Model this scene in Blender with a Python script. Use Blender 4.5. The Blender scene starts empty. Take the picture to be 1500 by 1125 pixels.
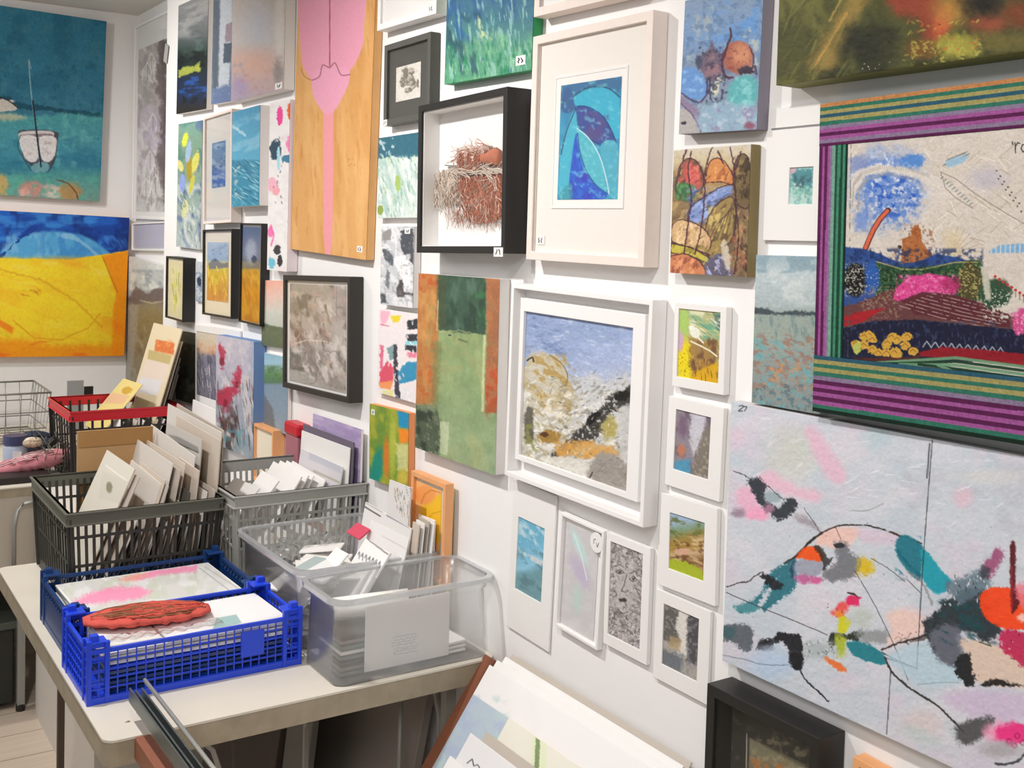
import bpy, bmesh, math, random
import numpy as np
from mathutils import Matrix, Vector

# ------------------------------------------------------------------ camera geometry
YAW, PITCH, ROLL, CY, F = -0.583858, 0.0513113, 0.0303308, 424.743, 1625.0
CAM = np.array([4.8, -1.173, 1.55])
def _rot(y, p, r):
    cy, sy, cp, sp, cr, sr = math.cos(y), math.sin(y), math.cos(p), math.sin(p), math.cos(r), math.sin(r)
    Ry = np.array([[cy, 0, sy], [0, 1, 0], [-sy, 0, cy]]); Rx = np.array([[1, 0, 0], [0, cp, -sp], [0, sp, cp]])
    Rz = np.array([[cr, -sr, 0], [sr, cr, 0], [0, 0, 1]])
    return Rz @ Rx @ Ry
RM = _rot(YAW, PITCH, ROLL)
def ray(px, py):
    d = RM.T @ np.array([(px - 750) / F, (py - CY) / F, 1.]); return np.array([-d[2], d[0], -d[1]])
def onY(px, py, Y): d = ray(px, py); return CAM + d * ((Y - CAM[1]) / d[1])
def onX(px, py, X): d = ray(px, py); return CAM + d * ((X - CAM[0]) / d[0])
def onZ(px, py, Z): d = ray(px, py); return CAM + d * ((Z - CAM[2]) / d[2])
def proj(P):                       # P (N,3) -> photo pixels
    v = np.asarray(P) - CAM; w = np.stack([v[:, 1], -v[:, 2], -v[:, 0]], 1) @ RM.T
    return 750 + F * w[:, 0] / w[:, 2], CY + F * w[:, 1] / w[:, 2]

COL = bpy.context.scene.collection
def s2l(c): c = np.asarray(c, float); return np.where(c <= .04045, c / 12.92, ((c + .055) / 1.055) ** 2.4)
def hx(h):
    if not isinstance(h, str): return np.array(h, float) / (255. if max(h) > 1 else 1.)
    return np.array([int(h[i:i + 2], 16) for i in (0, 2, 4)]) / 255.

# ------------------------------------------------------------------ materials
MATS = {}
def mat(name, color, rough=.5, metal=0, bump=0, bscale=200, spec=.5, mott=0, mscale=20, trans=0):
    if name in MATS: return MATS[name]
    m = bpy.data.materials.new(name); m.use_nodes = True; nt = m.node_tree; b = nt.nodes['Principled BSDF']
    c = list(s2l(hx(color))) + [1]
    b.inputs['Base Color'].default_value = c; b.inputs['Roughness'].default_value = rough
    b.inputs['Metallic'].default_value = metal; b.inputs['Specular IOR Level'].default_value = spec
    tc = nt.nodes.new('ShaderNodeTexCoord')
    if mott:
        n = nt.nodes.new('ShaderNodeTexNoise'); n.inputs['Scale'].default_value = mscale; n.inputs['Detail'].default_value = 6
        mx = nt.nodes.new('ShaderNodeMix'); mx.data_type = 'RGBA'
        mx.inputs[6].default_value = [v * (1 - mott) for v in c[:3]] + [1]; mx.inputs[7].default_value = [min(1, v * (1 + mott)) for v in c[:3]] + [1]
        nt.links.new(tc.outputs['Object'], n.inputs['Vector']); nt.links.new(n.outputs['Fac'], mx.inputs[0]); nt.links.new(mx.outputs[2], b.inputs['Base Color'])
    if bump:
        n = nt.nodes.new('ShaderNodeTexNoise'); n.inputs['Scale'].default_value = bscale
        bp = nt.nodes.new('ShaderNodeBump'); bp.inputs['Strength'].default_value = bump; bp.inputs['Distance'].default_value = .002
        nt.links.new(tc.outputs['Object'], n.inputs['Vector']); nt.links.new(n.outputs['Fac'], bp.inputs['Height']); nt.links.new(bp.outputs['Normal'], b.inputs['Normal'])
    MATS[name] = m; return m
def paint_mat(name, rough, bump, spec=.3):
    m = bpy.data.materials.new(name); m.use_nodes = True; nt = m.node_tree; b = nt.nodes['Principled BSDF']
    a = nt.nodes.new('ShaderNodeAttribute'); a.attribute_name = 'Col'
    nt.links.new(a.outputs['Color'], b.inputs['Base Color']); b.inputs['Roughness'].default_value = rough; b.inputs['Specular IOR Level'].default_value = spec
    if bump:
        tc = nt.nodes.new('ShaderNodeTexCoord'); n = nt.nodes.new('ShaderNodeTexNoise'); n.inputs['Scale'].default_value = 90; n.inputs['Detail'].default_value = 5
        bp = nt.nodes.new('ShaderNodeBump'); bp.inputs['Strength'].default_value = bump; bp.inputs['Distance'].default_value = .0012
        nt.links.new(tc.outputs['Object'], n.inputs['Vector']); nt.links.new(n.outputs['Fac'], bp.inputs['Height']); nt.links.new(bp.outputs['Normal'], b.inputs['Normal'])
    MATS[name] = m; return m
OIL = paint_mat('painted_canvas', .55, .10); IMP = paint_mat('thick_paint', .5, .35); PRINT = paint_mat('printed_paper', .65, 0); MATTE = paint_mat('matte_paint', .8, .15, .15)
def clear_mat(name, tint, diff, rough=.25, gl=.06, minop=0):
    m = bpy.data.materials.new(name); m.use_nodes = True; nt = m.node_tree; nt.nodes.clear()
    o = nt.nodes.new('ShaderNodeOutputMaterial'); t = nt.nodes.new('ShaderNodeBsdfTransparent'); t.inputs[0].default_value = list(s2l(hx(tint))) + [1]
    g = nt.nodes.new('ShaderNodeBsdfGlossy'); g.inputs['Roughness'].default_value = rough
    lw = nt.nodes.new('ShaderNodeLayerWeight'); pw = nt.nodes.new('ShaderNodeMath'); pw.operation = 'POWER'; pw.inputs[1].default_value = 5; nt.links.new(lw.outputs['Facing'], pw.inputs[0]); f = nt.nodes.new('ShaderNodeMath'); f.operation = 'ADD'; f.inputs[1].default_value = .04; nt.links.new(pw.outputs[0], f.inputs[0])
    d = nt.nodes.new('ShaderNodeBsdfDiffuse'); d.inputs[0].default_value = (.93, .935, .94, 1)
    tr = nt.nodes.new('ShaderNodeBsdfTranslucent'); tr.inputs[0].default_value = (.93, .935, .94, 1)
    m1 = nt.nodes.new('ShaderNodeMixShader'); m1.inputs[0].default_value = .5
    nt.links.new(d.outputs[0], m1.inputs[1]); nt.links.new(tr.outputs[0], m1.inputs[2])
    m2 = nt.nodes.new('ShaderNodeMixShader'); m2.inputs[0].default_value = diff
    nt.links.new(t.outputs[0], m2.inputs[1]); nt.links.new(m1.outputs[0], m2.inputs[2])
    m3 = nt.nodes.new('ShaderNodeMixShader'); mm = nt.nodes.new('ShaderNodeMath'); mm.operation = 'MULTIPLY'; mm.use_clamp = True; mm.inputs[1].default_value = gl / .04
    nt.links.new(f.outputs[0], mm.inputs[0]); nt.links.new(mm.outputs[0], m3.inputs[0])
    nt.links.new(m2.outputs[0], m3.inputs[1]); nt.links.new(g.outputs[0], m3.inputs[2]); nt.links.new(m3.outputs[0], o.inputs[0])
    MATS[name] = m; return m
GLASS = clear_mat('picture_glass', 'ffffff', 0, .04, .022); TOTE = clear_mat('clear_plastic', 'fdfdfd', .15, .28, .05)
CELLO = clear_mat('cellophane', 'fbfbfb', .10, .12, .09)
WHITE = mat('white_paint', 'f0eeec', .45); WALLM = mat('white_wall', 'f1efed', .75, bump=.15, bscale=60, mott=.015, mscale=3)
CEIL = mat('ceiling_paint', 'dcd8d2', .9); PALEWOOD = mat('pale_wood', 'ecdfd6', .6, mott=.05, mscale=60)
BLACK = mat('black_paint', '1e1d1b', .45); CHAR = mat('charcoal_frame', '54544f', .5, mott=.1, mscale=40); BLK2 = mat('black_stain', '2b2723', .5)
PLY = mat('plywood', 'd9a669', .55, mott=.12, mscale=25); ORWOOD = mat('orange_wood', 'ecab74', .5, mott=.08, mscale=40)
PAPER = mat('white_paper', 'eceae7', .6); CREAM = mat('cream_paper', 'e9dfca', .6); CANV = mat('raw_canvas', 'eae6e2', .8)
STEEL = mat('grey_steel', '8f9594', .35, .7); ALU = mat('pale_metal', 'b9b9b2', .4, .5)

# ------------------------------------------------------------------ objects
def tag(o, label=None, cat=None, group=None, kind=None):
    if label: o['label'] = label
    if cat: o['category'] = cat
    if group: o['group'] = group
    if kind: o['kind'] = kind
    return o
def empty(name, loc=(0, 0, 0), rot=(0, 0, 0)):
    o = bpy.data.objects.new(name, None); COL.objects.link(o); o.location = loc; o.rotation_euler = rot
    o.empty_display_size = .05; return o
class MB:
    def __init__(s): s.v = []; s.f = []
    def add(s, vs, fs):
        n = len(s.v); s.v += [tuple(map(float, v)) for v in vs]; s.f += [tuple(i + n for i in f) for f in fs]; return s
    def box(s, x0, x1, y0, y1, z0, z1):
        return s.add([(x, y, z) for z in (z0, z1) for y in (y0, y1) for x in (x0, x1)],
                     [(0, 2, 3, 1), (4, 5, 7, 6), (0, 1, 5, 4), (2, 6, 7, 3), (0, 4, 6, 2), (1, 3, 7, 5)])
    def hexa(s, b, t):        # bottom 4 and top 4 points, same order
        return s.add(list(b) + list(t), [(3, 2, 1, 0), (4, 5, 6, 7), (0, 1, 5, 4), (1, 2, 6, 5), (2, 3, 7, 6), (3, 0, 4, 7)])
    def bar(s, p, q, w, h=None, up=(0, 0, 1)):
        h = h or w; p = Vector(p); q = Vector(q); d = (q - p).normalized(); u = Vector(up)
        if abs(d.dot(u)) > .97: u = Vector((1, 0, 0))
        a = d.cross(u).normalized() * w / 2; b = a.normalized().cross(d) * h / 2
        return s.hexa([p - a - b, p + a - b, p + a + b, p - a + b], [q - a - b, q + a - b, q + a + b, q - a + b])
    def tube(s, pts, r, n=8):
        pts = [Vector(p) for p in pts]; rings = []
        for i, p in enumerate(pts):
            d = (pts[min(i + 1, len(pts) - 1)] - pts[max(i - 1, 0)]).normalized()
            u = Vector((0, 0, 1)) if abs(d.z) < .9 else Vector((0, 1, 0))
            a = d.cross(u).normalized(); b = a.cross(d)
            rr = r[i] if isinstance(r, (list, tuple)) else r
            rings.append([p + (a * math.cos(t) + b * math.sin(t)) * rr for t in [2 * math.pi * k / n for k in range(n)]])
        vs = [v for g in rings for v in g]; fs = []
        for i in range(len(pts) - 1):
            for k in range(n): fs.append((i * n + k, i * n + (k + 1) % n, (i + 1) * n + (k + 1) % n, (i + 1) * n + k))
        fs += [tuple(range(n - 1, -1, -1)), tuple(range((len(pts) - 1) * n, len(pts) * n))]
        return s.add(vs, fs)
    def build(s, name, m, parent=None, bevel=0, smooth=False, loc=None):
        me = bpy.data.meshes.new(name); me.from_pydata(s.v, [], s.f); me.validate(); me.update()
        bm = bmesh.new(); bm.from_mesh(me); bmesh.ops.recalc_face_normals(bm, faces=bm.faces); bm.to_mesh(me); bm.free()
        o = bpy.data.objects.new(name, me); COL.objects.link(o); me.materials.append(m)
        if parent: o.parent = parent
        if loc is not None: o.location = loc
        if bevel:
            b = o.modifiers.new('bevel', 'BEVEL'); b.width = bevel; b.segments = 2; b.limit_method = 'ANGLE'
        if smooth:
            for p in me.polygons: p.use_smooth = True
        return o

# ------------------------------------------------------------------ painter: pigments laid on a grid of vertices
def _h(ix, iy, seed):
    n = (ix.astype(np.uint32) * np.uint32(374761393) + iy.astype(np.uint32) * np.uint32(668265263) + np.uint32((seed * 2246822 + 77) & 0xffffffff)) & np.uint32(0xffffffff)
    n = (n ^ (n >> np.uint32(13))) * np.uint32(1274126177); n = n ^ (n >> np.uint32(16))
    return (n & np.uint32(0xffff)).astype(np.float32) / 65535.
def vn(x, y, seed):
    x0 = np.floor(x); y0 = np.floor(y); fx = x - x0; fy = y - y0; fx = fx * fx * (3 - 2 * fx); fy = fy * fy * (3 - 2 * fy)
    ix = x0.astype(np.int64); iy = y0.astype(np.int64)
    a = _h(ix, iy, seed); b = _h(ix + 1, iy, seed); c = _h(ix, iy + 1, seed); d = _h(ix + 1, iy + 1, seed)
    return (a + (b - a) * fx) * (1 - fy) + (c + (d - c) * fx) * fy
def ss(a, b, x): t = np.clip((x - a) / (b - a + 1e-9), 0, 1); return t * t * (3 - 2 * t)
def catmull(pts, closed, k=5):
    n = len(pts); out = []
    if n < 3: return pts
    for i in range(n if closed else n - 1):
        p0, p1, p2, p3 = [pts[(i + j) % n] if closed else pts[min(max(i + j, 0), n - 1)] for j in (-1, 0, 1, 2)]
        for m in range(k):
            t = m / k; out.append(tuple(.5 * (2 * p1[c] + (p2[c] - p0[c]) * t + (2 * p0[c] - 5 * p1[c] + 4 * p2[c] - p3[c]) * t * t + (3 * p1[c] - p0[c] - 3 * p2[c] + p3[c]) * t ** 3) for c in (0, 1)))
    return out if closed else out + [pts[-1]]
class P:
    smooth = False
    def __init__(s, X, Y, seed=1):
        s.X = X.astype(np.float32); s.Y = Y.astype(np.float32); s.C = np.ones(X.shape + (3,), np.float32) * .9; s.sd = seed; s.rs = np.random.RandomState(seed)
    def n(s, sc, ang=0, st=1, o=3):
        s.sd += 1; a = math.radians(ang); c, q = math.cos(a), math.sin(a)
        u = (s.X * c + s.Y * q) / (sc * st); v = (-s.X * q + s.Y * c) / sc; t = 0; w = 0; amp = 1
        for k in range(o): t = t + amp * vn(u + 100 * k, v + 57 * k, s.sd * 13 + k); w += amp; amp *= .55; u = u * 2; v = v * 2
        return t / w
    def mix(s, m, c): s.C += (hx(c).astype(np.float32) - s.C) * m[..., None]; return s
    def fill(s, c): s.C[:] = hx(c); return s
    def grad(s, stops, ang=90, jit=0, jsc=15):
        a = math.radians(ang); t = (s.X - float(s.X.mean())) * math.cos(a) + s.Y * math.sin(a)
        if jit: t = t + (s.n(jsc) - .5) * 2 * jit
        xs = [q[0] for q in stops]; cs = np.array([hx(q[1]) for q in stops])
        for k in range(3): s.C[..., k] = np.interp(t, xs, cs[:, k])
        return s
    def mott(s, c, sc, lo=.5, hi=.6, a=1, ang=0, st=1, reg=None):
        c0 = (lo + hi) / 2; hw = (hi - lo) / 2 * 1.7; m = ss(c0 - hw, c0 + hw, s.n(sc, ang, st)) * a
        if reg is not None: m = m * (1 - ss(.65, 1.15, np.hypot((s.X - reg[0]) / reg[2], (s.Y - reg[1]) / reg[3]))) if len(reg) == 5 else m * s.box(*reg, soft=6 if min(reg[2] - reg[0], reg[3] - reg[1]) > 40 else 2.5)
        return s.mix(m, c)
    def box(s, x0, y0, x1, y1, soft=2): return ss(x0 - soft, x0 + soft, s.X) * (1 - ss(x1 - soft, x1 + soft, s.X)) * ss(y0 - soft, y0 + soft, s.Y) * (1 - ss(y1 - soft, y1 + soft, s.Y))
    def tex(s, amp=.04, sc=3, ang=0, st=1): s.C *= (1 + (s.n(sc, ang, st) - .5) * 2 * amp)[..., None]; return s
    def blob(s, x, y, rx, ry, c, ang=0, soft=.15, rough=.15, a=1, rsc=None):
        g = math.radians(ang); dx = s.X - x; dy = s.Y - y; u = (dx * math.cos(g) + dy * math.sin(g)) / rx; v = (-dx * math.sin(g) + dy * math.cos(g)) / ry
        d = np.sqrt(u * u + v * v)
        if rough: d = d + (s.n(rsc or max(2, min(rx, ry) * .5)) - .5) * 2 * rough
        return s.mix((1 - ss(1 - soft, 1 + soft, d)) * a, c)
    def sdf(s, pts, x, y, closed=True):
        if s.smooth: pts = catmull(pts, closed, 4)
        n = len(pts); d = np.full(x.shape, 1e9, np.float32); ins = np.zeros(x.shape, bool)
        for i in range(n if closed else n - 1):
            (ax, ay), (bx, by) = pts[i], pts[(i + 1) % n]; ex, ey = bx - ax, by - ay; L = ex * ex + ey * ey + 1e-9
            t = np.clip(((x - ax) * ex + (y - ay) * ey) / L, 0, 1); d = np.minimum(d, np.hypot(x - ax - t * ex, y - ay - t * ey))
            if closed and ay != by: ins ^= ((ay > y) != (by > y)) & (x < ex * (y - ay) / ey + ax)
        return np.where(ins, -d, d) if closed else d
    def poly(s, pts, c, soft=.7, rough=0, a=1, rsc=5):
        x, y = s.X, s.Y
        if rough: x = x + (s.n(rsc) - .5) * 2 * rough; y = y + (s.n(rsc) - .5) * 2 * rough
        d = s.sdf(pts, x, y)
        if rough: d = d + (s.n(2.2) - .5) * min(rough, 4) * 2.2; soft = soft + .3
        return s.mix((1 - ss(-soft, soft, d)) * a * (.9 + .1 * s.n(3) if rough else 1), c)
    def line(s, pts, c, w=1.2, a=1, rough=0, rsc=4, br=0):
        x, y = s.X, s.Y
        if rough: x = x + (s.n(rsc) - .5) * 2 * rough; y = y + (s.n(rsc) - .5) * 2 * rough
        m = (1 - ss(w * .5 - .4, w * .5 + .6, s.sdf(pts, x, y, False))) * a
        if br: m = m * ss(br, br + .15, s.n(4))
        return s.mix(m, c)
    def dabs(s, n, reg, cols, L=8, W=2, ang=0, ja=30, a=.8):
        x0, y0, x1, y1 = reg; r = s.rs
        for k in range(n):
            x = r.uniform(x0, x1); y = r.uniform(y0, y1); g = math.radians(ang + r.uniform(-ja, ja)); l = L * r.uniform(.5, 1.3); w = W * r.uniform(.6, 1.3)
            R = l + w + 2; sel = (np.abs(s.X - x) < R) & (np.abs(s.Y - y) < R)
            if not sel.any(): continue
            dx = s.X[sel] - x; dy = s.Y[sel] - y; u = dx * math.cos(g) + dy * math.sin(g); v = -dx * math.sin(g) + dy * math.cos(g)
            d = np.sqrt((u / l * 2) ** 2 + (v / w * 2) ** 2); m = (1 - ss(.7, 1.15, d)) * a
            c = hx(cols[r.randint(len(cols))]) * (1 + r.uniform(-.05, .05)); s.C[sel] += (c - s.C[sel]) * m[:, None]
        return s
    def vign(s): return s
def grid_obj(name, W, H, y, paint, root, m=OIL, cx=0, cz=0, seed=1, dens=1.0, relief=0, gain=1.0):
    """A W x H metre painted sheet at local y, facing -y, pigments computed where each point is seen in the reference."""
    bpy.context.view_layer.update(); Mw = np.array(root.matrix_world)
    c4 = np.array([[cx + sx * W / 2, y, cz + sz * H / 2, 1] for sx, sz in ((-1, 1), (1, 1), (1, -1), (-1, -1))])
    px, py = proj((c4 @ Mw.T)[:, :3])
    nw = int(np.clip(max(math.hypot(px[1] - px[0], py[1] - py[0]), math.hypot(px[2] - px[3], py[2] - py[3])) * dens, 4, 520)) + 1
    nh = int(np.clip(max(math.hypot(px[3] - px[0], py[3] - py[0]), math.hypot(px[2] - px[1], py[2] - py[1])) * dens, 4, 520)) + 1
    xs = np.linspace(cx - W / 2, cx + W / 2, nw); zs = np.linspace(cz + H / 2, cz - H / 2, nh)
    gx, gz = np.meshgrid(xs, zs); L = np.stack([gx.ravel(), np.full(gx.size, y), gz.ravel()], 1)
    w = L @ Mw[:3, :3].T + Mw[:3, 3]; X, Y = proj(w)
    p = P(X.reshape(nh, nw), Y.reshape(nh, nw), seed); paint(p); C = np.clip(p.C, 0, 1)
    if relief:
        k = ((C.mean(2) - .5) * .3 + (p.n(6) - .5) * .25) * relief
        k[0] = k[-1] = 0; k[:, 0] = 0; k[:, -1] = 0; L[:, 1] -= np.abs(k).ravel()
    idx = np.arange(nw * nh).reshape(nh, nw); q = np.stack([idx[:-1, :-1], idx[1:, :-1], idx[1:, 1:], idx[:-1, 1:]], -1).reshape(-1, 4)
    me = bpy.data.meshes.new(name); me.vertices.add(len(L)); me.vertices.foreach_set('co', L.astype(np.float32).ravel())
    me.loops.add(q.size); me.loops.foreach_set('vertex_index', q.astype(np.int32).ravel())
    me.polygons.add(len(q)); me.polygons.foreach_set('loop_start', np.arange(0, q.size, 4, dtype=np.int32)); me.update(calc_edges=True)
    ca = me.color_attributes.new('Col', 'FLOAT_COLOR', 'POINT'); rgba = np.ones((len(L), 4), np.float32); rgba[:, :3] = np.clip(s2l(C.reshape(-1, 3)) * gain, 0, .95)
    ca.data.foreach_set('color', rgba.ravel()); me.materials.append(m)
    o = bpy.data.objects.new(name, me); COL.objects.link(o); o.parent = root; return o

# ------------------------------------------------------------------ pictures
def depth_from(f, s):
    a, b = 0, .15
    for i in range(40):
        m = (a + b) / 2
        if onY(*f, -m)[0] > onY(*s, 0)[0]: b = m
        else: a = m
    return m
def loc2(q, plane, side='R'):
    out = []
    for p in q:
        if side == 'R': w = onY(p[0], p[1], plane); out.append((w[0], w[2]))
        else: w = onX(p[0], p[1], plane); out.append((w[1], w[2]))
    return np.array(out)
def fitrect(q):
    c = q.mean(0); tl, tr, br, bl = q; e1 = (tr - tl + br - bl) / 2; e2 = (tl - bl + tr - br) / 2
    a = (math.atan2(e1[1], e1[0]) + math.atan2(-e2[0], e2[1])) / 2
    return c, np.hypot(*e1), np.hypot(*e2), a
def ring(mb, W, H, b, y0, y1, cx=0, cz=0, iw=None, ih=None, icx=None, icz=None):
    """mitred rectangular ring, outer W x H; inner given by bar b or explicit opening; between local y0 (back) and y1 (front)"""
    iw = iw if iw else W - 2 * b; ih = ih if ih else H - 2 * b; icx = cx if icx is None else icx; icz = cz if icz is None else icz
    O = [(cx - W / 2, cz - H / 2), (cx + W / 2, cz - H / 2), (cx + W / 2, cz + H / 2), (cx - W / 2, cz + H / 2)]
    I = [(icx - iw / 2, icz - ih / 2), (icx + iw / 2, icz - ih / 2), (icx + iw / 2, icz + ih / 2), (icx - iw / 2, icz + ih / 2)]
    v = [(x, y0, z) for x, z in O] + [(x, y0, z) for x, z in I] + [(x, y1, z) for x, z in O] + [(x, y1, z) for x, z in I]; f = []
    for k in range(4):
        j = (k + 1) % 4
        f += [(k, j, 4 + j, 4 + k), (8 + k, 12 + k, 12 + j, 8 + j), (k, 8 + k, 8 + j, j), (4 + k, 4 + j, 12 + j, 12 + k)]
    return mb.add(v, f)
def picture(name, label, corners, depth, cat='painting', plane=0, side='R', rotmax=2.5, back=.0015):
    """corners = photo px of the front face TL,TR,BR,BL. Returns (root, W, H, conv) with conv(quad, y) -> local rect."""
    pf = plane - depth if side == 'R' else plane + depth
    c, W, H, a = fitrect(loc2(corners, pf, side)); a = max(-math.radians(rotmax), min(math.radians(rotmax), a))
    if side == 'R': r = empty(name, (c[0], plane - back, c[1]), (0, -a, 0))
    else: r = empty(name, (plane + back, c[0], c[1]), (0, -a, math.pi / 2)); 
    tag(r, label, cat)
    def conv(q, y):
        p2 = loc2(q, plane + y if side == 'R' else plane - y, side); d = p2 - c; ca, sa = math.cos(-a), math.sin(-a)
        l = np.stack([d[:, 0] * ca - d[:, 1] * sa, d[:, 0] * sa + d[:, 1] * ca], 1); cc, w, h, _ = fitrect(l); return cc[0], cc[1], w, h
    return r, W, H, conv
def canvas(name, label, corners, depth, art, edge=CANV, m=OIL, plane=0, side='R', seed=1, relief=0, dens=1.0, extra=None, gain=1., cat='painting'):
    r, W, H, cv = picture(name, label, corners, depth, cat, plane, side)
    mb = MB(); mb.box(-W / 2, W / 2, -depth + .001, 0, -H / 2, H / 2); mb.build('canvas_edge', edge, r, bevel=.0012)
    grid_obj('painted_face', W, H, -depth, art, r, m, seed=seed, relief=relief, dens=dens, gain=gain)
    if extra: extra(r, cv, depth)
    return r
def price(r, cv, y, q, seed=5):
    cx, cz, w, h = cv(q, y); mb = MB().box(cx - w / 2, cx + w / 2, y - .0006, y - .0001, cz - h / 2, cz + h / 2)
    rs = random.Random(seed); o = mb.build('price_sticker', PAPER, r)
    g = MB()
    for k in range(2):
        x = cx - w * .2 + k * w * .35; z = cz
        pts = [(x + rs.uniform(-.12, .12) * w, y - .0009, z + (.28 - .18 * i) * h) for i in range(4)]
        for a_, b_ in zip(pts, pts[1:]): g.bar(a_, b_, w * .07, .0003, up=(0, 1, 0))
    g.build('written_number', BLACK, o)
def framed(name, label, corners, depth, bar, fm, opening=None, mount=None, arts=(), mm=None, glass=True, plane=0, side='R', recess=None, cat='framed picture', bevel=.001, extra=None, back_y=None):
    """mount: painter or material for board behind glass; arts: list of (quad px, painter, kwargs)."""
    r, W, H, cv = picture(name, label, corners, depth, cat, plane, side)
    y_b = back_y if back_y is not None else -max(.002, depth - (recess or .008))
    mb = MB(); ring(mb, W, H, bar, 0, -depth); mb.build('frame', fm, r, bevel=bevel)
    iw, ih = W - 2 * bar, H - 2 * bar; bk = MB().box(-iw / 2, iw / 2, y_b, -.0005, -ih / 2, ih / 2)
    board = bk.build('mount_board', mm or PAPER, r)
    if mount: grid_obj('picture', iw, ih, y_b - .0006, mount, r, PRINT, dens=.9)
    for k, a in enumerate(arts):
        q, pt = a[0], a[1]; kw = a[2] if len(a) > 2 else {}
        cx, cz, w, h = cv(q, y_b); yy = y_b - kw.get('dy', 0)
        if kw.get('win', 0):
            g = MB(); ring(g, w + .008, h + .008, .004, yy, yy - .0016, cx, cz); g.build('bevelled_window', PAPER, board)
        grid_obj('picture', w, h, yy - .0008, pt, r, kw.get('m', PRINT), cx=cx, cz=cz, seed=kw.get('seed', k + 3), relief=kw.get('relief', 0))
    if glass:
        g = MB().box(-iw / 2, iw / 2, -depth + .0045, -depth + .003, -ih / 2, ih / 2); g.build('glass_pane', GLASS, r)
    if extra: extra(r, cv, depth)
    return r
def mounted(name, label, corners, depth, quad, art, board=PAPER, plane=0, side='R', m=PRINT, seed=3, extra=None, cat='mounted print'):
    """print in a card mount, window cut into a thick white board"""
    r, W, H, cv = picture(name, label, corners, depth, cat, plane, side)
    cx, cz, w, h = cv(quad, -depth)
    g = MB(); ring(g, W, H, 0, 0, -depth, 0, 0, w, h, cx, cz); b = g.build('mount_board', board, r, bevel=.0006)
    grid_obj('picture', w + .002, h + .002, -depth + .0022, art, r, m, cx=cx, cz=cz, seed=seed)
    g = MB().box(-W / 2 + .001, W / 2 - .001, -.0012, -.0002, -H / 2 + .001, H / 2 - .001); g.build('backing_card', board, r)
    if extra: extra(r, cv, depth)
    return r
# ------------------------------------------------------------------ art on the left wall
def a_boat(p):
    p.smooth = True
    p.grad([(0, '3b7e98'), (120, '3a7b96'), (165, '3e7890'), (170, '4f9a9f'), (215, '4b93a3'), (240, '3a7f97'), (262, '5a9c96'), (300, '7d9a90')], jit=6)
    p.mott('2c667f', 30, .5, .62, .5, reg=(-200, -20, 160, 160)); p.mott('4b8796', 14, .55, .7, .45, reg=(-200, -20, 160, 160)); p.mott('265a72', 9, .6, .72, .4, reg=(-200, 90, 160, 165))
    p.poly([(-200, 130), (0, 140), (25, 150), (150, 166), (152, 172), (30, 160), (-200, 158)], '1d4454', rough=2, a=.7)
    p.mott('6fb5b0', 12, .55, .7, .5, reg=(30, 165, 152, 250)); p.mott('2f6f8c', 10, .55, .68, .5, 0, 2.5, reg=(-200, 200, 152, 262))
    p.poly([(-200, 148), (0, 146), (18, 152), (24, 158), (0, 164), (-200, 168)], 'd8cfc4', rough=1.5); p.line([(-10, 140), (10, 146), (25, 157)], '3a3230', 1.5)
    p.poly([(-200, 165), (-2, 166), (24, 168), (22, 176), (-200, 178)], 'cbbfa0', soft=3, rough=2, a=.8)
    for x, y, rx, ry, c in ((46, 276, 17, 12, 'c99083'), (36, 282, 9, 7, 'd9a79c'), (80, 282, 15, 10, 'd9cbbd'), (70, 276, 8, 6, 'c5a9a0'), (103, 281, 16, 14, 'b58b57'), (2, 272, 10, 16, 'c9a867'), (-40, 275, 26, 12, 'b59a74')):
        p.blob(x, y, rx, ry, c, soft=.4, rough=.3, a=.9)
    p.mott('58b09a', 8, .58, .7, .6, reg=(-200, 255, 152, 300)); p.line([(84, 264), (98, 268), (110, 280), (114, 292)], '6d4c3a', 2, .8, 1)
    p.poly([(27, 195), (30, 200), (33, 228), (45, 242), (62, 252), (78, 240), (85, 205), (80, 192), (35, 190)], '4d4a55', soft=1.2, rough=1)
    p.poly([(32, 193), (74, 192), (75, 201), (32, 202)], 'cfcac8'); p.poly([(34, 197), (73, 196), (73, 200), (34, 201)], '8b7c80')
    p.poly([(28, 201), (53, 201), (57, 228), (48, 238), (36, 230)], 'e0dcdb', rough=.8); p.poly([(58, 201), (82, 202), (81, 226), (70, 238), (60, 229)], 'e3dfde', rough=.8)
    p.mott('a68f90', 5, .55, .7, .5, reg=(36, 206, 52, 226)); p.mott('a68f90', 5, .55, .7, .5, reg=(62, 206, 76, 226))
    p.blob(60, 245, 14, 8, '6f9fa8', rough=.3); p.line([(45, 100), (42, 90), (47, 150), (54, 200), (58, 240)], 'a7c3c4', 1.3, .8); p.line([(48, 148), (55, 205), (60, 244)], '2a3a44', 2.4)
    p.line([(30, 198), (26, 215), (34, 232), (46, 250)], '2b3d46', 1, .8); p.line([(84, 205), (80, 235), (70, 252)], '2b3d46', 1, .8); p.tex(.09, 3)
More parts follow.
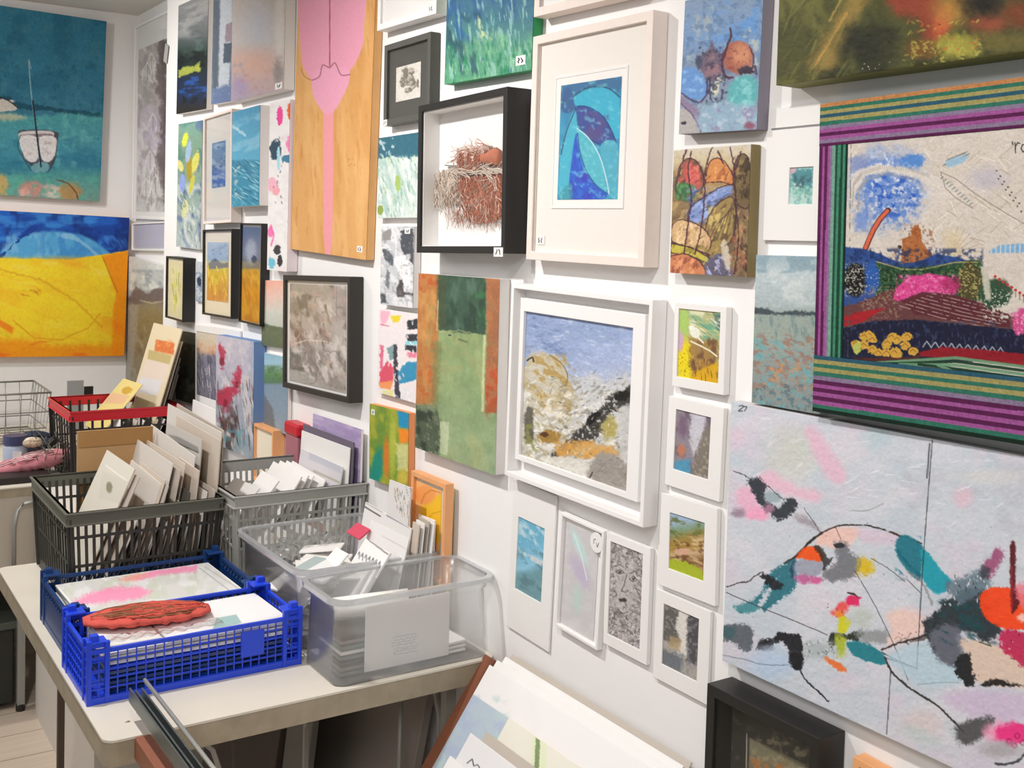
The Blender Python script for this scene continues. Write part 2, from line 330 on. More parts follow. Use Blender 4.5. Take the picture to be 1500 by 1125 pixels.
def a_orange(p):
    p.smooth = True
    p.fill('1f5fbf'); p.mott('153f98', 18, .48, .6, .8, 5, 3); p.mott('3f8fdb', 10, .55, .66, .7, 0, 4); p.mott('0f2f78', 20, .6, .7, .7)
    p.blob(80, 425, 104, 86, '55a5d8', soft=.03, rough=.02); p.mott('8cc4e6', 9, .5, .65, .55, 85, 2, reg=(0, 340, 95, 385)); p.mott('3a86cc', 12, .5, .62, .6, 85, 2, reg=(60, 338, 150, 385))
    p.poly([(91, 343), (110, 345), (150, 378), (140, 375), (118, 356), (92, 348)], '9ccbe8', soft=1, rough=1, a=.7); p.poly([(-80, 380), (0, 372), (40, 334), (56, 334), (20, 358), (-10, 388)], '153f98', rough=2)
    p.poly([(165, 310), (188, 314), (190, 366), (168, 370), (176, 350), (178, 330)], '15307a', soft=3, rough=2, a=.7); p.mott('4d8fd8', 6, .55, .7, .6, 60, 3, reg=(150, 345, 188, 372))
    y = [(-260, 380), (0, 378), (100, 380), (150, 373), (192, 366), (192, 540), (-260, 540)]
    p.smooth = False; p.poly(y, 'fbd022', rough=.8)
    R = (-260, 378, 195, 540)
    p.mott('fbdb2e', 40, .45, .6, .9, 20, 2, reg=R); p.mott('f9b324', 30, .52, .64, .7, 15, 2, reg=R); p.mott('eca41c', 12, .6, .75, .4, 10, 4, reg=R); p.mott('fde46a', 9, .62, .76, .6, 5, 4, reg=R)
    p.blob(70, 438, 85, 52, 'fddc2c', soft=.1, rough=.05, a=.5); p.line([(0, 395), (60, 410), (110, 440), (150, 480)], 'd99a1c', 3, .5, 2); p.line([(20, 470), (50, 495), (90, 498), (130, 480), (146, 460)], 'e8a017', 2, .7, 1)
    p.poly([(150, 374), (192, 366), (192, 530), (163, 530), (165, 460), (170, 430)], 'f7930f', soft=2, rough=1.5, a=.95); p.mott('ef6f14', 12, .55, .7, .8, 80, 2, reg=(164, 470, 190, 524)); p.line([(150, 376), (172, 428)], 'c77a18', 1.2)
    p.poly([(-260, 495), (30, 498), (80, 506), (190, 505), (190, 540), (-260, 540)], 'f58f12', soft=6, rough=3, a=.85); p.mott('f06c1c', 10, .58, .7, .7, 0, 3, reg=(-260, 500, 160, 530)); p.poly([(-5, 465), (20, 480), (18, 490), (-5, 475)], 'f47a18', soft=2, a=.8)
    p.mott('c26a1c', 3, .55, .7, .6, 15, 4, reg=(30, 420, 60, 434)); p.tex(.05, 3)
def a_flower(p):     # long drawing under glass
    p.grad([(60, 'c0bcb4'), (150, 'bcb2b0'), (200, 'c8b6cc'), (240, 'd2c8d0'), (330, 'c4cac2')]); p.mott('8a807a', 9, .55, .68, .6, 75, 2); p.mott('e4e2dc', 7, .55, .68, .8, 60, 2); p.mott('8d7f8e', 7, .56, .7, .6, 80, 3)
    p.poly([(232, 62), (246, 58), (246, 330), (238, 280), (230, 240), (236, 150), (230, 130)], '5c4c4c', soft=3, rough=4, a=.8, rsc=10); p.mott('c7b6cf', 8, .5, .65, .7, reg=(212, 145, 238, 215))  # dark strip down the right side paints a reflection in the glass
    for x, y in ((222, 92), (216, 105), (226, 255), (214, 275), (222, 290), (228, 270), (220, 235), (224, 180)):
        p.line([(x - 8, y + 12), (x - 5, y - 4), (x, y - 14), (x + 6, y - 2), (x + 4, y + 14)], 'ebe9e4', 1.1, .9, .6); p.line([(x, y - 10), (x, y + 12)], '6a625e', .8, .7)
    p.mott('87a48c', 8, .58, .7, .6, reg=(228, 280, 246, 312)); p.tex(.08, 2)
def a_lilac_blank(p): p.fill('cfcbd6').tex(.02, 12)
def a_greyland(p):
    p.grad([(385, 'cfd3d2'), (420, 'b6bfc2'), (434, '9a9a9c'), (442, '7f7671'), (450, '8c8066'), (470, '867752'), (520, '85785f'), (600, '85847c')], jit=5)
    p.mott('dfe2dd', 14, .5, .65, .8, reg=(190, 385, 248, 425)); p.mott('8b93a0', 9, .58, .7, .6, reg=(190, 395, 248, 425))
    p.poly([(186, 440), (200, 420), (215, 430), (226, 424), (246, 420), (246, 446), (220, 440), (200, 446)], '6a6064', soft=1.5, rough=2); p.line([(205, 440), (222, 444), (244, 440)], 'c2b49c', 1.5, .8, 1)
    p.poly([(186, 446), (203, 446), (200, 500), (190, 560), (180, 560)], '9c9b92', soft=2, rough=1.5, a=.8); p.mott('6b5d47', 6, .54, .68, .6, 80, 3, reg=(200, 480, 246, 560)); p.mott('a39a86', 5, .6, .72, .6, 75, 4, reg=(186, 470, 246, 600)); p.tex(.07, 3)
# ------------------------------------------------------------------ art on the near wall, left part
def a_storm(p):
    p.grad([(0, '8b8c8d'), (30, '7b7e80'), (55, '5f6667'), (70, '3a4a45'), (95, '242b28'), (112, '202a3c'), (140, '1f2c4c'), (160, '2c2622')], jit=5)
    p.mott('a9aaa8', 12, .5, .65, .7, -25, 3, reg=(258, -20, 310, 55)); p.mott('4f5456', 9, .55, .7, .6, -20, 3, reg=(258, 20, 310, 70)); p.mott('5f7f76', 6, .55, .7, .6, -15, 2, reg=(270, 58, 306, 78)); p.mott('0f1512', 8, .5, .66, .8, reg=(258, 75, 310, 110))
    p.poly([(262, 104), (270, 98), (285, 97), (293, 90), (293, 104), (275, 108), (262, 114)], 'a9b24a', soft=1.2, rough=1.8); p.mott('2c57a8', 6, .5, .65, .8, -5, 2, reg=(262, 112, 306, 142)); p.mott('171312', 6, .55, .7, .7, reg=(258, 140, 306, 170)); p.tex(.08, 2)
def a_blueabs(p):
    p.fill('8d97a8'); p.mott('6b7890', 14, .5, .65, .8, 80, 2); p.poly([(323, 0), (341, -6), (340, 30), (335, 130), (318, 135), (320, 60)], 'c3cad2', soft=1, rough=1)
    p.poly([(312, 0), (322, 0), (320, 130), (311, 130)], '56616d', soft=1.5, rough=1, a=.9); p.poly([(328, 64), (340, 62), (338, 92), (327, 92)], '4b5767', rough=1); p.poly([(330, 36), (341, 32), (340, 60), (330, 62)], '9a8894', rough=1)
    p.poly([(311, 130), (345, 122), (345, 150), (311, 154)], '66799f', soft=2, rough=2); p.mott('c5cddc', 3, .65, .75, .7, reg=(311, 125, 345, 140)); p.tex(.05, 3)
def a_mist(p):
    p.grad([(0, 'b9b0ab'), (60, 'c3bcb8'), (90, 'c8ada2'), (130, 'b9a3a4'), (150, 'ab9eb2')], jit=8); p.blob(378, 40, 22, 34, 'b9bcc4', soft=.7, a=.8); p.blob(372, 92, 26, 20, 'd3a898', soft=.8, a=.7); p.blob(410, 35, 7, 80, 'd2cdc5', soft=.8, a=.8)
    p.blob(408, 105, 7, 18, '857d7b', soft=.7, rough=.4, a=.8); p.blob(350, 128, 12, 16, 'a393b8', soft=.6, rough=.3, a=.8); p.mott('8d93a8', 8, .56, .7, .5, reg=(340, 90, 360, 150)); p.mott('c57f78', 5, .6, .72, .4, reg=(350, 100, 400, 140)); p.tex(.03, 4)
def a_tulips(p):
    p.grad([(175, '7fa89a'), (230, '7f9a80'), (290, '8fa39a'), (366, 'b9c2c2')]); p.mott('4f7f7a', 10, .52, .66, .7, 80, 2, reg=(258, 170, 300, 260)); p.mott('5a6f9f', 9, .55, .68, .7, 75, 2); p.mott('d5dcd2', 7, .55, .68, .7, 75, 3, reg=(258, 270, 300, 370))
    for x, y, rx, ry, c, an in ((271, 205, 4, 11, 'dbe34a', 10), (286, 238, 5, 17, 'd3cf63', 15), (264, 243, 4, 9, 'd9d488', -20), (277, 246, 4, 18, 'a8922e', 0), (281, 270, 3, 14, 'c7c24a', 12), (267, 268, 4, 14, '8f9ed8', 0), (276, 222, 4, 16, '9fb7cf', 8), (271, 305, 5, 14, 'cfd0a0', 10)): p.blob(x, y, rx, ry, c, ang=an, rough=.25)
    p.dabs(50, (262, 280, 296, 362), ['5f7f7a', 'e5e8e0', '8b9fa5', '405a50'], 10, 1.4, 75, 20); p.tex(.07, 2)
def a_bluesmall(p): p.grad([(208, '6f8cb5'), (240, '6b7d9f'), (262, '4f6ab8'), (276, '3c5aa5')]); p.mott('a9b6c6', 5, .5, .65, .7, 0, 2); p.mott('3a4f85', 4, .58, .7, .6); p.tex(.05, 2)
def a_sea(p):
    p.grad([(156, '4f96ba'), (200, '5aa3c4'), (233, '5fa9c8'), (236, '3f88a6'), (304, '3f90ac')]); p.mott('8cc0d6', 10, .52, .66, .7, -20, 2.5, reg=(338, 160, 384, 232)); p.line([(342, 185), (358, 198)], 'cfe3ec', 4, .6, 2)
    p.dabs(90, (340, 238, 382, 300), ['a5cfdc', '2c6f8d', '6db4cc', '1f5f7d'], 14, 1.8, 32, 10, .75); p.mott('c5ccc6', 5, .58, .7, .8, reg=(340, 240, 354, 304)); p.tex(.06, 2)
def a_spots(p):
    p.fill('f0edec'); p.mott('e5dcdc', 12, .5, .7, .6)
    for x, y, rx, ry, c in ((410, 170, 4.5, 14, 'f0429c'), (428, 163, 7, 14, 'e8611e'), (403, 219, 9, 14, '2f4a5e'), (424, 233, 12, 6, '3f7fa0'), (427, 212, 8, 12, 'f08ab8'), (398, 270, 9, 9, 'f3b4c6'), (404, 280, 6, 6, 'f2a9b4'), (429, 293, 5, 9, 'e4dc22'), (428, 308, 5, 10, 'a9c0a0'), (396, 340, 4, 8, 'f57fb8'), (398, 385, 5, 8, '6fc0d8'), (406, 366, 5, 7, '3c3c42'), (410, 382, 4, 8, '33323a'), (408, 232, 2.5, 18, 'a8dce8'), (428, 327, 6, 6, '5a4a44')): p.blob(x, y, rx, ry, c, rough=.35, soft=.1)
    p.line([(397, 330), (401, 345), (397, 360)], 'f060a8', 2, .8, 1); p.dabs(30, (400, 200, 416, 300), ['33454f', 'bfe3ec', 'f7c4d4'], 5, 1.3, 80, 30); p.tex(.02, 3)
def a_board(p):
    p.smooth = True
    p.fill('d9a568'); p.mott('c98f50', 20, .5, .68, .5, 88, 5); p.mott('e7ba80', 12, .55, .7, .5, 88, 6); p.mott('b97b3c', 3, .66, .78, .35, 88, 9)
    pk = [(441, -80), (533, -80), (533, 40), (530, 70), (519, 95), (512, 105), (511, 122), (500, 145), (492, 160), (488, 175), (486, 358), (475, 358), (474, 175), (470, 160), (459, 140), (456, 118), (448, 105), (441, 75)]
    p.poly(pk, 'e59fb4', soft=.7); p.poly([(474, 160), (489, 160), (486, 358), (475, 358)], 'ea9a94', a=.55); p.poly([(457, 112), (470, 100), (500, 98), (513, 108), (500, 145), (487, 165), (474, 165), (460, 142)], 'e7a4be', soft=1.5, a=.8)
    p.line([(483, -80), (483, 97)], '8c4458', 1.2); p.line([(458, 117), (468, 112), (472, 96), (478, 97), (483, 99), (490, 92), (494, 98), (500, 110), (513, 109)], '7a4a50', 1, .9); p.line([(441, 100), (446, 112), (458, 118)], '7a4a50', .9, .6)
    p.dabs(10, (508, 232, 524, 244), ['9a5a30'], 2.5, .8, 80, 30); p.tex(.02, 2)
def a_tiny_insect(p):
    p.fill('dcd8cf')
    for x, y, rx, ry in ((594, 106, 5, 8), (600, 118, 8, 8), (590, 120, 4, 9), (606, 124, 4, 6), (612, 122, 2, 6), (598, 132, 6, 4), (603, 104, 4, 6)): p.blob(x, y, rx, ry, '6f675c', rough=.5, soft=.2, rsc=3, a=.9)
    p.mott('cfc9bd', 3, .58, .66, .7); p.tex(.05, 2)
def a_greenfall(p):
    p.grad([(-20, '3f6a8f'), (40, '4a7f86'), (80, '5b9a7d'), (125, '5fa57c')]); p.mott('2f5f9a', 10, .48, .62, .8, 82, 3, reg=(650, -80, 700, 60)); p.mott('345f8c', 12, .5, .62, .7, 84, 3, reg=(650, -90, 790, 30)); p.mott('2a4f5f', 9, .52, .66, .8, 80, 3, reg=(652, 20, 705, 110)); p.mott('9fc8c0', 5, .58, .7, .7, 84, 5); p.mott('7fb98f', 9, .52, .68, .7, 80, 3, reg=(680, 50, 790, 125)); p.mott('c3d2a0', 7, .55, .68, .9, 78, 2, reg=(700, 22, 722, 60)); p.mott('1f7a54', 5, .6, .72, .7, 84, 4, reg=(654, 60, 790, 125)); p.dabs(80, (655, 20, 780, 118), ['a9cfc4', '2b5a8c', '8fc39a', '2f7f6a'], 12, 1.6, 84, 8, .7); p.tex(.08, 2)
def a_paleabs(p):
    p.fill('cfdcd4'); p.poly([(550, 190), (630, 190), (630, 224), (600, 232), (575, 228), (550, 235)], '2c6478', soft=1, rough=2); p.mott('cfe0e0', 4, .6, .7, .8, 80, 2, reg=(553, 200, 580, 232)); p.mott('9fbfb8', 7, .5, .64, .7, 75, 3, reg=(552, 230, 620, 320)); p.mott('eef3ee', 7, .55, .66, .8, 80, 3, reg=(552, 230, 620, 320)); p.dabs(90, (553, 230, 614, 318), ['7fae98', 'e8f0ea', 'a9c8b8', '6f9f8c', 'c3d6a8'], 12, 1.4, 78, 14, .8); p.blob(583, 268, 4, 12, 'a5bf6a', rough=.3); p.blob(557, 308, 5, 7, '8fa552', rough=.4); p.tex(.06, 2)
def a_greyabs(p):
    p.fill('c9ccd0'); p.mott('e9e9ea', 8, .5, .62, .8, 30, 2)
    for q, c in (([(560, 340), (573, 334), (572, 352), (560, 352)], '8f8a88'), ([(560, 366), (566, 364), (578, 378), (575, 390), (561, 376)], '4a5058'), ([(587, 338), (606, 334), (606, 388), (601, 384), (594, 376), (588, 364)], '40444c'), ([(567, 395), (571, 400), (570, 424), (564, 418)], '6a6f76'), ([(581, 424), (585, 410), (590, 409), (592, 436), (581, 434)], '3f3c3a'), ([(558, 430), (565, 431), (566, 444), (558, 444)], '43464c'), ([(592, 428), (606, 430), (606, 433), (590, 431)], '45403c'), ([(574, 378), (600, 372), (602, 420), (594, 420)], 'efeef0')): p.poly(q, c, soft=1, rough=1.5, a=.95)
    p.line([(573, 336), (580, 345), (580, 378), (590, 400)], 'e8e8ea', 2, .8, 1.5); p.mott('8e9094', 4, .6, .72, .5); p.tex(.04, 2)
def a_colourabs(p):
    p.fill('efe6e6')
    for q, c in (([(557, 455), (572, 455), (568, 470), (558, 478)], 'f2b4c8'), ([(571, 462), (588, 462), (584, 472), (576, 472)], 'e8d22c'), ([(596, 470), (612, 468), (612, 482), (598, 483)], '2f3036'), ([(595, 490), (612, 490), (611, 500), (597, 501)], '34343c'), ([(594, 505), (611, 506), (611, 517), (595, 513)], '2f3138'), ([(594, 500), (611, 500), (611, 505), (595, 505)], '8fd4dc'), ([(596, 515), (611, 517), (610, 524), (598, 524)], 'e88098'), ([(566, 510), (576, 505), (580, 524), (572, 528)], '7f9fa0'), ([(576, 505), (581, 503), (584, 560), (587, 590), (580, 588), (577, 550)], '3a3844'), ([(556, 545), (568, 528), (577, 540), (575, 560), (556, 562)], 'dc5068'), ([(556, 560), (575, 558), (572, 572), (556, 568)], 'f0985a'), ([(583, 545), (596, 530), (611, 530), (611, 555), (598, 560), (585, 562)], '2f8fb8'), ([(560, 572), (576, 572), (575, 584), (562, 580)], 'e6df8a'), ([(556, 505), (562, 505), (561, 540), (557, 540)], 'e06a8a')): p.poly(q, c, soft=.8, rough=1.5)
    p.mott('cfe6ee', 5, .6, .7, .7, reg=(556, 570, 612, 600)); p.line([(557, 475), (570, 478)], 'd04060', 1, .8); p.dabs(24, (557, 470, 611, 590), ['f4eef0', 'f8dfe6', 'd8eef4'], 8, 2.5, 80, 30, .8); p.tex(.03, 2)
def a_greenorange(p):
    p.fill('8a9a34'); p.mott('a8ac3c', 14, .48, .62, .8, 85, 2); p.mott('5f8a3a', 12, .52, .66, .7, 85, 2); p.blob(551, 690, 9, 32, '1f8a7a', soft=.4, rough=.2, ang=10); p.blob(566, 670, 5, 28, 'd97a2c', soft=.5, rough=.3, a=.9); p.blob(575, 655, 5, 45, 'b8c04a', soft=.5, rough=.3, a=.8); p.poly([(582, 600), (600, 606), (599, 628), (584, 626)], '1f8fc4', soft=2, rough=1); p.poly([(584, 628), (600, 630), (599, 648), (586, 650)], 'f08a2a', soft=2, rough=1); p.poly([(580, 650), (599, 650), (598, 690), (582, 690)], 'dcd8a0', soft=2.5, rough=2, a=.8); p.blob(590, 700, 8, 12, 'c8b84a', soft=.5); p.tex(.06, 3)
def a_gateway(p):
    p.grad([(400, '93a070'), (520, '8fa472'), (620, '93a87c'), (700, '95a886')]); p.mott('a6b07c', 24, .48, .66, .7, 80, 2); p.mott('7f9a6c', 16, .54, .7, .5, 80, 2); p.mott('a8a070', 10, .56, .7, .4, reg=(645, 488, 700, 560))
    p.poly([(608, 395), (643, 398), (641, 560), (636, 596), (608, 592)], 'bd7a44', soft=1.6, rough=1.6); p.mott('cf9858', 12, .46, .62, .8, 85, 2.5, reg=(612, 425, 640, 565)); p.mott('b86436', 9, .5, .66, .8, reg=(611, 535, 637, 594)); p.mott('bb5c30', 9, .46, .62, .9, reg=(611, 398, 642, 428)); p.mott('a8935a', 6, .56, .7, .6, 85, 2, reg=(622, 430, 644, 600)); p.poly([(634, 500), (646, 500), (643, 596), (632, 600)], '7c8454', soft=4, rough=3, a=.7)
    p.poly([(642, 400), (713, 405), (711, 490), (643, 484)], '3a5546', soft=1.4, rough=1.8); p.mott('587564', 10, .5, .66, .7, 85, 3, reg=(660, 405, 700, 484)); p.mott('2b4034', 9, .54, .68, .7, 85, 3, reg=(644, 402, 712, 486)); p.mott('3f7a4a', 6, .56, .7, .7, 85, 2, reg=(696, 405, 712, 480)); p.poly([(640, 402), (654, 402), (652, 482), (641, 480)], '4a5238', soft=4, rough=2, a=.7); p.line([(642, 440), (640, 484)], 'd6c8a0', 1.2, .8, .5); p.line([(646, 486), (672, 484), (700, 490)], 'a8b27c', 2, .6, 1.5)
    p.poly([(712, 405), (735, 408), (732, 590), (728, 606), (713, 600), (710, 560), (714, 500)], 'a86a48', soft=1.4, rough=1.6); p.mott('98704f', 6, .48, .64, .8, reg=(713, 430, 733, 530)); p.mott('c07a50', 5, .56, .68, .7, reg=(713, 405, 733, 600)); p.mott('bc4f2e', 9, .42, .6, .9, reg=(711, 540, 731, 604)); p.poly([(727, 590), (714, 612), (708, 604), (712, 594)], 'a0603c', soft=4, rough=3, a=.7); p.line([(710, 492), (708, 545), (707, 602)], 'c3cb98', 3.6, .9, .7)
    p.poly([(608, 594), (640, 596), (645, 620), (643, 666), (608, 655)], '4f5a48', soft=2.5, rough=3.5); p.mott('2f3a2e', 8, .46, .62, .8, 70, 2, reg=(610, 600, 642, 662)); p.mott('7c8670', 3, .58, .7, .7, 60, 2, reg=(622, 596, 646, 668)); p.poly([(645, 617), (658, 619), (656, 668), (645, 664)], 'bcc8a2', soft=.9, rough=.8); p.poly([(612, 592), (650, 592), (652, 604), (612, 600)], '8fa07c', soft=4, rough=3, a=.6)
    p.line([(672, 497), (684, 501)], '5a6444', 2, .8, .8); p.blob(659, 491, 3, 1.5, '4a5240', rough=.5); p.tex(.07, 14); p.tex(.06, 3, 85, 3)
def a_figure_print(p):
    p.fill('b7ada4'); p.mott('8a8078', 14, .48, .64, .8, 60, 1.6); p.mott('d6cdc5', 10, .52, .66, .9, 70, 2); p.mott('6a6058', 7, .58, .7, .7, 80, 2.5); p.poly([(425, 412), (509, 425), (509, 440), (425, 426)], 'a39a90', soft=3, a=.7)
    p.poly([(424, 515), (440, 520), (446, 545), (424, 540)], '6a645a', soft=2, rough=2); p.poly([(424, 540), (470, 560), (508, 575), (508, 592), (424, 556)], 'a8a29a', soft=2, a=.8)
    p.line([(428, 505), (450, 498), (475, 500), (495, 505)], 'd9d2ca', 1.5, .8, 1); p.line([(493, 420), (493, 470)], '7a7068', 1, .7)
    for k in range(26):
        r = p.rs; x = r.uniform(430, 500); y = r.uniform(430, 560); a = r.uniform(0, 6); R = r.uniform(4, 14); p.line([(x + R * math.cos(a + t) * .6, y + R * math.sin(a + t)) for t in (0, .6, 1.2, 1.8, 2.4)], ['e6dfd8', '5f564e'][k % 2], 1, .6)
    p.mott('cda79a', 10, .6, .72, .4); p.tex(.06, 2)
def a_pinkfield(p): p.grad([(405, 'f0b09c'), (425, 'e8c3b4'), (450, 'cfcfc4'), (472, 'bfc3b8')], ang=80, jit=4); p.poly([(380, 472), (420, 482), (420, 520), (380, 505)], '5f6a50', soft=1.2, rough=1); p.mott('6f7a5a', 8, .5, .65, .6, reg=(380, 480, 420, 520)); p.tex(.03, 3)
def a_hillsea(p): p.grad([(515, '8fb8cc'), (532, '9fc4d4'), (540, '7f9f8a'), (550, '5f8a58'), (560, '5a7a60'), (564, '7f95a8'), (620, '8f9fae')]); p.mott('4f7048', 5, .52, .66, .7, reg=(385, 536, 420, 560)); p.poly([(385, 575), (400, 600), (405, 640), (385, 640)], '6f7478', soft=2, rough=1); p.tex(.04, 3)
def a_field1(p):
    p.grad([(350, 'b9c4d2'), (380, '9fb4cc'), (392, 'c8bc6a'), (400, 'd0b040'), (438, 'cf8a4a'), (450, 'd8c8a0')]); p.poly([(306, 385), (316, 378), (324, 386), (334, 384), (334, 392), (306, 394)], '5a6a88', rough=1); p.dabs(46, (305, 390, 335, 438), ['e8cc4a', 'a8903a', 'e0964a', 'c86a3a', 'f0dc7a'], 16, 1.5, 84, 12); p.mott('7f9abf', 6, .58, .7, .6, reg=(304, 356, 336, 380)); p.tex(.05, 2)
def a_orangefield(p): p.grad([(330, '5a6a84'), (350, '6f7a90'), (375, '7f858f'), (392, '6a6a6e'), (396, 'c8983a'), (430, 'd0881f'), (480, 'c8902f')]); p.blob(368, 368, 8, 17, 'a9aeb8', soft=.5, rough=.2); p.blob(372, 380, 4, 6, '454a58', rough=.3); p.mott('e0a83a', 7, .52, .66, .7, 85, 2, reg=(350, 396, 385, 475)); p.mott('a8601c', 6, .58, .7, .6, 80, 3, reg=(350, 396, 385, 475)); p.tex(.05, 2)
def a_reeds(p): p.fill('ddd8b8'); p.dabs(36, (252, 395, 264, 455), ['c8cc5a', 'a8ac3a', 'e8e49a', '8f9a3a'], 16, 1.4, 86, 9); p.tex(.03, 2)
def a_bluecard(p): p.fill('c3c9d0'); p.mott('7f8fa5', 5, .55, .68, .7); p.blob(292, 412, 3, 8, '2f3f58', rough=.5); p.tex(.05, 2)
def a_darkwood(p): p.fill('33352e'); p.mott('1f211c', 10, .5, .62, .8); p.mott('5a5d50', 8, .58, .7, .7); p.mott('4a3a30', 7, .6, .72, .7); p.tex(.1, 3)
def a_wintertrees(p):
    p.grad([(480, 'cfc8bc'), (500, 'd3c2a8'), (515, 'cfae92'), (520, '807f8e'), (580, '74727f')], jit=5); p.mott('dca07a', 7, .55, .68, .7, reg=(290, 500, 345, 522)); p.mott('5d5c6a', 7, .5, .64, .7, 80, 2, reg=(286, 518, 345, 585)); p.dabs(50, (288, 520, 345, 580), ['cfccd0', 'e4e0e0', '4c4a55', 'a8a4ae'], 22, 1.1, 84, 8, .8); p.tex(.05, 2)
def a_poppies(p):
    p.grad([(480, 'c6c0cc'), (540, 'b4b1c0'), (600, '9ea3b0'), (670, '8f9aa0')], jit=8); p.mott('a3adc4', 16, .5, .64, .7, 80, 2, reg=(345, 480, 375, 670)); p.mott('d4ccd0', 9, .54, .68, .7, 80, 2)
    p.dabs(70, (318, 560, 372, 664), ['5a4a44', '7f8a90', '3f4a48', 'd8d4cc', '8c5a50', '4f7f8c'], 22, 1.8, 84, 12, .75); p.mott('3f3230', 9, .48, .62, .85, 80, 2, reg=(318, 575, 348, 664)); p.mott('6a3a40', 6, .54, .68, .7, 80, 2, reg=(318, 560, 345, 640)); p.dabs(40, (330, 500, 370, 600), ['c9c4d0', 'a4a4b8', '8f8896'], 14, 1.4, 84, 10, .6); p.mott('5f9aa8', 7, .58, .7, .7, reg=(318, 625, 360, 668))
    for x, y, rx, ry in ((346, 556, 6, 14), (351, 545, 3.5, 9), (345, 572, 5, 7), (334, 575, 8, 8), (331, 585, 7, 14), (322, 582, 4, 10), (326, 522, 4, 16), (322, 510, 2.5, 7)): p.blob(x, y, rx, ry, 'b23450', rough=.7, soft=.35, a=.9, rsc=4)
    for x, y in ((347, 562), (330, 590), (325, 530)): p.blob(x, y, 3, 6, '7a1f34', rough=.4, a=.8)
    p.mott('e0708a', 3, .6, .7, .6, reg=(340, 545, 352, 570)); p.tex(.05, 2)
def a_lavender(p): p.fill('b4a2c8'); p.mott('a08cb8', 12, .5, .65, .7, 25, 3); p.mott('c9bcd8', 8, .58, .7, .7, 20, 3); p.tex(.05, 2)
def a_leaf(p):
    p.smooth = True
    p.fill('3f98bd'); p.mott('3380ac', 20, .5, .64, .7, 60, 2)
    p.poly([(824, 126), (912, 112), (912, 135), (890, 128), (860, 132), (838, 148), (826, 160)], '3f6f98', soft=1, rough=1); p.poly([(830, 126), (845, 150), (835, 165), (822, 160)], '3a5f90', soft=1, rough=.8)
    p.poly([(842, 142), (862, 130), (888, 130), (906, 146), (909, 200), (880, 200), (870, 175), (845, 158)], '3fb0cc', soft=1, rough=.6); p.line([(842, 140), (862, 128), (888, 128), (908, 142)], '1f4f6f', 1.8, .9)
    p.poly([(845, 156), (862, 158), (885, 174), (898, 196), (902, 211), (880, 211), (862, 200), (846, 178)], '3f4f94', soft=.8); p.mott('5a4f86', 10, .5, .62, .8, reg=(858, 164, 892, 205)); p.line([(845, 156), (862, 157), (886, 174), (902, 211), (880, 212), (860, 200), (846, 180), (843, 158)], '1f3f7a', 1.5)
    p.poly([(842, 160), (828, 195), (820, 240), (819, 290), (834, 290), (838, 240), (845, 190)], '48b0c8', soft=1); p.line([(843, 160), (830, 192), (822, 226)], '3a4a6a', 1.4); p.poly([(845, 195), (838, 230), (836, 292), (880, 292), (888, 284), (868, 268), (852, 240)], '2c57c4', soft=1); p.mott('4038b0', 9, .5, .62, .7, reg=(838, 240, 880, 292)); p.mott('2f6fd0', 8, .55, .66, .7, reg=(838, 220, 870, 292))
    p.poly([(846, 190), (860, 200), (876, 225), (886, 260), (888, 282), (872, 270), (856, 245), (847, 215)], '55b4c4', soft=.8); p.poly([(880, 212), (905, 212), (905, 290), (895, 288), (886, 250)], '4fa9c0', soft=1); p.line([(845, 188), (862, 202), (878, 228), (888, 262), (892, 284)], 'cfe8ea', 1.6, .9); p.line([(846, 195), (849, 220), (858, 248), (872, 270), (890, 284)], '1f4f8c', 1.3)
    p.poly([(836, 268), (838, 292), (820, 293), (821, 282)], '3f8f9c', soft=2, a=.7); p.mott('7fd0d8', 6, .6, .72, .5); p.tex(.05, 3)
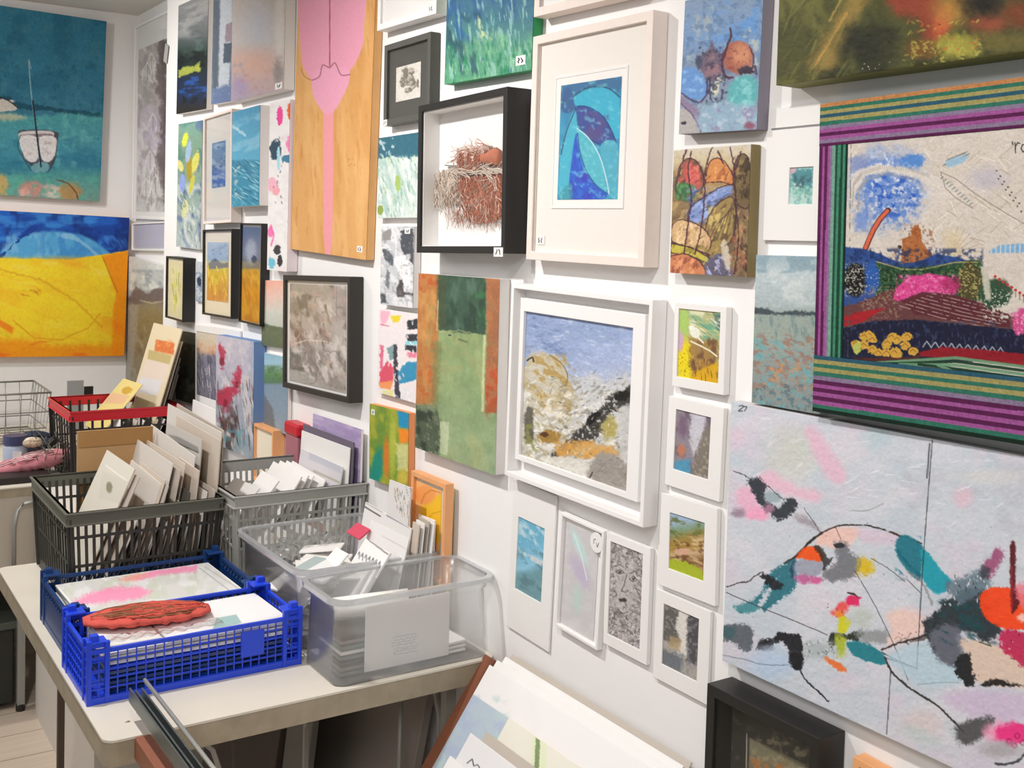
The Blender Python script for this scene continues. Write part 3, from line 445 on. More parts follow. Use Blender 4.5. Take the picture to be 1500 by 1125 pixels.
def a_beach(p):
    p.smooth = True
    p.fill('b9b6ac'); p.grad([(455, '8fa0c4'), (520, '9cadd0'), (560, 'b4bccf'), (580, 'bdbab4'), (740, 'a8a298')], ang=82, jit=8); p.mott('a9b8dc', 16, .48, .68, .6, 8, 2.5, reg=(770, 455, 935, 570)); p.mott('6a7ca8', 6, .54, .7, .6, 10, 2, reg=(772, 462, 830, 522)); p.mott('d4dcec', 5, .62, .76, .5, 14, 2.5, reg=(770, 460, 935, 570)); p.dabs(26, (785, 470, 930, 550), ['c3cee8', '8fa0cc'], 14, 1.2, 14, 18, .6); p.mott('c2c4cc', 12, .5, .66, .6, reg=(768, 500, 800, 530))
    p.poly([(772, 525), (785, 518), (810, 520), (825, 530), (832, 552), (842, 570), (840, 620), (800, 600), (768, 575)], 'c4b796', soft=2, rough=3); p.poly([(776, 538), (800, 530), (822, 545), (828, 560), (815, 572), (795, 575), (775, 560)], 'c8c3b4', soft=2, rough=3); p.mott('b08f4a', 7, .56, .68, .8, 40, 2, reg=(772, 520, 845, 620)); p.line([(772, 528), (780, 524), (782, 530)], '3a3630', 2.5, .9, 1); p.line([(806, 520), (824, 534), (832, 552), (828, 566)], '7a6a44', 1.4, .8, 1)
    p.poly([(768, 575), (790, 590), (810, 618), (838, 600), (842, 640), (768, 660)], 'ccc9bc', soft=3, rough=3, a=.9); p.poly([(842, 560), (870, 548), (890, 560), (925, 555), (925, 640), (850, 680), (838, 620)], 'c9cacb', soft=3, rough=4, a=.9)
    p.mott('efece4', 6, .5, .62, .8, -35, 2, reg=(768, 575, 925, 715)); p.mott('8f8a80', 4, .56, .66, .8, -35, 2, reg=(820, 560, 925, 700)); p.mott('a89a72', 5, .56, .68, .7, 40, 2, reg=(770, 560, 850, 680)); p.dabs(170, (772, 545, 925, 712), ['efece4', 'd9d4c6', '8f8a7c', '77726a', 'c9b988', '4a4740', 'f2efe8'], 9, 1.5, -30, 70, .7)
    bl = [(926, 566), (915, 572), (890, 582), (878, 602), (862, 618), (848, 628), (838, 640), (822, 654), (806, 670), (815, 672), (845, 652), (870, 645), (892, 618), (905, 598), (926, 594)]
    p.poly(bl, '2c2a28', soft=2, rough=5, rsc=5, a=.92); p.mott('cfcfcc', 3.5, .56, .66, .9, reg=(840, 575, 905, 650)); p.blob(868, 612, 14, 6, '1f1e1c', ang=-45, rough=.5); p.blob(912, 580, 12, 7, '1f1e1c', ang=-15, rough=.5)
    p.poly([(770, 600), (780, 600), (782, 640), (776, 650), (769, 640)], '4a463c', soft=2, rough=2, a=.85); p.mott('8a8f4a', 5, .55, .68, .7, 80, 2, reg=(769, 620, 790, 665)); p.blob(805, 640, 16, 10, 'a3803f', rough=.5, soft=.3); p.blob(798, 636, 6, 4, '5a3a24', rough=.5)
    p.poly([(815, 655), (850, 645), (895, 655), (905, 668), (880, 672), (845, 664), (818, 665)], 'd0a058', soft=3, rough=4, a=.9); p.mott('d9a050', 6, .54, .66, .8, 10, 2, reg=(815, 645, 905, 672)); p.blob(893, 628, 12, 16, 'b0a462', rough=.4, soft=.4); p.poly([(908, 600), (926, 600), (924, 680), (908, 660)], 'c6c6c4', soft=3, rough=3, a=.8)
    p.poly([(800, 668), (850, 672), (870, 690), (866, 702), (830, 690), (790, 672)], 'dddad0', soft=3, rough=3); p.poly([(872, 672), (890, 662), (925, 690), (922, 730), (862, 704)], '9f9891', soft=2, rough=3); p.mott('8a837c', 3, .52, .66, .6, 20, 3, reg=(868, 670, 925, 728)); p.line([(868, 692), (862, 704)], '2f2c28', 1.8, .9); p.dabs(60, (780, 600, 920, 720), ['f2efe8', 'dad6ca', '565248'], 7, 1.2, -20, 70, .8); p.tex(.07, 2)
def a_fruit(p):
    p.smooth = True
    p.grad([(0, '8298b4'), (60, '7496c0'), (100, '7f8ca4'), (195, '8a9fac')], jit=6); p.mott('5f94d0', 18, .46, .6, .8, reg=(1045, 0, 1110, 62)); p.mott('a3aeb2', 14, .5, .64, .8, reg=(998, 0, 1050, 90)); p.mott('56749c', 8, .56, .68, .6); p.mott('c0c4b4', 9, .56, .68, .7, reg=(1088, 40, 1112, 110))
    p.poly([(1024, 92), (1030, 78), (1040, 70), (1044, 60), (1048, 72), (1060, 82), (1060, 104), (1050, 118), (1034, 116)], '6c5a6c', soft=2, rough=2.5); p.mott('94707a', 6, .5, .62, .9, reg=(1032, 78, 1056, 112)); p.mott('3f3a50', 5, .56, .68, .8, reg=(1022, 62, 1062, 118)); p.blob(1024, 90, 5, 9, '3f4860', soft=.4, rough=.4)
    p.blob(1081, 84, 22, 24, 'a4604e', rough=.12, soft=.12); p.blob(1086, 80, 14, 15, 'c88a68', rough=.3, soft=.6); p.mott('8a4a44', 5, .58, .7, .7, reg=(1064, 70, 1100, 106)); p.line([(1061, 84), (1066, 66), (1071, 52), (1070, 42)], '4a2434', 2.8, .95, 1); p.line([(1060, 78), (1058, 96), (1064, 112), (1074, 114)], '4a2038', 3.2, .9, 1.5); p.line([(1098, 68), (1104, 84), (1102, 100)], '54344a', 2.5, .85, 1.2); p.blob(1093, 103, 11, 6, '3c2e40', rough=.5, soft=.3); p.line([(1106, 96), (1108, 108)], '54344a', 3, .8, 1)
    p.poly([(998, 104), (1012, 98), (1026, 106), (1036, 124), (1032, 142), (1016, 146), (998, 134)], '6492cc', soft=2.5, rough=2.5); p.mott('8fb8e4', 7, .52, .66, .8, reg=(1000, 104, 1030, 135)); p.line([(998, 136), (1012, 146), (1026, 150), (1036, 136), (1036, 120)], '4a3c64', 2.8, .85, 1.5); p.poly([(996, 140), (1010, 150), (1022, 162), (1020, 168), (1000, 156)], '8a7494', soft=2, rough=2, a=.9)
    p.poly([(1068, 128), (1080, 114), (1096, 110), (1108, 118), (1108, 146), (1094, 158), (1076, 156), (1066, 144)], '5aacb0', soft=3.5, rough=3); p.mott('8acccc', 8, .52, .66, .7, reg=(1070, 112, 1106, 155)); p.blob(1048, 130, 6, 10, 'ccccb8', rough=.35, soft=.2); p.blob(1056, 116, 6, 5, 'b8bcb4', rough=.4); p.line([(1040, 118), (1040, 140), (1046, 150), (1056, 146), (1058, 132)], '403c58', 3, .85, 2); p.mott('34344c', 5, .56, .68, .8, reg=(1034, 110, 1066, 156))
    p.poly([(996, 160), (1012, 164), (1024, 182), (1028, 198), (992, 198)], 'b0aaa6', soft=2, rough=2); p.line([(998, 152), (1016, 170), (1028, 196)], '6a5478', 2.4, .8, 1.5); p.blob(1002, 180, 4, 2.5, '3c3844', rough=.4); p.poly([(1026, 162), (1050, 148), (1106, 158), (1108, 190), (1030, 196)], '92b0c4', soft=4, rough=4, a=.85); p.mott('9484a8', 9, .54, .68, .7, reg=(1020, 158, 1108, 196)); p.mott('b8c8d4', 8, .58, .7, .7, reg=(1020, 150, 1108, 196)); p.blob(1098, 184, 7, 5, '8a5468', soft=.6, rough=.5); p.tex(.06, 2)
def a_trees(p):
    p.smooth = True
    p.grad([(210, 'cfc8bc'), (238, 'c9b894'), (270, '8a7250'), (402, '8c7454')]); p.mott('6a5844', 9, .5, .62, .8, -60, 2, reg=(975, 250, 1100, 410)); p.mott('b89a68', 8, .54, .66, .8, -55, 2.5, reg=(975, 245, 1100, 410)); p.mott('c9b48a', 8, .5, .64, .8, reg=(1040, 215, 1090, 245))
    K = '3c2430'
    def crown(pts, c, hi, lo):
        p.poly(pts, c, soft=1.2, rough=1.5); cx = sum(a for a, b in pts) / len(pts); cy = sum(b for a, b in pts) / len(pts); w = max(a for a, b in pts) - min(a for a, b in pts); h = max(b for a, b in pts) - min(b for a, b in pts)
        p.mott(hi, 5, .52, .64, .85, -60, 2, reg=(cx - w * .35, cy - h * .35, cx + w * .2, cy + h * .35)); p.mott(lo, 5, .55, .67, .8, -60, 2, reg=(cx - w * .45, cy - h * .4, cx + w * .5, cy + h * .45)); p.line(pts + pts[:1], K, 1.6, .8, 1.2)
    crown([(992, 262), (998, 240), (1010, 232), (1022, 238), (1030, 255), (1028, 275), (1005, 288), (990, 282)], '8c5a48', 'd0605a', '4a3a34'); p.blob(1014, 258, 11, 18, 'c85a54', soft=.4, rough=.3, ang=-20); p.mott('e08070', 4, .54, .66, .9, -60, 2, reg=(1006, 240, 1024, 272)); p.poly([(992, 268), (1016, 272), (1018, 290), (994, 292)], '3f6a48', soft=2, rough=2); p.mott('5f9a5c', 4, .5, .64, .9, 80, 2, reg=(992, 270, 1018, 292))
    crown([(1034, 268), (1036, 246), (1046, 232), (1060, 236), (1072, 252), (1074, 270), (1056, 266)], 'd08a50', 'eaa868', 'a85a34'); crown([(1074, 262), (1078, 235), (1088, 225), (1098, 240), (1098, 300), (1082, 300)], '6f5c40', '9a8454', '3c3020')
    p.poly([(1006, 322), (1010, 305), (1030, 290), (1050, 278), (1072, 272), (1070, 284), (1052, 294), (1040, 312), (1026, 326), (1008, 328)], '7f94c8', soft=1.5, rough=2); p.mott('a4b6e4', 5, .5, .64, .9, -30, 2, reg=(1008, 276, 1070, 326)); p.mott('4a5a90', 4, .58, .7, .8, -30, 2, reg=(1008, 276, 1070, 326)); p.line([(1006, 326), (1012, 304), (1032, 288), (1056, 274), (1074, 270)], K, 1.6, .8, 1)
    crown([(1030, 350), (1038, 318), (1052, 298), (1072, 288), (1078, 310), (1076, 340), (1064, 362), (1046, 380), (1036, 372)], '9c8450', 'd4bc74', '5a4834')
    for k in range(5): p.line([(1036 + k * 7, 358 - k * 3), (1050 + k * 5, 330 - k * 3), (1072, 306 - k * 2)], '5a4638', 1.4, .75, 1)
    crown([(984, 330), (996, 322), (1016, 326), (1034, 338), (1042, 356), (1030, 372), (1004, 362), (984, 352)], 'd4b084', 'ecd0a0', 'a07850'); crown([(984, 356), (1010, 362), (1036, 376), (1038, 386), (1010, 374), (984, 370)], 'c4b84a', 'e0d470', '8a7a34')
    crown([(980, 376), (1002, 372), (1024, 382), (1034, 400), (1020, 408), (978, 408)], 'd0845a', 'eaa478', '8a4a3c'); p.poly([(1034, 384), (1052, 372), (1066, 380), (1072, 404), (1036, 404)], '5f5c74', soft=2, rough=2); p.mott('b4b4d4', 4, .54, .66, .9, 60, 2, reg=(1034, 375, 1072, 404)); p.poly([(1056, 360), (1064, 352), (1070, 378), (1068, 400), (1060, 382)], 'c9bca8', soft=1.5, rough=1.5)
    p.mott('9a5a48', 5, .54, .66, .8, 80, 2, reg=(1072, 300, 1098, 402)); p.mott('3f3028', 5, .58, .7, .8, 75, 2, reg=(1074, 240, 1100, 402))
    for L_ in ([(1013, 222), (1008, 250), (1013, 290), (1008, 330), (1002, 372)], [(1044, 214), (1033, 250), (1032, 290), (1026, 340), (1018, 372)], [(1070, 216), (1076, 250), (1078, 300), (1082, 345), (1076, 402)], [(1086, 222), (1076, 256)], [(984, 356), (1010, 362), (1040, 374)], [(1060, 240), (1052, 222)], [(1000, 236), (1006, 218)]): p.line(L_, '4a2634', 2, .85, 1.3)
    p.dabs(40, (985, 245, 1092, 400), ['4a3a2c', 'e4cc98', '3a3a50', 'b86a48'], 12, 1.6, -55, 25, .6); p.tex(.08, 2)
def a_tinyteal(p): p.fill('b9d4cf'); p.mott('6fa8a4', 8, .48, .62, .9); p.poly([(1160, 250), (1191, 246), (1190, 275), (1180, 285), (1172, 268), (1160, 266)], '4f8a92', soft=2, rough=3); p.mott('3f5f68', 6, .55, .68, .8, reg=(1163, 255, 1190, 290)); p.mott('9fd0b8', 6, .56, .68, .8, reg=(1158, 272, 1190, 300)); p.blob(1160, 250, 6, 4, 'c9a8b0'); p.tex(.04, 2)
def a_dusk(p):
    p.grad([(375, '9fb4bc'), (400, 'b9c6ca'), (448, 'a9b6b8'), (462, '98a49c'), (500, '98a39a'), (530, '8f9a98'), (585, '8a9290'), (610, '84908e')], jit=4); p.mott('7f9aa6', 14, .5, .65, .7, reg=(1100, 375, 1200, 400)); p.mott('d0d6d4', 18, .5, .66, .6, reg=(1100, 395, 1200, 448))
    p.poly([(1100, 450), (1125, 452), (1135, 458), (1165, 455), (1196, 458), (1196, 463), (1100, 460)], '3f4a50', soft=1.4, rough=2); p.mott('5f7f84', 5, .58, .7, .5, 85, 3, reg=(1100, 462, 1200, 500)); p.mott('6fa8ac', 7, .54, .66, .8, 30, 1.5, reg=(1100, 495, 1200, 600)); p.mott('9a7466', 6, .56, .68, .8, 20, 1.5, reg=(1100, 490, 1200, 575)); p.mott('c0916a', 5, .6, .7, .8, 20, 1.5, reg=(1110, 530, 1195, 575)); p.mott('54707a', 5, .6, .7, .7, reg=(1100, 560, 1200, 610)); p.tex(.07, 2)
def a_autumn(p):
    p.smooth = True
    p.fill('4a4a24'); p.mott('6a6a34', 40, .46, .6, .9, 70, 1.6, reg=(1100, -300, 1260, 140)); p.mott('2a2c16', 26, .5, .64, .9, -60, 1.6, reg=(1200, 40, 1720, 160)); p.mott('34351a', 22, .5, .66, .7, 60, 2)
    p.poly([(1255, -20), (1290, -30), (1245, 40), (1225, 95), (1200, 105), (1185, 95), (1215, 40), (1235, 10)], '957a3e', soft=11, rough=8, rsc=14, a=.9); p.line([(1215, 30), (1232, 0), (1262, -50)], 'b59a54', 3, .6, 2); p.line([(1192, 100), (1215, 60), (1240, 20)], 'c49a4c', 4, .5, 2)
    p.poly([(1305, -40), (1345, -20), (1385, 10), (1388, 40), (1372, 66), (1355, 60), (1345, 30), (1305, 14)], '8a3c26', soft=10, rough=6, rsc=14); p.blob(1382, 30, 12, 26, 'b85a34', ang=20, soft=.6, rough=.3); p.blob(1395, 12, 26, 24, 'a87c38', soft=.8, rough=.3, a=.8); p.blob(1448, 34, 28, 14, '8f4630', soft=.8, rough=.3, a=.9); p.blob(1440, 5, 28, 18, '1c1610', soft=.8, rough=.3); p.blob(1500, 20, 30, 20, '6f3a20', soft=.6); p.blob(1560, 10, 40, 60, '5a3a20', soft=.7)
    p.blob(1400, 68, 34, 18, '97903a', soft=.5, rough=.4); p.blob(1350, 72, 22, 14, '6f4a22', soft=.6, rough=.3); p.blob(1470, 60, 40, 14, '6a6030', soft=.6, rough=.4, a=.8); p.mott('a8a24a', 5, .56, .68, .8, reg=(1335, 60, 1445, 95)); p.dabs(60, (1320, 30, 1440, 92), ['b0a84a', '3a3a1c', '8f8a3c', 'c0602c'], 8, 3, -20, 60, .6)
    p.blob(1270, 70, 36, 32, '1f2214', soft=.8, rough=.3, a=.9); p.dabs(12, (1262, 84, 1316, 106), ['d8d0b8'], 2.2, 1, 0, 60); p.dabs(40, (1150, -20, 1240, 120), ['5f6030', '7a7a40', '3c3e1e'], 40, 4, -60, 12, .4); p.tex(.06, 3)
def a_embroid(p):      # stitched textile inner panel
    p.fill('d5cbc0'); p.mott('ddd5cc', 14, .5, .66, .6)
    x0 = 1244
    p.blob(1300, 270, 46, 50, '7f9cd4', soft=.5, rough=.4, rsc=8); p.mott('2f5fc0', 7, .46, .6, .9, reg=(1310, 285, 44, 42, 1)); p.mott('d8dce8', 6, .56, .66, .9, reg=(1305, 272, 66, 56, 1)); p.mott('5f86cc', 5, .52, .66, .8, reg=(1300, 285, 58, 60, 1)); p.blob(1335, 235, 18, 9, '5a8cd0', soft=.4, rough=.5); p.blob(1260, 240, 14, 12, '7f8fc0', soft=.5, rough=.5, a=.8); p.blob(1262, 325, 12, 16, '6f90d0', soft=.5, rough=.5, a=.8)
    p.poly([(1246, 262), (1258, 248), (1285, 240), (1320, 244), (1350, 252), (1380, 262), (1420, 300), (1380, 290), (1345, 262), (1300, 252), (1268, 258), (1252, 285), (1256, 310), (1246, 300)], 'dcd4ca', soft=2, rough=2)
    for q in ([(1248, 300), (1250, 268), (1262, 252), (1290, 243), (1330, 246), (1360, 256)], [(1256, 306), (1258, 276), (1270, 260), (1300, 252), (1340, 262)]): 
        for i in range(60): 
            t = i / 59. * (len(q) - 1); k = min(int(t), len(q) - 2); f = t - k; x = q[k][0] * (1 - f) + q[k + 1][0] * f; y = q[k][1] * (1 - f) + q[k + 1][1] * f
            p.line([(x, y), (x + 1.5, y + 4)], 'a8a098', .8, .8)
    # cream cut-work fronds to the right
    r = p.rs
    for k in range(110):
        x = r.uniform(1355, 1620); y = 250 + (x - 1355) * .35 + r.uniform(-60, 90); a = math.radians(r.choice([20, 35, -40, 60]) + r.uniform(-8, 8)); L = r.uniform(10, 26)
        if y < 400: p.line([(x, y), (x + L * math.cos(a), y + L * math.sin(a))], ['b9a894', 'efe7da', 'c8b8a4'][k % 3], 1.3, .7)
    for q in ([(1378, 252), (1400, 262), (1430, 285), (1470, 310), (1520, 340)], [(1378, 252), (1385, 275), (1400, 290), (1425, 305)]): p.line(q, '8f8478', 1.2, .8)
    for q, n in (([(1378, 262), (1425, 304)], 11), ([(1382, 243), (1420, 226)], 10), ([(1386, 236), (1416, 224)], 9)):
        for i in range(n): t = i / n; x = q[0][0] + (q[1][0] - q[0][0]) * t; y = q[0][1] + (q[1][1] - q[0][1]) * t; p.line([(x, y), (x + 4, y - 3)], '6f7f84', 1.2, .9)
    p.poly([(1384, 238), (1400, 230), (1420, 228), (1412, 238), (1390, 246)], '9cc0d8', soft=1.5, rough=1); p.poly([(1448, 368), (1465, 359), (1510, 356), (1560, 362), (1510, 370), (1450, 371)], '7fb0d8', soft=1); p.blob(1448, 262, 26, 16, 'b9b4c4', soft=.6, rough=.4, a=.6)
    for i in range(9): p.line([(1452 + i * 7, 358), (1452 + i * 7, 372)], 'dcd4ca', 1.6, .9)
    for i in range(14): t = i / 13.; p.blob(1460 + t * 36, 250 + t * 52 + (8 if i % 2 else 0), 1.6, 1.6, '7a6f68', rough=0)
    for k in range(13):
        a = math.radians(-80 + k * 15); p.line([(1396 + 10 * math.cos(a), 372 + 10 * math.sin(a)), (1396 + 40 * math.cos(a), 372 + 40 * math.sin(a))], 'a8906c', .9, .6)
    p.blob(1396, 358, 14, 22, 'd8c49a', soft=.6, rough=.4, a=.6)
    # castle, red arc
    p.poly([(1320, 388), (1322, 350), (1334, 346), (1336, 334), (1340, 330), (1345, 329), (1349, 336), (1350, 352), (1356, 362), (1366, 372), (1370, 388)], 'b06a3c', soft=.8, rough=.8); p.mott('8a4c28', 3, .54, .66, .6, reg=(1320, 330, 1368, 386)); p.blob(1318, 362, 3, 3, '3a3030'); p.mott('c8a890', 4, .5, .62, .7, reg=(1300, 362, 1320, 380))
    p.line([(1301, 308), (1290, 320), (1280, 336), (1272, 354), (1268, 364)], '5a2c28', 8, .95); p.line([(1300, 309), (1289, 321), (1279, 337), (1271, 355), (1268, 363)], 'd8694c', 5)
    # hills
    p.poly([(1222, 360), (1262, 364), (1290, 372), (1320, 386), (1345, 384), (1370, 372), (1400, 376), (1430, 386), (1430, 470), (1222, 470)], '2b4a8c', soft=.9, rough=.8); p.mott('1f2f5c', 6, .5, .64, .7, reg=(1222, 364, 1440, 396)); p.poly([(1280, 385), (1330, 394), (1380, 388), (1440, 380), (1436, 440), (1280, 440)], '2f4f34', soft=1.5, rough=2); p.line([(1284, 383), (1320, 394), (1350, 395), (1400, 384), (1432, 384)], 'a8a06a', 1.8, .9, .6); p.mott('1c2f20', 5, .5, .62, .8, reg=(1290, 392, 1440, 440)); p.mott('5a7a4a', 3, .6, .7, .8, reg=(1285, 386, 1440, 430))
    p.blob(1253, 410, 17, 24, '1c1d1c', rough=.1); p.mott('b0aea4', 2.2, .56, .64, .9, reg=(1222, 386, 1268, 434)); p.blob(1278, 408, 10, 26, '2f5ca8', rough=.3, soft=.3); p.mott('e0e0d4', 2, .68, .74, .8, reg=(1268, 385, 1290, 430)); p.blob(1420, 415, 18, 30, '4f4a30', rough=.3); p.mott('b0a868', 2.4, .56, .66, .9, reg=(1404, 384, 1440, 442))
    p.poly([(1222, 452), (1262, 442), (1290, 430), (1320, 418), (1350, 420), (1400, 440), (1460, 460), (1600, 480), (1600, 520), (1222, 520)], '6a3f3c', soft=1, rough=1.2); p.mott('9a7f6c', 2.4, .56, .66, .8, reg=(1262, 420, 1320, 466))
    p.poly([(1308, 440), (1314, 420), (1330, 406), (1360, 400), (1390, 406), (1404, 418), (1400, 430), (1360, 428), (1330, 440)], 'e04a94', soft=1.2, rough=1.5); p.mott('f08ab8', 4, .52, .64, .8, reg=(1312, 402, 1400, 438)); p.mott('b82a6c', 3, .6, .7, .8, reg=(1312, 402, 1404, 440)); p.blob(1392, 416, 14, 10, 'a02a5a', rough=.4, soft=.5, a=.7)
    p.poly([(1320, 440), (1350, 428), (1400, 432), (1450, 448), (1480, 462), (1480, 480), (1400, 470), (1340, 460)], '5c2c34', soft=1, rough=1)
    for k in range(7): p.line([(1318 + k * 8, 448 - k * 3), (1380 + k * 12, 466 - k * 2.5), (1450 + k * 8, 480 - k * 3)], 'cdbcae', 1, .7, .3, br=.35)
    p.poly([(1222, 468), (1262, 456), (1300, 450), (1280, 462), (1262, 472), (1222, 482)], 'a8242c', soft=1, rough=1); p.poly([(1222, 484), (1280, 470), (1340, 468), (1420, 476), (1510, 484), (1600, 500), (1600, 530), (1222, 530)], '1c2038', soft=1, rough=1.5); p.mott('3f4a68', 3, .58, .68, .7, 85, 2, reg=(1222, 470, 1620, 510))
    p.blob(1458, 430, 24, 22, '34503c', rough=.2); p.mott('dedccc', 2.4, .58, .66, .9, reg=(1440, 425, 1486, 470)); p.poly([(1436, 390), (1448, 392), (1452, 440), (1444, 440)], 'c9c4b4', soft=1.5, rough=1)
    for i in range(9): x = 1458 + i * 6; y = 405 + i * 4.; p.line([(x, y), (x, y + 10)], '6a4a40', 1, .9); p.blob(x, y, 2.2, 2.2, 'c03a3a', rough=.2)
    p.blob(1502, 470, 20, 22, 'd0508c', rough=.3); p.mott('f0b0cc', 3, .56, .66, .8, reg=(1484, 450, 1560, 490))
    for k in range(22): x = r.uniform(1252, 1340); y = r.uniform(492, 522) - (x < 1300) * 3; p.blob(x, y, 7, 6, 'd0a244', rough=.4, rsc=3); p.line([(x - 4, y), (x, y - 3), (x + 4, y + 1)], '7a5420', .9, .8)
    p.blob(1256, 510, 6, 10, 'b8c060', rough=.4); p.poly([(1222, 528), (1262, 524), (1330, 524), (1350, 518), (1346, 528), (1300, 532)], '5a2f28', soft=1, rough=1.5)
    for i in range(10): x = 1352 + i * 12; p.line([(x, 508 + i), (x + 6, 500 + i), (x + 12, 509 + i)], 'a8aeb8', 1.6, .9, .6)
    p.poly([(1346, 516), (1380, 508), (1440, 512), (1620, 530), (1620, 550), (1440, 530), (1350, 522)], '94202a', soft=1, rough=1)
    for k in range(5): p.line([(1262 + k * 28, 533 - k * 1.2 + k * 1.5), (1400, 524 + k * 5.4), (1640, 556 + k * 6)], ['6f9a78', '1f3f2c'][k % 2], 4.2, .95)
    p.line([(1242, 530), (1247, 212)], '5a5a50', 1.2, .7, .8, br=.4)
    # stitched lettering near the top edge
    L = lambda pts: p.line(pts, '3a3838', 1.6, .95)
    L([(1483, 208), (1484, 212)]); L([(1487, 209), (1488, 224)]); L([(1488, 214), (1491, 209), (1494, 210)]); L([(1503, 212), (1498, 212), (1496, 218), (1499, 223), (1503, 219), (1503, 211), (1504, 224)])
    p.C *= .95; p.tex(.07, 2, 0, 1)
GA, GB, GC, PA, PB, PC = '2f6a58', '968e5a', '2a5464', '94508a', '541f48', '80708a'
def stripe_side(axis_pts, cols):
    """stripes across a band: axis_pts = two far-apart pairs of px marking outer and inner edge"""
    (o1, i1), (o2, i2) = axis_pts
    def f(p):
        ex, ey = o2[0] - o1[0], o2[1] - o1[1]; t = ((p.X - o1[0]) * ex + (p.Y - o1[1]) * ey) / (ex * ex + ey * ey)
        ox = o1[0] + ex * t; oy = o1[1] + ey * t; ix = i1[0] + (i2[0] - i1[0]) * t; iy = i1[1] + (i2[1] - i1[1]) * t
        u = ((p.X - ox) * (ix - ox) + (p.Y - oy) * (iy - oy)) / ((ix - ox) ** 2 + (iy - oy) ** 2 + 1e-6); n = len(cols)
        k = np.clip((u * n), 0, n - .001); k0 = k.astype(int); cc = np.array([hx(c) for c in cols]); p.C = cc[k0].astype(np.float32); p.C = p.C.copy()
        p.tex(.16, 1.6); p.tex(.08, 5)
    return f
def a_bigabs(p):
    p.smooth = True
    p.fill('cad0d8'); p.mott('c2ccd6', 60, .46, .62, .9); p.mott('d4cbd6', 50, .52, .66, .7); p.mott('b9ccd4', 40, .54, .68, .7, 0, 2, reg=(1080, 590, 1700, 720)); p.mott('dcd9e0', 30, .5, .7, .5, 10, 2); p.mott('bcc0c8', 30, .56, .7, .6, 15, 1.5, reg=(1300, 680, 1700, 850))
    p.blob(1160, 665, 34, 36, 'cacfc4', soft=.7, rough=.2, a=.8); p.poly([(1178, 632), (1196, 628), (1230, 680), (1240, 700), (1232, 708), (1212, 700), (1196, 672)], 'e5b9cd', soft=7, rough=4, a=.85); p.poly([(1108, 700), (1130, 690), (1165, 712), (1200, 720), (1198, 736), (1165, 728), (1120, 712)], 'e9bacd', soft=6, rough=4, a=.85); p.blob(1094, 735, 16, 22, 'eab3cb', soft=.5, rough=.5, rsc=10, a=.9); p.blob(1110, 752, 18, 10, 'f0a9c6', soft=.4, rough=.4); p.blob(1080, 640, 12, 14, 'dcc6d4', soft=.7, a=.7); p.blob(1412, 728, 14, 14, 'dcc0cc', soft=.6, rough=.4, ang=40, a=.9); p.blob(1450, 698, 50, 10, 'd3d3d2', soft=.7, rough=.3, a=.8)
    # upper-left black marks
    p.poly([(1096, 706), (1112, 700), (1122, 710), (1118, 726), (1130, 740), (1142, 744), (1150, 732), (1165, 732), (1170, 742), (1160, 752), (1150, 760), (1138, 762), (1130, 754), (1112, 736)], '333840', soft=1.8, rough=4, rsc=7); p.blob(1132, 728, 12, 9, '9fb0b8', soft=.3, rough=.5, rsc=6); p.blob(1082, 752, 10, 7, 'a08f9e', soft=.5, rough=.4); p.blob(1126, 745, 8, 7, 'a07890', soft=.4, rough=.5); p.line([(1074, 690), (1090, 696), (1102, 704), (1122, 710), (1138, 724), (1148, 732)], '3f3f46', 1.2, .85, 1.5); p.poly([(1165, 755), (1190, 762), (1200, 778), (1186, 772), (1168, 764)], '9a8f98', soft=4, rough=3, a=.8); p.line([(1178, 745), (1190, 762), (1202, 780)], '54504f', 1, .8, 1.5)
    # arch
    p.poly([(1200, 782), (1222, 772), (1260, 774), (1256, 786), (1236, 806), (1216, 802), (1196, 796)], 'efc3b6', soft=3, rough=3, a=.9); p.poly([(1255, 776), (1310, 780), (1316, 796), (1270, 796)], 'd8c6d4', soft=5, rough=3, a=.9)
    p.line([(1162, 818), (1180, 800), (1200, 784), (1222, 772), (1245, 769), (1270, 770), (1295, 776), (1316, 784), (1350, 796)], '3a342e', 2.4, .95, 1.2, br=.2); p.line([(1150, 825), (1170, 812), (1185, 794), (1204, 780)], '2f2c28', 3, .9, 1.2)
    p.poly([(1142, 845), (1120, 870), (1108, 888), (1090, 898), (1084, 892), (1100, 882), (1118, 866), (1120, 850), (1132, 836), (1150, 826), (1166, 820), (1168, 852), (1160, 868), (1146, 878), (1130, 888), (1116, 892)], '2f7280', soft=1.6, rough=3.5, rsc=8); p.poly([(1115, 842), (1126, 842), (1136, 850), (1146, 856), (1142, 864), (1130, 862), (1120, 852)], '24262a', soft=1, rough=3, rsc=5); p.line([(1065, 860), (1082, 854), (1096, 852), (1106, 844), (1118, 838)], '3c3434', 1.8, .9, 1.5); p.blob(1094, 890, 16, 7, '4f9098', soft=.3, rough=.6, rsc=5)
    p.line([(1160, 845), (1163, 822), (1158, 838)], '29405a', 3, .8, 2); p.blob(1186, 832, 22, 15, 'a0a4b4', soft=.3, rough=.5, rsc=7); p.blob(1178, 848, 12, 7, 'c06a9a', soft=.4, rough=.6, rsc=5); p.blob(1195, 850, 9, 5, 'd05a94', soft=.4, rough=.5, a=.9); p.poly([(1166, 818), (1176, 804), (1190, 800), (1202, 804), (1206, 820), (1190, 822), (1176, 818)], 'f0561c', soft=1, rough=1.5); p.poly([(1192, 800), (1204, 802), (1212, 818), (1222, 816), (1206, 836), (1204, 820)], '2c2c2c', soft=1, rough=2, a=.85)
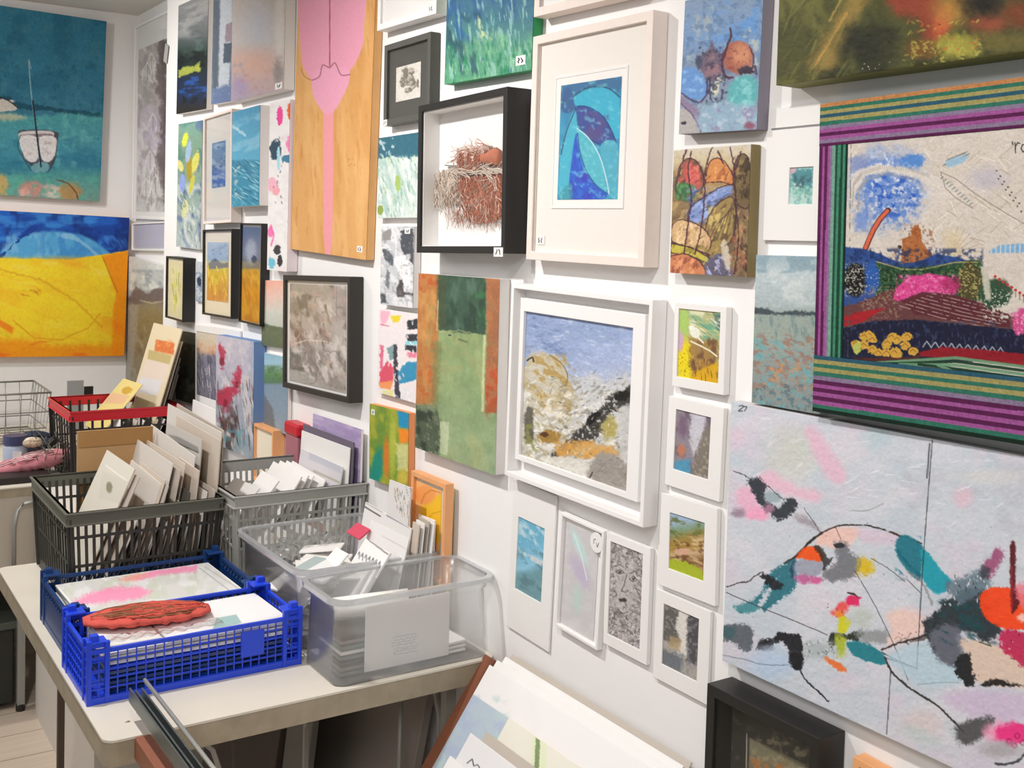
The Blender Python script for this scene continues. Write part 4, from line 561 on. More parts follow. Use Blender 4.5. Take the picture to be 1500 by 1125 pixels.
    p.poly([(1222, 796), (1240, 798), (1246, 810), (1262, 820), (1258, 838), (1240, 848), (1222, 852), (1206, 846), (1216, 832), (1226, 822)], '72747a', soft=3.5, rough=5, rsc=10, a=.95); p.blob(1229, 799, 8, 4, '35353a', rough=.4); p.blob(1268, 831, 12, 13, 'd8b92c', soft=.5, rough=.6, rsc=5); p.dabs(16, (1256, 818, 1284, 846), ['e0c030', 'c8a020'], 8, 1.4, 40, 90, .8)
    p.poly([(1314, 790), (1326, 784), (1340, 790), (1352, 802), (1350, 828), (1346, 850), (1330, 838), (1318, 820), (1312, 806)], '237486', soft=1.4, rough=1.5); p.poly([(1348, 804), (1362, 812), (1382, 838), (1394, 852), (1380, 870), (1366, 866), (1350, 846), (1350, 826)], '1f9aac', soft=1.6, rough=1.8); p.mott('0f5f72', 8, .56, .68, .7, 50, 2, reg=(1312, 786, 1350, 850)); p.line([(1330, 838), (1350, 852), (1366, 886)], '8f8a8c', 3, .7, 2)
    # centre small marks
    p.line([(1242, 868), (1250, 870), (1258, 876)], '33262c', 2.6, .9, 1); p.blob(1250, 880, 10, 8, 'e02f66', soft=.2, rough=.5, rsc=5); p.blob(1232, 892, 13, 8, 'e85a5a', soft=.3, rough=.5, rsc=6, ang=-30); p.blob(1230, 900, 6, 6, 'ee8a3a', soft=.4, rough=.4); p.blob(1236, 916, 9, 13, 'd2cf2c', soft=.25, rough=.4, rsc=6); p.dabs(14, (1210, 884, 1236, 904), ['e04a7a', '3a2c34'], 3, 1.4, 0, 90, .8); p.blob(1262, 906, 18, 14, 'bcc4bc', soft=.6, rough=.4, a=.8)
    p.poly([(1214, 934), (1222, 926), (1240, 930), (1256, 926), (1264, 928), (1254, 940), (1236, 936), (1222, 946), (1220, 956)], '2c3228', soft=1, rough=3, rsc=5); p.blob(1232, 945, 8, 18, 'aeba3a', soft=.4, rough=.5, rsc=6); p.poly([(1240, 942), (1262, 940), (1284, 950), (1296, 962), (1294, 974), (1270, 968), (1250, 958)], '237d8a', soft=1.2, rough=2); p.poly([(1206, 962), (1222, 966), (1236, 976), (1242, 984), (1228, 982), (1214, 972)], 'ea7436', soft=1.6, rough=2.5, rsc=5); p.blob(1196, 952, 26, 12, 'a4b0b0', soft=.6, rough=.6, rsc=6, a=.7); p.dabs(30, (1180, 940, 1216, 960), ['54605c', 'dfe4e4', '7f8f8c'], 5, 1.6, 30, 70, .7); p.poly([(1254, 926), (1296, 924), (1300, 938), (1290, 944), (1262, 938)], '8a8e90', soft=3.5, rough=4, rsc=6, a=.85)
    p.poly([(1300, 900), (1330, 892), (1356, 908), (1352, 930), (1320, 940), (1300, 944), (1306, 924)], 'efc9bc', soft=5, rough=4, a=.85); p.line([(1292, 952), (1316, 942), (1340, 936), (1358, 928), (1372, 910)], '3a2c28', 2.6, .95, 1.6); p.dabs(26, (1310, 926, 1362, 944), ['4a2c28', '7a3a30', '2c2624'], 6, 1.3, -20, 60, .8)
    # left dark strokes
    p.poly([(1058, 918), (1080, 914), (1102, 920), (1102, 946), (1090, 954), (1072, 940), (1058, 936)], '5c646c', soft=2, rough=3.5, rsc=8); p.blob(1068, 926, 10, 9, '47646a', soft=.4, rough=.5); p.poly([(1108, 952), (1116, 938), (1130, 936), (1140, 926), (1156, 928), (1170, 930), (1176, 944), (1176, 966), (1172, 982), (1160, 976), (1156, 956), (1146, 940), (1132, 944), (1122, 950)], '1f2024', soft=1.2, rough=3, rsc=6); p.blob(1124, 950, 10, 5, '6a6c74', soft=.5, rough=.5, a=.8); p.line([(1108, 950), (1114, 940), (1126, 935)], '3c3434', 1.6, .9, 1); p.line([(1172, 980), (1180, 996), (1198, 1012), (1214, 1028)], '2c2a2c', 2.2, .9, 1.4); p.blob(1128, 972, 34, 22, 'b5cbe4', soft=.6, rough=.3, a=.85); p.poly([(1156, 956), (1176, 960), (1172, 982), (1160, 976)], '1f2024', soft=1.5, rough=2.5); p.line([(1060, 960), (1090, 966), (1120, 974), (1160, 974)], '5f6f80', 1, .7, 1)
    # lines
    p.line([(1366, 645), (1360, 720), (1354, 800), (1350, 860), (1346, 930), (1343, 980)], '2f3438', 1.3, .9, .4); p.line([(1362, 650), (1358, 700)], '2f3438', 2.2, .7); p.line([(1064, 868), (1110, 888), (1160, 908), (1212, 930)], '3f3c40', 1.1, .85, .5); p.line([(1252, 836), (1278, 880), (1300, 924), (1316, 960), (1330, 996)], '3c3c40', 1, .8, .5, br=.15); p.line([(1276, 818), (1300, 832), (1326, 852)], '4c484c', 1, .8, .6); p.line([(1224, 772), (1232, 790)], '504848', .9, .7)
    p.line([(1292, 956), (1316, 968), (1344, 980), (1300, 964)], '34404a', 1.8, .9, .8); p.line([(1296, 962), (1306, 984), (1330, 1006), (1352, 1020), (1376, 1036), (1396, 1056), (1412, 1072)], '34302e', 2.8, .9, 1.4); p.line([(1305, 980), (1302, 1030), (1299, 1075)], '3f4448', 1.4, .85, .4); p.poly([(1300, 960), (1362, 940), (1376, 950), (1408, 990), (1400, 1002), (1360, 1006), (1330, 990)], 'b4cedb', soft=5, rough=4, a=.85); p.line([(1344, 1003), (1376, 1000), (1404, 1000)], '8a9098', 1, .7)
    p.line([(1330, 850), (1348, 868)], '444044', 1, .8); p.blob(1350, 935, 16, 4, '3a2c28', rough=.6, ang=-12, a=.6)
    # right dark mass and orange disc
    p.poly([(1352, 912), (1372, 896), (1380, 880), (1400, 872), (1420, 862), (1446, 866), (1444, 884), (1450, 900), (1466, 914), (1466, 928), (1440, 940), (1420, 926), (1400, 930), (1406, 960), (1396, 976), (1380, 966), (1364, 948)], '2b3338', soft=2.5, rough=5, rsc=10); p.poly([(1360, 930), (1390, 912), (1410, 930), (1412, 950), (1396, 976), (1376, 966)], '6c6f7c', soft=3, rough=5, a=.9); p.mott('1f4a50', 10, .5, .62, .8, 30, 2, reg=(1376, 880, 1464, 944)); p.poly([(1386, 860), (1400, 850), (1440, 836), (1452, 850), (1440, 868), (1404, 884)], '5f7480', soft=4, rough=6, rsc=7, a=.9); p.dabs(46, (1384, 844, 1450, 886), ['e4e6ea', '2c3034', '8f9aa4', '3f5f70'], 7, 1.8, 85, 30, .8); p.poly([(1440, 826), (1462, 804), (1470, 812), (1462, 830), (1450, 846)], '9a4870', soft=3.5, rough=4, rsc=6, a=.9); p.blob(1442, 838, 8, 9, '3a3c44', soft=.4, rough=.6, rsc=4, a=.8)
    p.poly([(1436, 872), (1452, 862), (1476, 860), (1490, 868), (1520, 880), (1520, 918), (1480, 922), (1452, 912), (1438, 896)], 'f5471a', soft=1, rough=1.8, rsc=10); p.poly([(1480, 800), (1488, 800), (1488, 854), (1494, 880), (1486, 896), (1481, 890)], '5a1c24', soft=1, rough=1.2); p.poly([(1488, 860), (1520, 850), (1530, 900), (1500, 894)], 'ee7a8a', soft=2.5, rough=4, rsc=6, a=.85); p.line([(1482, 830), (1483, 892)], 'b02430', 1.5, .9, 1); p.blob(1500, 905, 10, 6, 'f5f0f0', soft=.4, rough=.5, a=.7)
    p.poly([(1410, 980), (1416, 962), (1406, 938), (1430, 938), (1460, 944), (1520, 960), (1560, 990), (1560, 1010), (1500, 1008), (1440, 1002)], 'dcc3b0', soft=3, rough=4, a=.95); p.poly([(1404, 962), (1420, 958), (1424, 975), (1428, 1000), (1418, 1008), (1408, 996), (1398, 984)], '1d2022', soft=1.2, rough=3.5, rsc=6); p.poly([(1436, 1004), (1450, 996), (1462, 994), (1480, 1000), (1500, 1006), (1462, 1005)], '24211f', soft=1.2, rough=2.5, rsc=5); p.poly([(1462, 932), (1476, 924), (1510, 930), (1520, 950), (1500, 976), (1484, 964), (1470, 950)], 'c02a54', soft=2, rough=4.5, rsc=6); p.dabs(16, (1464, 928, 1510, 974), ['f0b8c4', '3a1c24', 'e0486a'], 6, 2, 40, 70, .8); p.line([(1434, 940), (1452, 946), (1442, 936)], '3a4a3c', 2, .8, 1.5)
    # lower right
    p.poly([(1380, 1020), (1440, 1010), (1520, 1024), (1520, 1050), (1440, 1056)], 'cdb8d4', soft=8, rough=5, a=.8); p.poly([(1398, 1070), (1410, 1060), (1440, 1050), (1456, 1052), (1450, 1070), (1430, 1086), (1408, 1090)], '4a4a4c', soft=4.5, rough=5, rsc=8, a=.95); p.blob(1462, 1072, 20, 14, 'f0a0c0', soft=.5, rough=.4); p.blob(1482, 1074, 24, 16, 'ec3a86', soft=.3, rough=.4, rsc=7)
    for x, y in ((1478, 1086), (1490, 1078), (1498, 1088), (1486, 1092), (1510, 1084)): p.line([(x - 4, y), (x, y - 4), (x + 4, y), (x, y + 4), (x - 4, y)], '9a1c4c', 1.1, .9)
    p.blob(1466, 1098, 30, 12, 'a9a4a8', soft=.6, rough=.3, a=.8); p.line([(1458, 1118), (1474, 1120), (1492, 1114), (1502, 1104)], '3c3c3c', 3.5, .9, 1.8); p.blob(1350, 1062, 30, 22, 'd9c8c6', soft=.7, rough=.3, a=.7); p.blob(1350, 1078, 34, 10, 'b8cccc', soft=.7, rough=.4, a=.6, ang=25)
    # flicks of white impasto and specks
    p.dabs(26, (1240, 640, 1480, 780), ['e9eaee'], 22, 1.3, -10, 30, .7); p.line([(1248, 748), (1270, 748), (1294, 738)], '7f868c', 1, .7); p.dabs(40, (1080, 760, 1480, 1000), ['2c2c30'], 1.8, 1, 0, 90, .8); p.dabs(20, (1090, 600, 1200, 700), ['e4e2e6', 'dcd4de'], 16, 3, -30, 40, .5)
    # pencilled number on the corner
    L = lambda q: p.line(q, '3c3c40', 1.3, .9)
    L([(1083, 595), (1088, 594), (1088, 597), (1082, 602), (1088, 602)]); L([(1089, 596), (1094, 596), (1091, 602)]); p.tex(.035, 3)
def a_bird(p):
    p.fill('b9b884'); p.mott('6fa88c', 12, .48, .6, .9, 30, 2, reg=(1005, 452, 1060, 500)); p.mott('e4e0c0', 9, .52, .64, .8, 20, 2, reg=(1010, 455, 1060, 490)); p.blob(1002, 472, 7, 20, 'a8c868', soft=.4, rough=.3); p.poly([(1045, 458), (1058, 460), (1056, 490), (1048, 480)], '4f6a64', soft=2, rough=2, a=.8); p.blob(1005, 530, 13, 34, 'e8d21c', soft=.3, rough=.2); p.poly([(1010, 495), (1050, 500), (1052, 560), (1012, 555)], '9f7c48', soft=4, rough=4); p.mott('6a4a34', 5, .54, .66, .8, 85, 2, reg=(1010, 495, 1052, 555)); p.poly([(1016, 545), (1052, 530), (1052, 562), (1014, 556)], 'd8a81c', soft=2, rough=1.5); p.blob(996, 500, 5, 14, 'c8a8c0', soft=.5)
    p.blob(1018, 487, 7, 9, 'e8e8d8', ang=-35, rough=.1); p.blob(1013, 480, 4, 4, 'eeeee0', rough=.1); p.line([(1020, 492), (1030, 502)], 'e4e4d0', 2.2); p.line([(1012, 500), (1025, 506), (1040, 514), (1050, 522)], 'e8e4c8', 2); p.dabs(24, (994, 515, 1012, 556), ['6a4a1c', '3a2c14'], 2, 1.2, 0, 90, .8); p.dabs(30, (1014, 458, 1056, 490), ['e8e8d0', '54907c', 'd0d890'], 12, 1.4, 30, 15, .8); p.dabs(20, (1014, 520, 1050, 556), ['5a3420', 'c8902c'], 16, 1.2, 85, 6, .8); p.tex(.05, 2)
def a_purplegrey(p): p.fill('8f8690'); p.mott('6a5a68', 9, .5, .62, .8, 75, 2); p.poly([(1012, 605), (1035, 608), (1028, 640), (1016, 670), (1010, 650)], 'c9c8d0', soft=2, rough=2); p.poly([(1036, 620), (1042, 622), (1038, 700), (1010, 696), (1020, 665)], '7f776c', soft=2, rough=2); p.mott('a8a090', 3, .56, .66, .8, 60, 2, reg=(1014, 640, 1042, 702)); p.blob(998, 660, 6, 9, 'b87a60', soft=.4, rough=.4); p.poly([(986, 676), (1010, 672), (1012, 690), (1006, 696), (986, 690)], '4f94b4', soft=2, rough=2); p.blob(1000, 625, 7, 16, '7a6478', soft=.5, rough=.3); p.tex(.08, 2)
def a_fields(p):
    p.grad([(750, '9fb4cc'), (764, '7f9a7c'), (775, '9a8444'), (790, 'a5823c'), (800, 'c8ac84'), (812, '7f5c34'), (825, 'b08a6a'), (835, '8a6a3c'), (848, 'a8b034')], ang=80, jit=4); p.mott('5f6a34', 6, .54, .66, .8, 15, 2, reg=(980, 758, 1036, 790)); p.mott('d8bc94', 6, .55, .66, .8, 15, 3, reg=(982, 785, 1034, 830)); p.mott('6a4428', 5, .57, .67, .8, 15, 2, reg=(982, 785, 1034, 830)); p.poly([(978, 818), (1005, 822), (1031, 836), (1031, 856), (978, 836)], 'a8b82c', soft=2, rough=2); p.blob(1000, 808, 12, 5, 'd0a488', rough=.4); p.tex(.06, 2)
def a_greycollage(p): p.fill('a8a29a'); p.poly([(972, 885), (995, 895), (990, 920), (998, 940), (985, 945), (970, 935)], '5f5c58', soft=1.5, rough=2); p.mott('8f8c88', 3, .52, .64, .8, 60, 2, reg=(970, 885, 998, 940)); p.poly([(995, 895), (1008, 900), (1006, 960), (988, 955), (998, 940), (990, 920)], 'dcd8d0', soft=1.5, rough=2); p.poly([(1008, 900), (1025, 906), (1022, 975), (1006, 968)], '4c4a4c', soft=1.5, rough=2.5); p.mott('8a8a90', 4, .54, .66, .7, reg=(1006, 900, 1026, 980)); p.poly([(982, 930), (998, 936), (996, 955), (980, 950)], 'b8a078', soft=2, rough=2, a=.8); p.poly([(970, 950), (1000, 965), (996, 985), (970, 974)], '5c646c', soft=2, rough=2, a=.8); p.mott('6f7f90', 4, .56, .68, .7, reg=(970, 950, 1010, 990)); p.tex(.09, 2)
def a_seaprint(p): p.grad([(765, '6fb0cc'), (800, '8fc4dc'), (812, '6f9ca6'), (880, '76969a')], ang=75, jit=5); p.mott('c8dce4', 6, .56, .68, .8, 50, 2, reg=(758, 765, 800, 815)); p.mott('56767e', 8, .55, .68, .6, 40, 2, reg=(756, 805, 800, 885)); p.poly([(772, 812), (797, 820), (796, 828), (780, 822)], 'cfd4d8', soft=2, rough=2); p.mott('7faab0', 5, .58, .7, .7, reg=(775, 850, 800, 885)); p.tex(.06, 2)
def a_feather(p): p.fill('cbc8c8'); p.mott('d4d2d4', 10, .5, .66, .6); p.blob(848, 800, 6, 28, 'c2dcdc', ang=-22, soft=.5, rough=.2, a=.9); p.blob(850, 838, 9, 26, 'c0b6cc', ang=-25, soft=.6, rough=.2, a=.9); p.blob(846, 878, 7, 20, 'bcd2cc', soft=.7, rough=.3, a=.8); p.line([(841, 782), (852, 815), (860, 850)], 'e4eee8', 1.4, .8); p.tex(.015, 4)
def a_face(p):
    p.fill('a8a1a0'); p.mott('7f7777', 4, .5, .62, .8, 40, 1.5); p.mott('cfc9c8', 3, .56, .66, .8); p.poly([(903, 818), (926, 824), (931, 855), (926, 886), (915, 902), (903, 885), (899, 850)], 'bdb7b5', soft=4, rough=2, a=.85)
    D = '4f484a'; r = p.rs
    for k in range(230):
        t = r.uniform(0, 1); x, y = [(r.uniform(896, 945), r.uniform(795, 828)), (r.uniform(929, 945), r.uniform(815, 940)), (r.uniform(890, 902), r.uniform(820, 930)), (r.uniform(892, 938), r.uniform(902, 950)), (r.uniform(900, 930), r.uniform(825, 900))][k % 5]; a = r.uniform(0, 6); R = r.uniform(1.5, 4) * (.6 if k % 5 == 4 else 1); p.line([(x + R * math.cos(a + q), y + R * math.sin(a + q)) for q in (0, .9, 1.8, 2.7)], ['4a4345', 'dcd6d4', '6a6264'][k % 3], .9, .55 if k % 5 == 4 else .8)
    L = lambda q, w=1.2: p.line(q, D, w, .85, .8)
    L([(902, 838), (908, 834), (914, 839), (908, 841), (902, 838)]); L([(922, 848), (928, 844), (934, 850), (927, 852), (922, 848)]); p.blob(908, 838, 2, 2, D); p.blob(928, 848, 2, 2, D); L([(918, 842), (914, 858), (910, 865), (916, 868), (920, 865)], 1.3); p.blob(912, 879, 6, 3.2, '453e40', rough=.5); L([(904, 892), (912, 899), (920, 896)]); L([(900, 830), (908, 827), (914, 831)]); L([(922, 840), (930, 837), (935, 842)]); p.tex(.12, 2)
def wood_fringe(r, cv, depth):
    """stitched wool and felt bundle pinned inside the deep box frame: felt pads, coils and hanging threads"""
    rs = random.Random(4); W = .0; yb = -.012
    q = lambda x, y, dy=0: (lambda w: (w[0] - r.location.x, -.016 - dy, w[2] - r.location.z))(onY(x, y, -.016))
    def pad(name, pts, m, th, parent):
        mb = MB(); n = len(pts); cx = sum(a for a, b in pts) / n; cy = sum(b for a, b in pts) / n
        o = [q(a, b) for a, b in pts]; i = [q(cx + (a - cx) * .75, cy + (b - cy) * .75, th) for a, b in pts]; c = q(cx, cy, th * 1.3)
        fs = [(k, (k + 1) % n, n + (k + 1) % n, n + k) for k in range(n)] + [(n + k, n + (k + 1) % n, 2 * n) for k in range(n)] + [tuple(range(n - 1, -1, -1))]
        return mb.add(o + i + [c], fs).build(name, m, parent, smooth=True)
    felt = mat('terracotta_felt', 'b56c50', .9, bump=.6, bscale=400, mott=.25, mscale=90); wool = mat('cream_wool', 'cdbfb0', .95, bump=.6, bscale=500, mott=.2, mscale=120); pale = mat('pink_wool', 'ddc0b2', .95, bump=.6, bscale=500)
    brown = mat('brown_thread', '9a7f6a', .9)
    root = pad('wool_bundle', [(676, 262), (690, 256), (715, 252), (736, 256), (737, 318), (722, 326), (700, 328), (684, 322), (674, 296)], felt, .007, r)
    pad('felt_pad', [(704, 226), (718, 224), (729, 217), (736, 222), (736, 246), (722, 245), (706, 240)], felt, .010, root)
    pad('wool_pad', [(642, 268), (650, 250), (664, 242), (678, 250), (680, 284), (668, 300), (648, 294)], wool, .006, root)
    pad('wool_pad', [(678, 226), (690, 217), (708, 213), (724, 215), (712, 226), (704, 244), (716, 252), (690, 254), (678, 244)], pale, .007, root)
    def fibre(t, x, y, L, ang, curl, z0, z1, R=.0006):
        pts = []; a = ang
        for i in range(6):
            u = i / 5; pts.append(q(x, y, z0 + (z1 - z0) * u + rs.uniform(-.001, .001))); a += rs.uniform(-curl, curl); x += L / 5 * math.cos(a); y += L / 5 * math.sin(a)
        T[t].tube(pts, R * rs.uniform(.6, 1.5), 4)
    for k in range(420):      # terracotta fleece, streaming down and swirling
        x = rs.uniform(678, 736); y = rs.uniform(254, 312); fibre([0, 0, 0, 2, 3][k % 5], x, y, rs.uniform(12, 26), math.radians(rs.uniform(60, 125)), .35, .008, .010)
    for k in range(130):      # thin ends hanging below
        x = rs.uniform(655, 736); y = 300 + abs(x - 705) * -.15 + rs.uniform(4, 20); fibre([0, 2, 3][k % 3], x, y, rs.uniform(12, 26), math.radians(rs.uniform(75, 105)), .2, .006, .002, .0004)
    for k in range(260):      # cream and brown locks on the left
        x = rs.uniform(642, 680); y = rs.uniform(246, 284); fibre([1, 1, 2, 1][k % 4], x, y, rs.uniform(14, 30), math.radians(rs.uniform(70, 118)), .3, .008, .006, .0007)
    for k in range(200):      # pale curls on top
        x = rs.uniform(678, 726); y = rs.uniform(214, 252); fibre([1, 3, 3, 0][k % 4], x, y, rs.uniform(8, 20), rs.uniform(2.2, 4.4), .5, .010, .008)
    for j in range(3):
        for k in range(26): x = 684 + j * 12 + rs.uniform(-3, 3); y = rs.uniform(222, 246); fibre(0, x, y, 10, math.radians(110), .2, .011, .012, .0008)
    for k in range(60):
        x = rs.uniform(664, 736); y = 252 + rs.uniform(-5, 5); fibre(1, x, y, rs.uniform(10, 22), rs.uniform(-.4, .4), .5, .012, .012, .0009)
    for t, m in zip(T, (felt, wool, brown, pale)):
        if t.v: o = t.build('threads', m, root); o['kind'] = 'stuff'
    MB().bar(q(655, 240, .002), q(670, 242, .002), .004, .002).build('grey_tab', CHAR, root)
T = [MB(), MB(), MB(), MB()]
# ------------------------------------------------------------------ the room shell
XP = .706; RC = .08; H0 = 2.41
def structure(name, mb, m): o = mb.build(name, m); o['kind'] = 'structure'; return o
structure('wall_left', MB().box(-.12, 0, -4.5, RC + .12, 0, H0), WALLM)
structure('wall_right', MB().add([(XP, 0, 0), (9, 0, 0), (9, .2, 0), (0, .2, 0), (0, RC, 0), (XP, RC, 0), (XP, 0, H0), (9, 0, H0), (9, .2, H0), (0, .2, H0), (0, RC, H0), (XP, RC, H0)],
    [(0, 1, 7, 6), (1, 2, 8, 7), (2, 3, 9, 8), (3, 4, 10, 9), (4, 5, 11, 10), (5, 0, 6, 11), (0, 5, 4, 3, 2, 1), (6, 7, 8, 9, 10, 11)]), WALLM)
structure('ceiling', MB().box(-.12, 9, -4.5, .2, H0, H0 + .1), CEIL)
fl = bpy.data.materials.new('wood_floor'); fl.use_nodes = True; nt = fl.node_tree; b = nt.nodes['Principled BSDF']; b.inputs['Roughness'].default_value = .45
tc = nt.nodes.new('ShaderNodeTexCoord'); mp = nt.nodes.new('ShaderNodeMapping'); br = nt.nodes.new('ShaderNodeTexBrick'); ns = nt.nodes.new('ShaderNodeTexNoise'); mx = nt.nodes.new('ShaderNodeMix'); mx.data_type = 'RGBA'; mx.blend_type = 'MULTIPLY'
mp.inputs['Rotation'].default_value = (0, 0, math.pi / 2); br.inputs['Scale'].default_value = 1; br.inputs['Brick Width'].default_value = 1.6; br.inputs['Row Height'].default_value = .16; br.inputs['Mortar Size'].default_value = .0025
br.inputs['Color1'].default_value = (*s2l(hx('d6c6b4')), 1); br.inputs['Color2'].default_value = (*s2l(hx('ccbaa6')), 1); br.inputs['Mortar'].default_value = (*s2l(hx('a08f7c')), 1)
mp2 = nt.nodes.new('ShaderNodeMapping'); mp2.inputs['Scale'].default_value = (30, 2, 2); ns.inputs['Scale'].default_value = 2; ns.inputs['Detail'].default_value = 8; mx.inputs[0].default_value = .22
nt.links.new(tc.outputs['Object'], mp.inputs[0]); nt.links.new(mp.outputs[0], br.inputs['Vector']); nt.links.new(tc.outputs['Object'], mp2.inputs[0]); nt.links.new(mp2.outputs[0], ns.inputs['Vector']); nt.links.new(br.outputs[0], mx.inputs[6]); nt.links.new(ns.outputs['Fac'], mx.inputs[7]); nt.links.new(mx.outputs[2], b.inputs['Base Color'])
structure('floor', MB().box(-.12, 9, -4.5, .2, -.1, 0), fl)

# ------------------------------------------------------------------ pictures on the left wall
canvas('boat_painting', 'large teal canvas of a white moored boat, top left on the far wall', [(-214, -24), (154, 31), (148, 298), (-222, 269)], .03, a_boat, side='L', relief=.004, edge=mat('canvas_edge_brown', 'a59a8c', .7), m=MATTE)
canvas('abstract_painting', 'large blue and bright yellow abstract canvas below the boat painting on the far wall', [(-260, 290), (188, 322), (183, 521), (-266, 526)], .03, a_orange, side='L', relief=.004, edge=mat('canvas_edge_orange', 'd98c2a', .7))
# recess between the far wall and the near wall
def flower_art(name, lab, c, inner, art, bar, bm=WHITE, depth=.02):
    return framed(name, lab, c, depth, bar, bm, plane=RC, arts=[(inner, art)], mm=PAPER)
flower_art('framed_drawing', 'tall narrow framed drawing of grey and lilac flowers in the corner recess', [(198, 40), (256, 8), (251, 323), (193, 320)], [(204, 76), (247, 52), (244, 311), (200, 309)], a_flower, .010)
flower_art('framed_drawing', 'pale lilac framed sheet hanging directly under the tall flower drawing in the corner', [(193, 324), (251, 327), (251, 370), (193, 365)], [(196, 327), (249, 331), (249, 366), (196, 360)], a_lilac_blank, .006)
canvas('landscape_painting', 'muted brown landscape painting with a pale grey sky, low in the corner recess', [(190, 378), (255, 392), (250, 612), (182, 575)], .03, a_greyland, plane=RC, edge=PAPER)
# ------------------------------------------------------------------ pictures on the near wall, left to right
def st(q, seed=5): return lambda r, cv, d: price(r, cv, -d, q, seed)
sq = lambda x, y, w=9, h=9: [(x, y), (x + w, y - 1), (x + w, y + h - 1), (x, y + h)]
canvas('stormy_painting', 'dark stormy landscape canvas with a yellow-green streak, top left of the long wall', [(261, 9), (308, -12), (301, 159), (260, 168)], .022, a_storm)
MB().box(-.03, .012, -.0015, 0, -.035, .03).build('grey_card', mat('grey_card', 'a8a6a2', .7), loc=(.722, -.004, 2.16)).rotation_euler = (0, .35, 0)
tag(bpy.data.objects['grey_card'], 'small tilted grey card poking out left of the dark stormy painting', 'card')
canvas('abstract_painting', 'narrow grey-blue abstract canvas between the stormy painting and the misty pink one', [(313, -30), (352, -44), (348, 148), (311, 152)], .02, a_blueabs)
canvas('misty_painting', 'pale grey and peach misty canvas with white edges, left of the pink silhouette board', [(340, -40), (420, -70), (416, 131), (341, 149)], .031, a_mist, extra=st(sq(404, 122, 10, 9)))
canvas('tulip_painting', 'green and yellow tulip canvas below the dark stormy painting', [(261, 182), (298, 176), (293, 367), (260, 360)], .014, a_tulips)
framed('framed_print', 'small deep blue print in a pale wooden frame left of the sea canvas', [(298, 170), (339, 162), (340, 328), (299, 326)], .034, .008, PALEWOOD, arts=[([(311, 209), (331, 207), (331, 275), (312, 274)], a_bluesmall)], mm=mat('grey_mount', 'd6d1cc', .7))
canvas('sea_painting', 'bright blue sea and ripples canvas beside the pale wooden frame', [(340, 163), (381, 156), (381, 304), (341, 300)], .036, a_sea, relief=.003)
canvas('spotted_painting', 'white canvas with pink, orange and black spots, partly behind the plywood board', [(396, 152), (426, 146), (421, 398), (392, 395)], .03, a_spots, edge=mat('pink_white_edge', 'eee2e6', .6))
canvas('painted_board', 'tall plywood board with a pink bulb-shaped silhouette and thin tail', [(433, -80), (550, -92), (541, 379), (433, 367)], .021, a_board, edge=PLY, m=MATTE, extra=st(sq(524, 361, 8, 9), 9), dens=.9)
framed('framed_print', 'white deep frame at the top edge right of the plywood board', [(555, -80), (646, -128), (637, 21), (554, 45)], .03, .014, WHITE, mm=PAPER, extra=st(sq(628, 8, 9, 11), 3))
framed('framed_collage', 'grey framed tiny brown collage on a dark mount, right of the pink silhouette board', [(564, 67), (632, 46), (629, 172), (562, 186)], .024, .014, CHAR, arts=[([(581, 99), (618, 91), (617, 143), (582, 149)], a_tiny_insect)], mm=mat('dark_mount', '45443f', .7), extra=st(sq(563, 176, 5, 9), 2))
canvas('waterfall_painting', 'green and blue waterfall abstract canvas above the black box frame', [(657, -110), (790, -156), (778, 101), (654, 125)], .022, a_greenfall, edge=mat('green_edge', '2f9a5c', .6), relief=.004, extra=st(sq(757, 82, 14, 14), 8))
E1 = framed('box_frame', 'deep black box frame holding a terracotta and cream wool bundle', [(611, 150), (742, 134), (742, 376), (614, 366)], .055, .0135, BLACK, mm=PAPER, cat='box frame', back_y=-.012,
       extra=lambda r, cv, d: (price(r, cv, -d, [(724, 362), (738, 363), (738, 376), (725, 376)], 6), MB().add([], []), wood_fringe(r, cv, d)))
def liner(r, bar, depth, yb, m, th=.002):
    fr = [c for c in r.children if c.name.startswith('frame')][0]; xs = [v.co.x for v in fr.data.vertices]; zs = [v.co.z for v in fr.data.vertices]; W = max(xs) - min(xs) - 2 * bar; H = max(zs) - min(zs) - 2 * bar
    mb = MB(); ring(mb, W - .0004, H - .0004, th, yb, -depth + .006); mb.build('inner_liner', m, r)
liner(E1, .0135, .055, -.012, PAPER)
canvas('abstract_painting', 'small teal and pale mint canvas tucked behind the left of the black box frame', [(556, 201), (622, 194), (622, 319), (553, 319)], .015, a_paleabs)
canvas('abstract_painting', 'small grey, white and black abstract canvas below the mint one', [(559, 331), (607, 332), (606, 453), (558, 444)], .018, a_greyabs, extra=st(sq(594, 335, 8, 8)))
canvas('abstract_painting', 'small pink, teal and black abstract canvas left of the green and orange panel', [(557, 453), (612, 459), (611, 592), (552, 573)], .012, a_colourabs)
canvas('abstract_painting', 'small olive canvas with orange sides and a blue patch, low behind the card crates', [(541, 589), (600, 607), (598, 722), (543, 700)], .016, a_greenorange, edge=mat('orange_edge', 'e8965a', .6), extra=st(sq(545, 600, 5, 8)))
canvas('abstract_painting', 'tall green canvas with orange side bands and a dark green gateway block', [(614, 400), (732, 409), (727, 698), (609, 654)], .024, a_gateway, relief=.003, edge=mat('pale_edge', 'e0dcd8', .6), dens=1.)
framed('framed_print', 'black framed figure print in grey-brown tones, above the purple print', [(413, 398), (513, 411), (512, 596), (417, 563)], .036, .014, BLK2, arts=[([(424, 412), (509, 422), (508, 583), (427, 552)], a_figure_print)], mm=PAPER)
canvas('landscape_painting', 'small pink sky over dark green field canvas, left of the black framed figure print', [(382, 408), (420, 414), (420, 514), (386, 503)], .012, a_pinkfield)
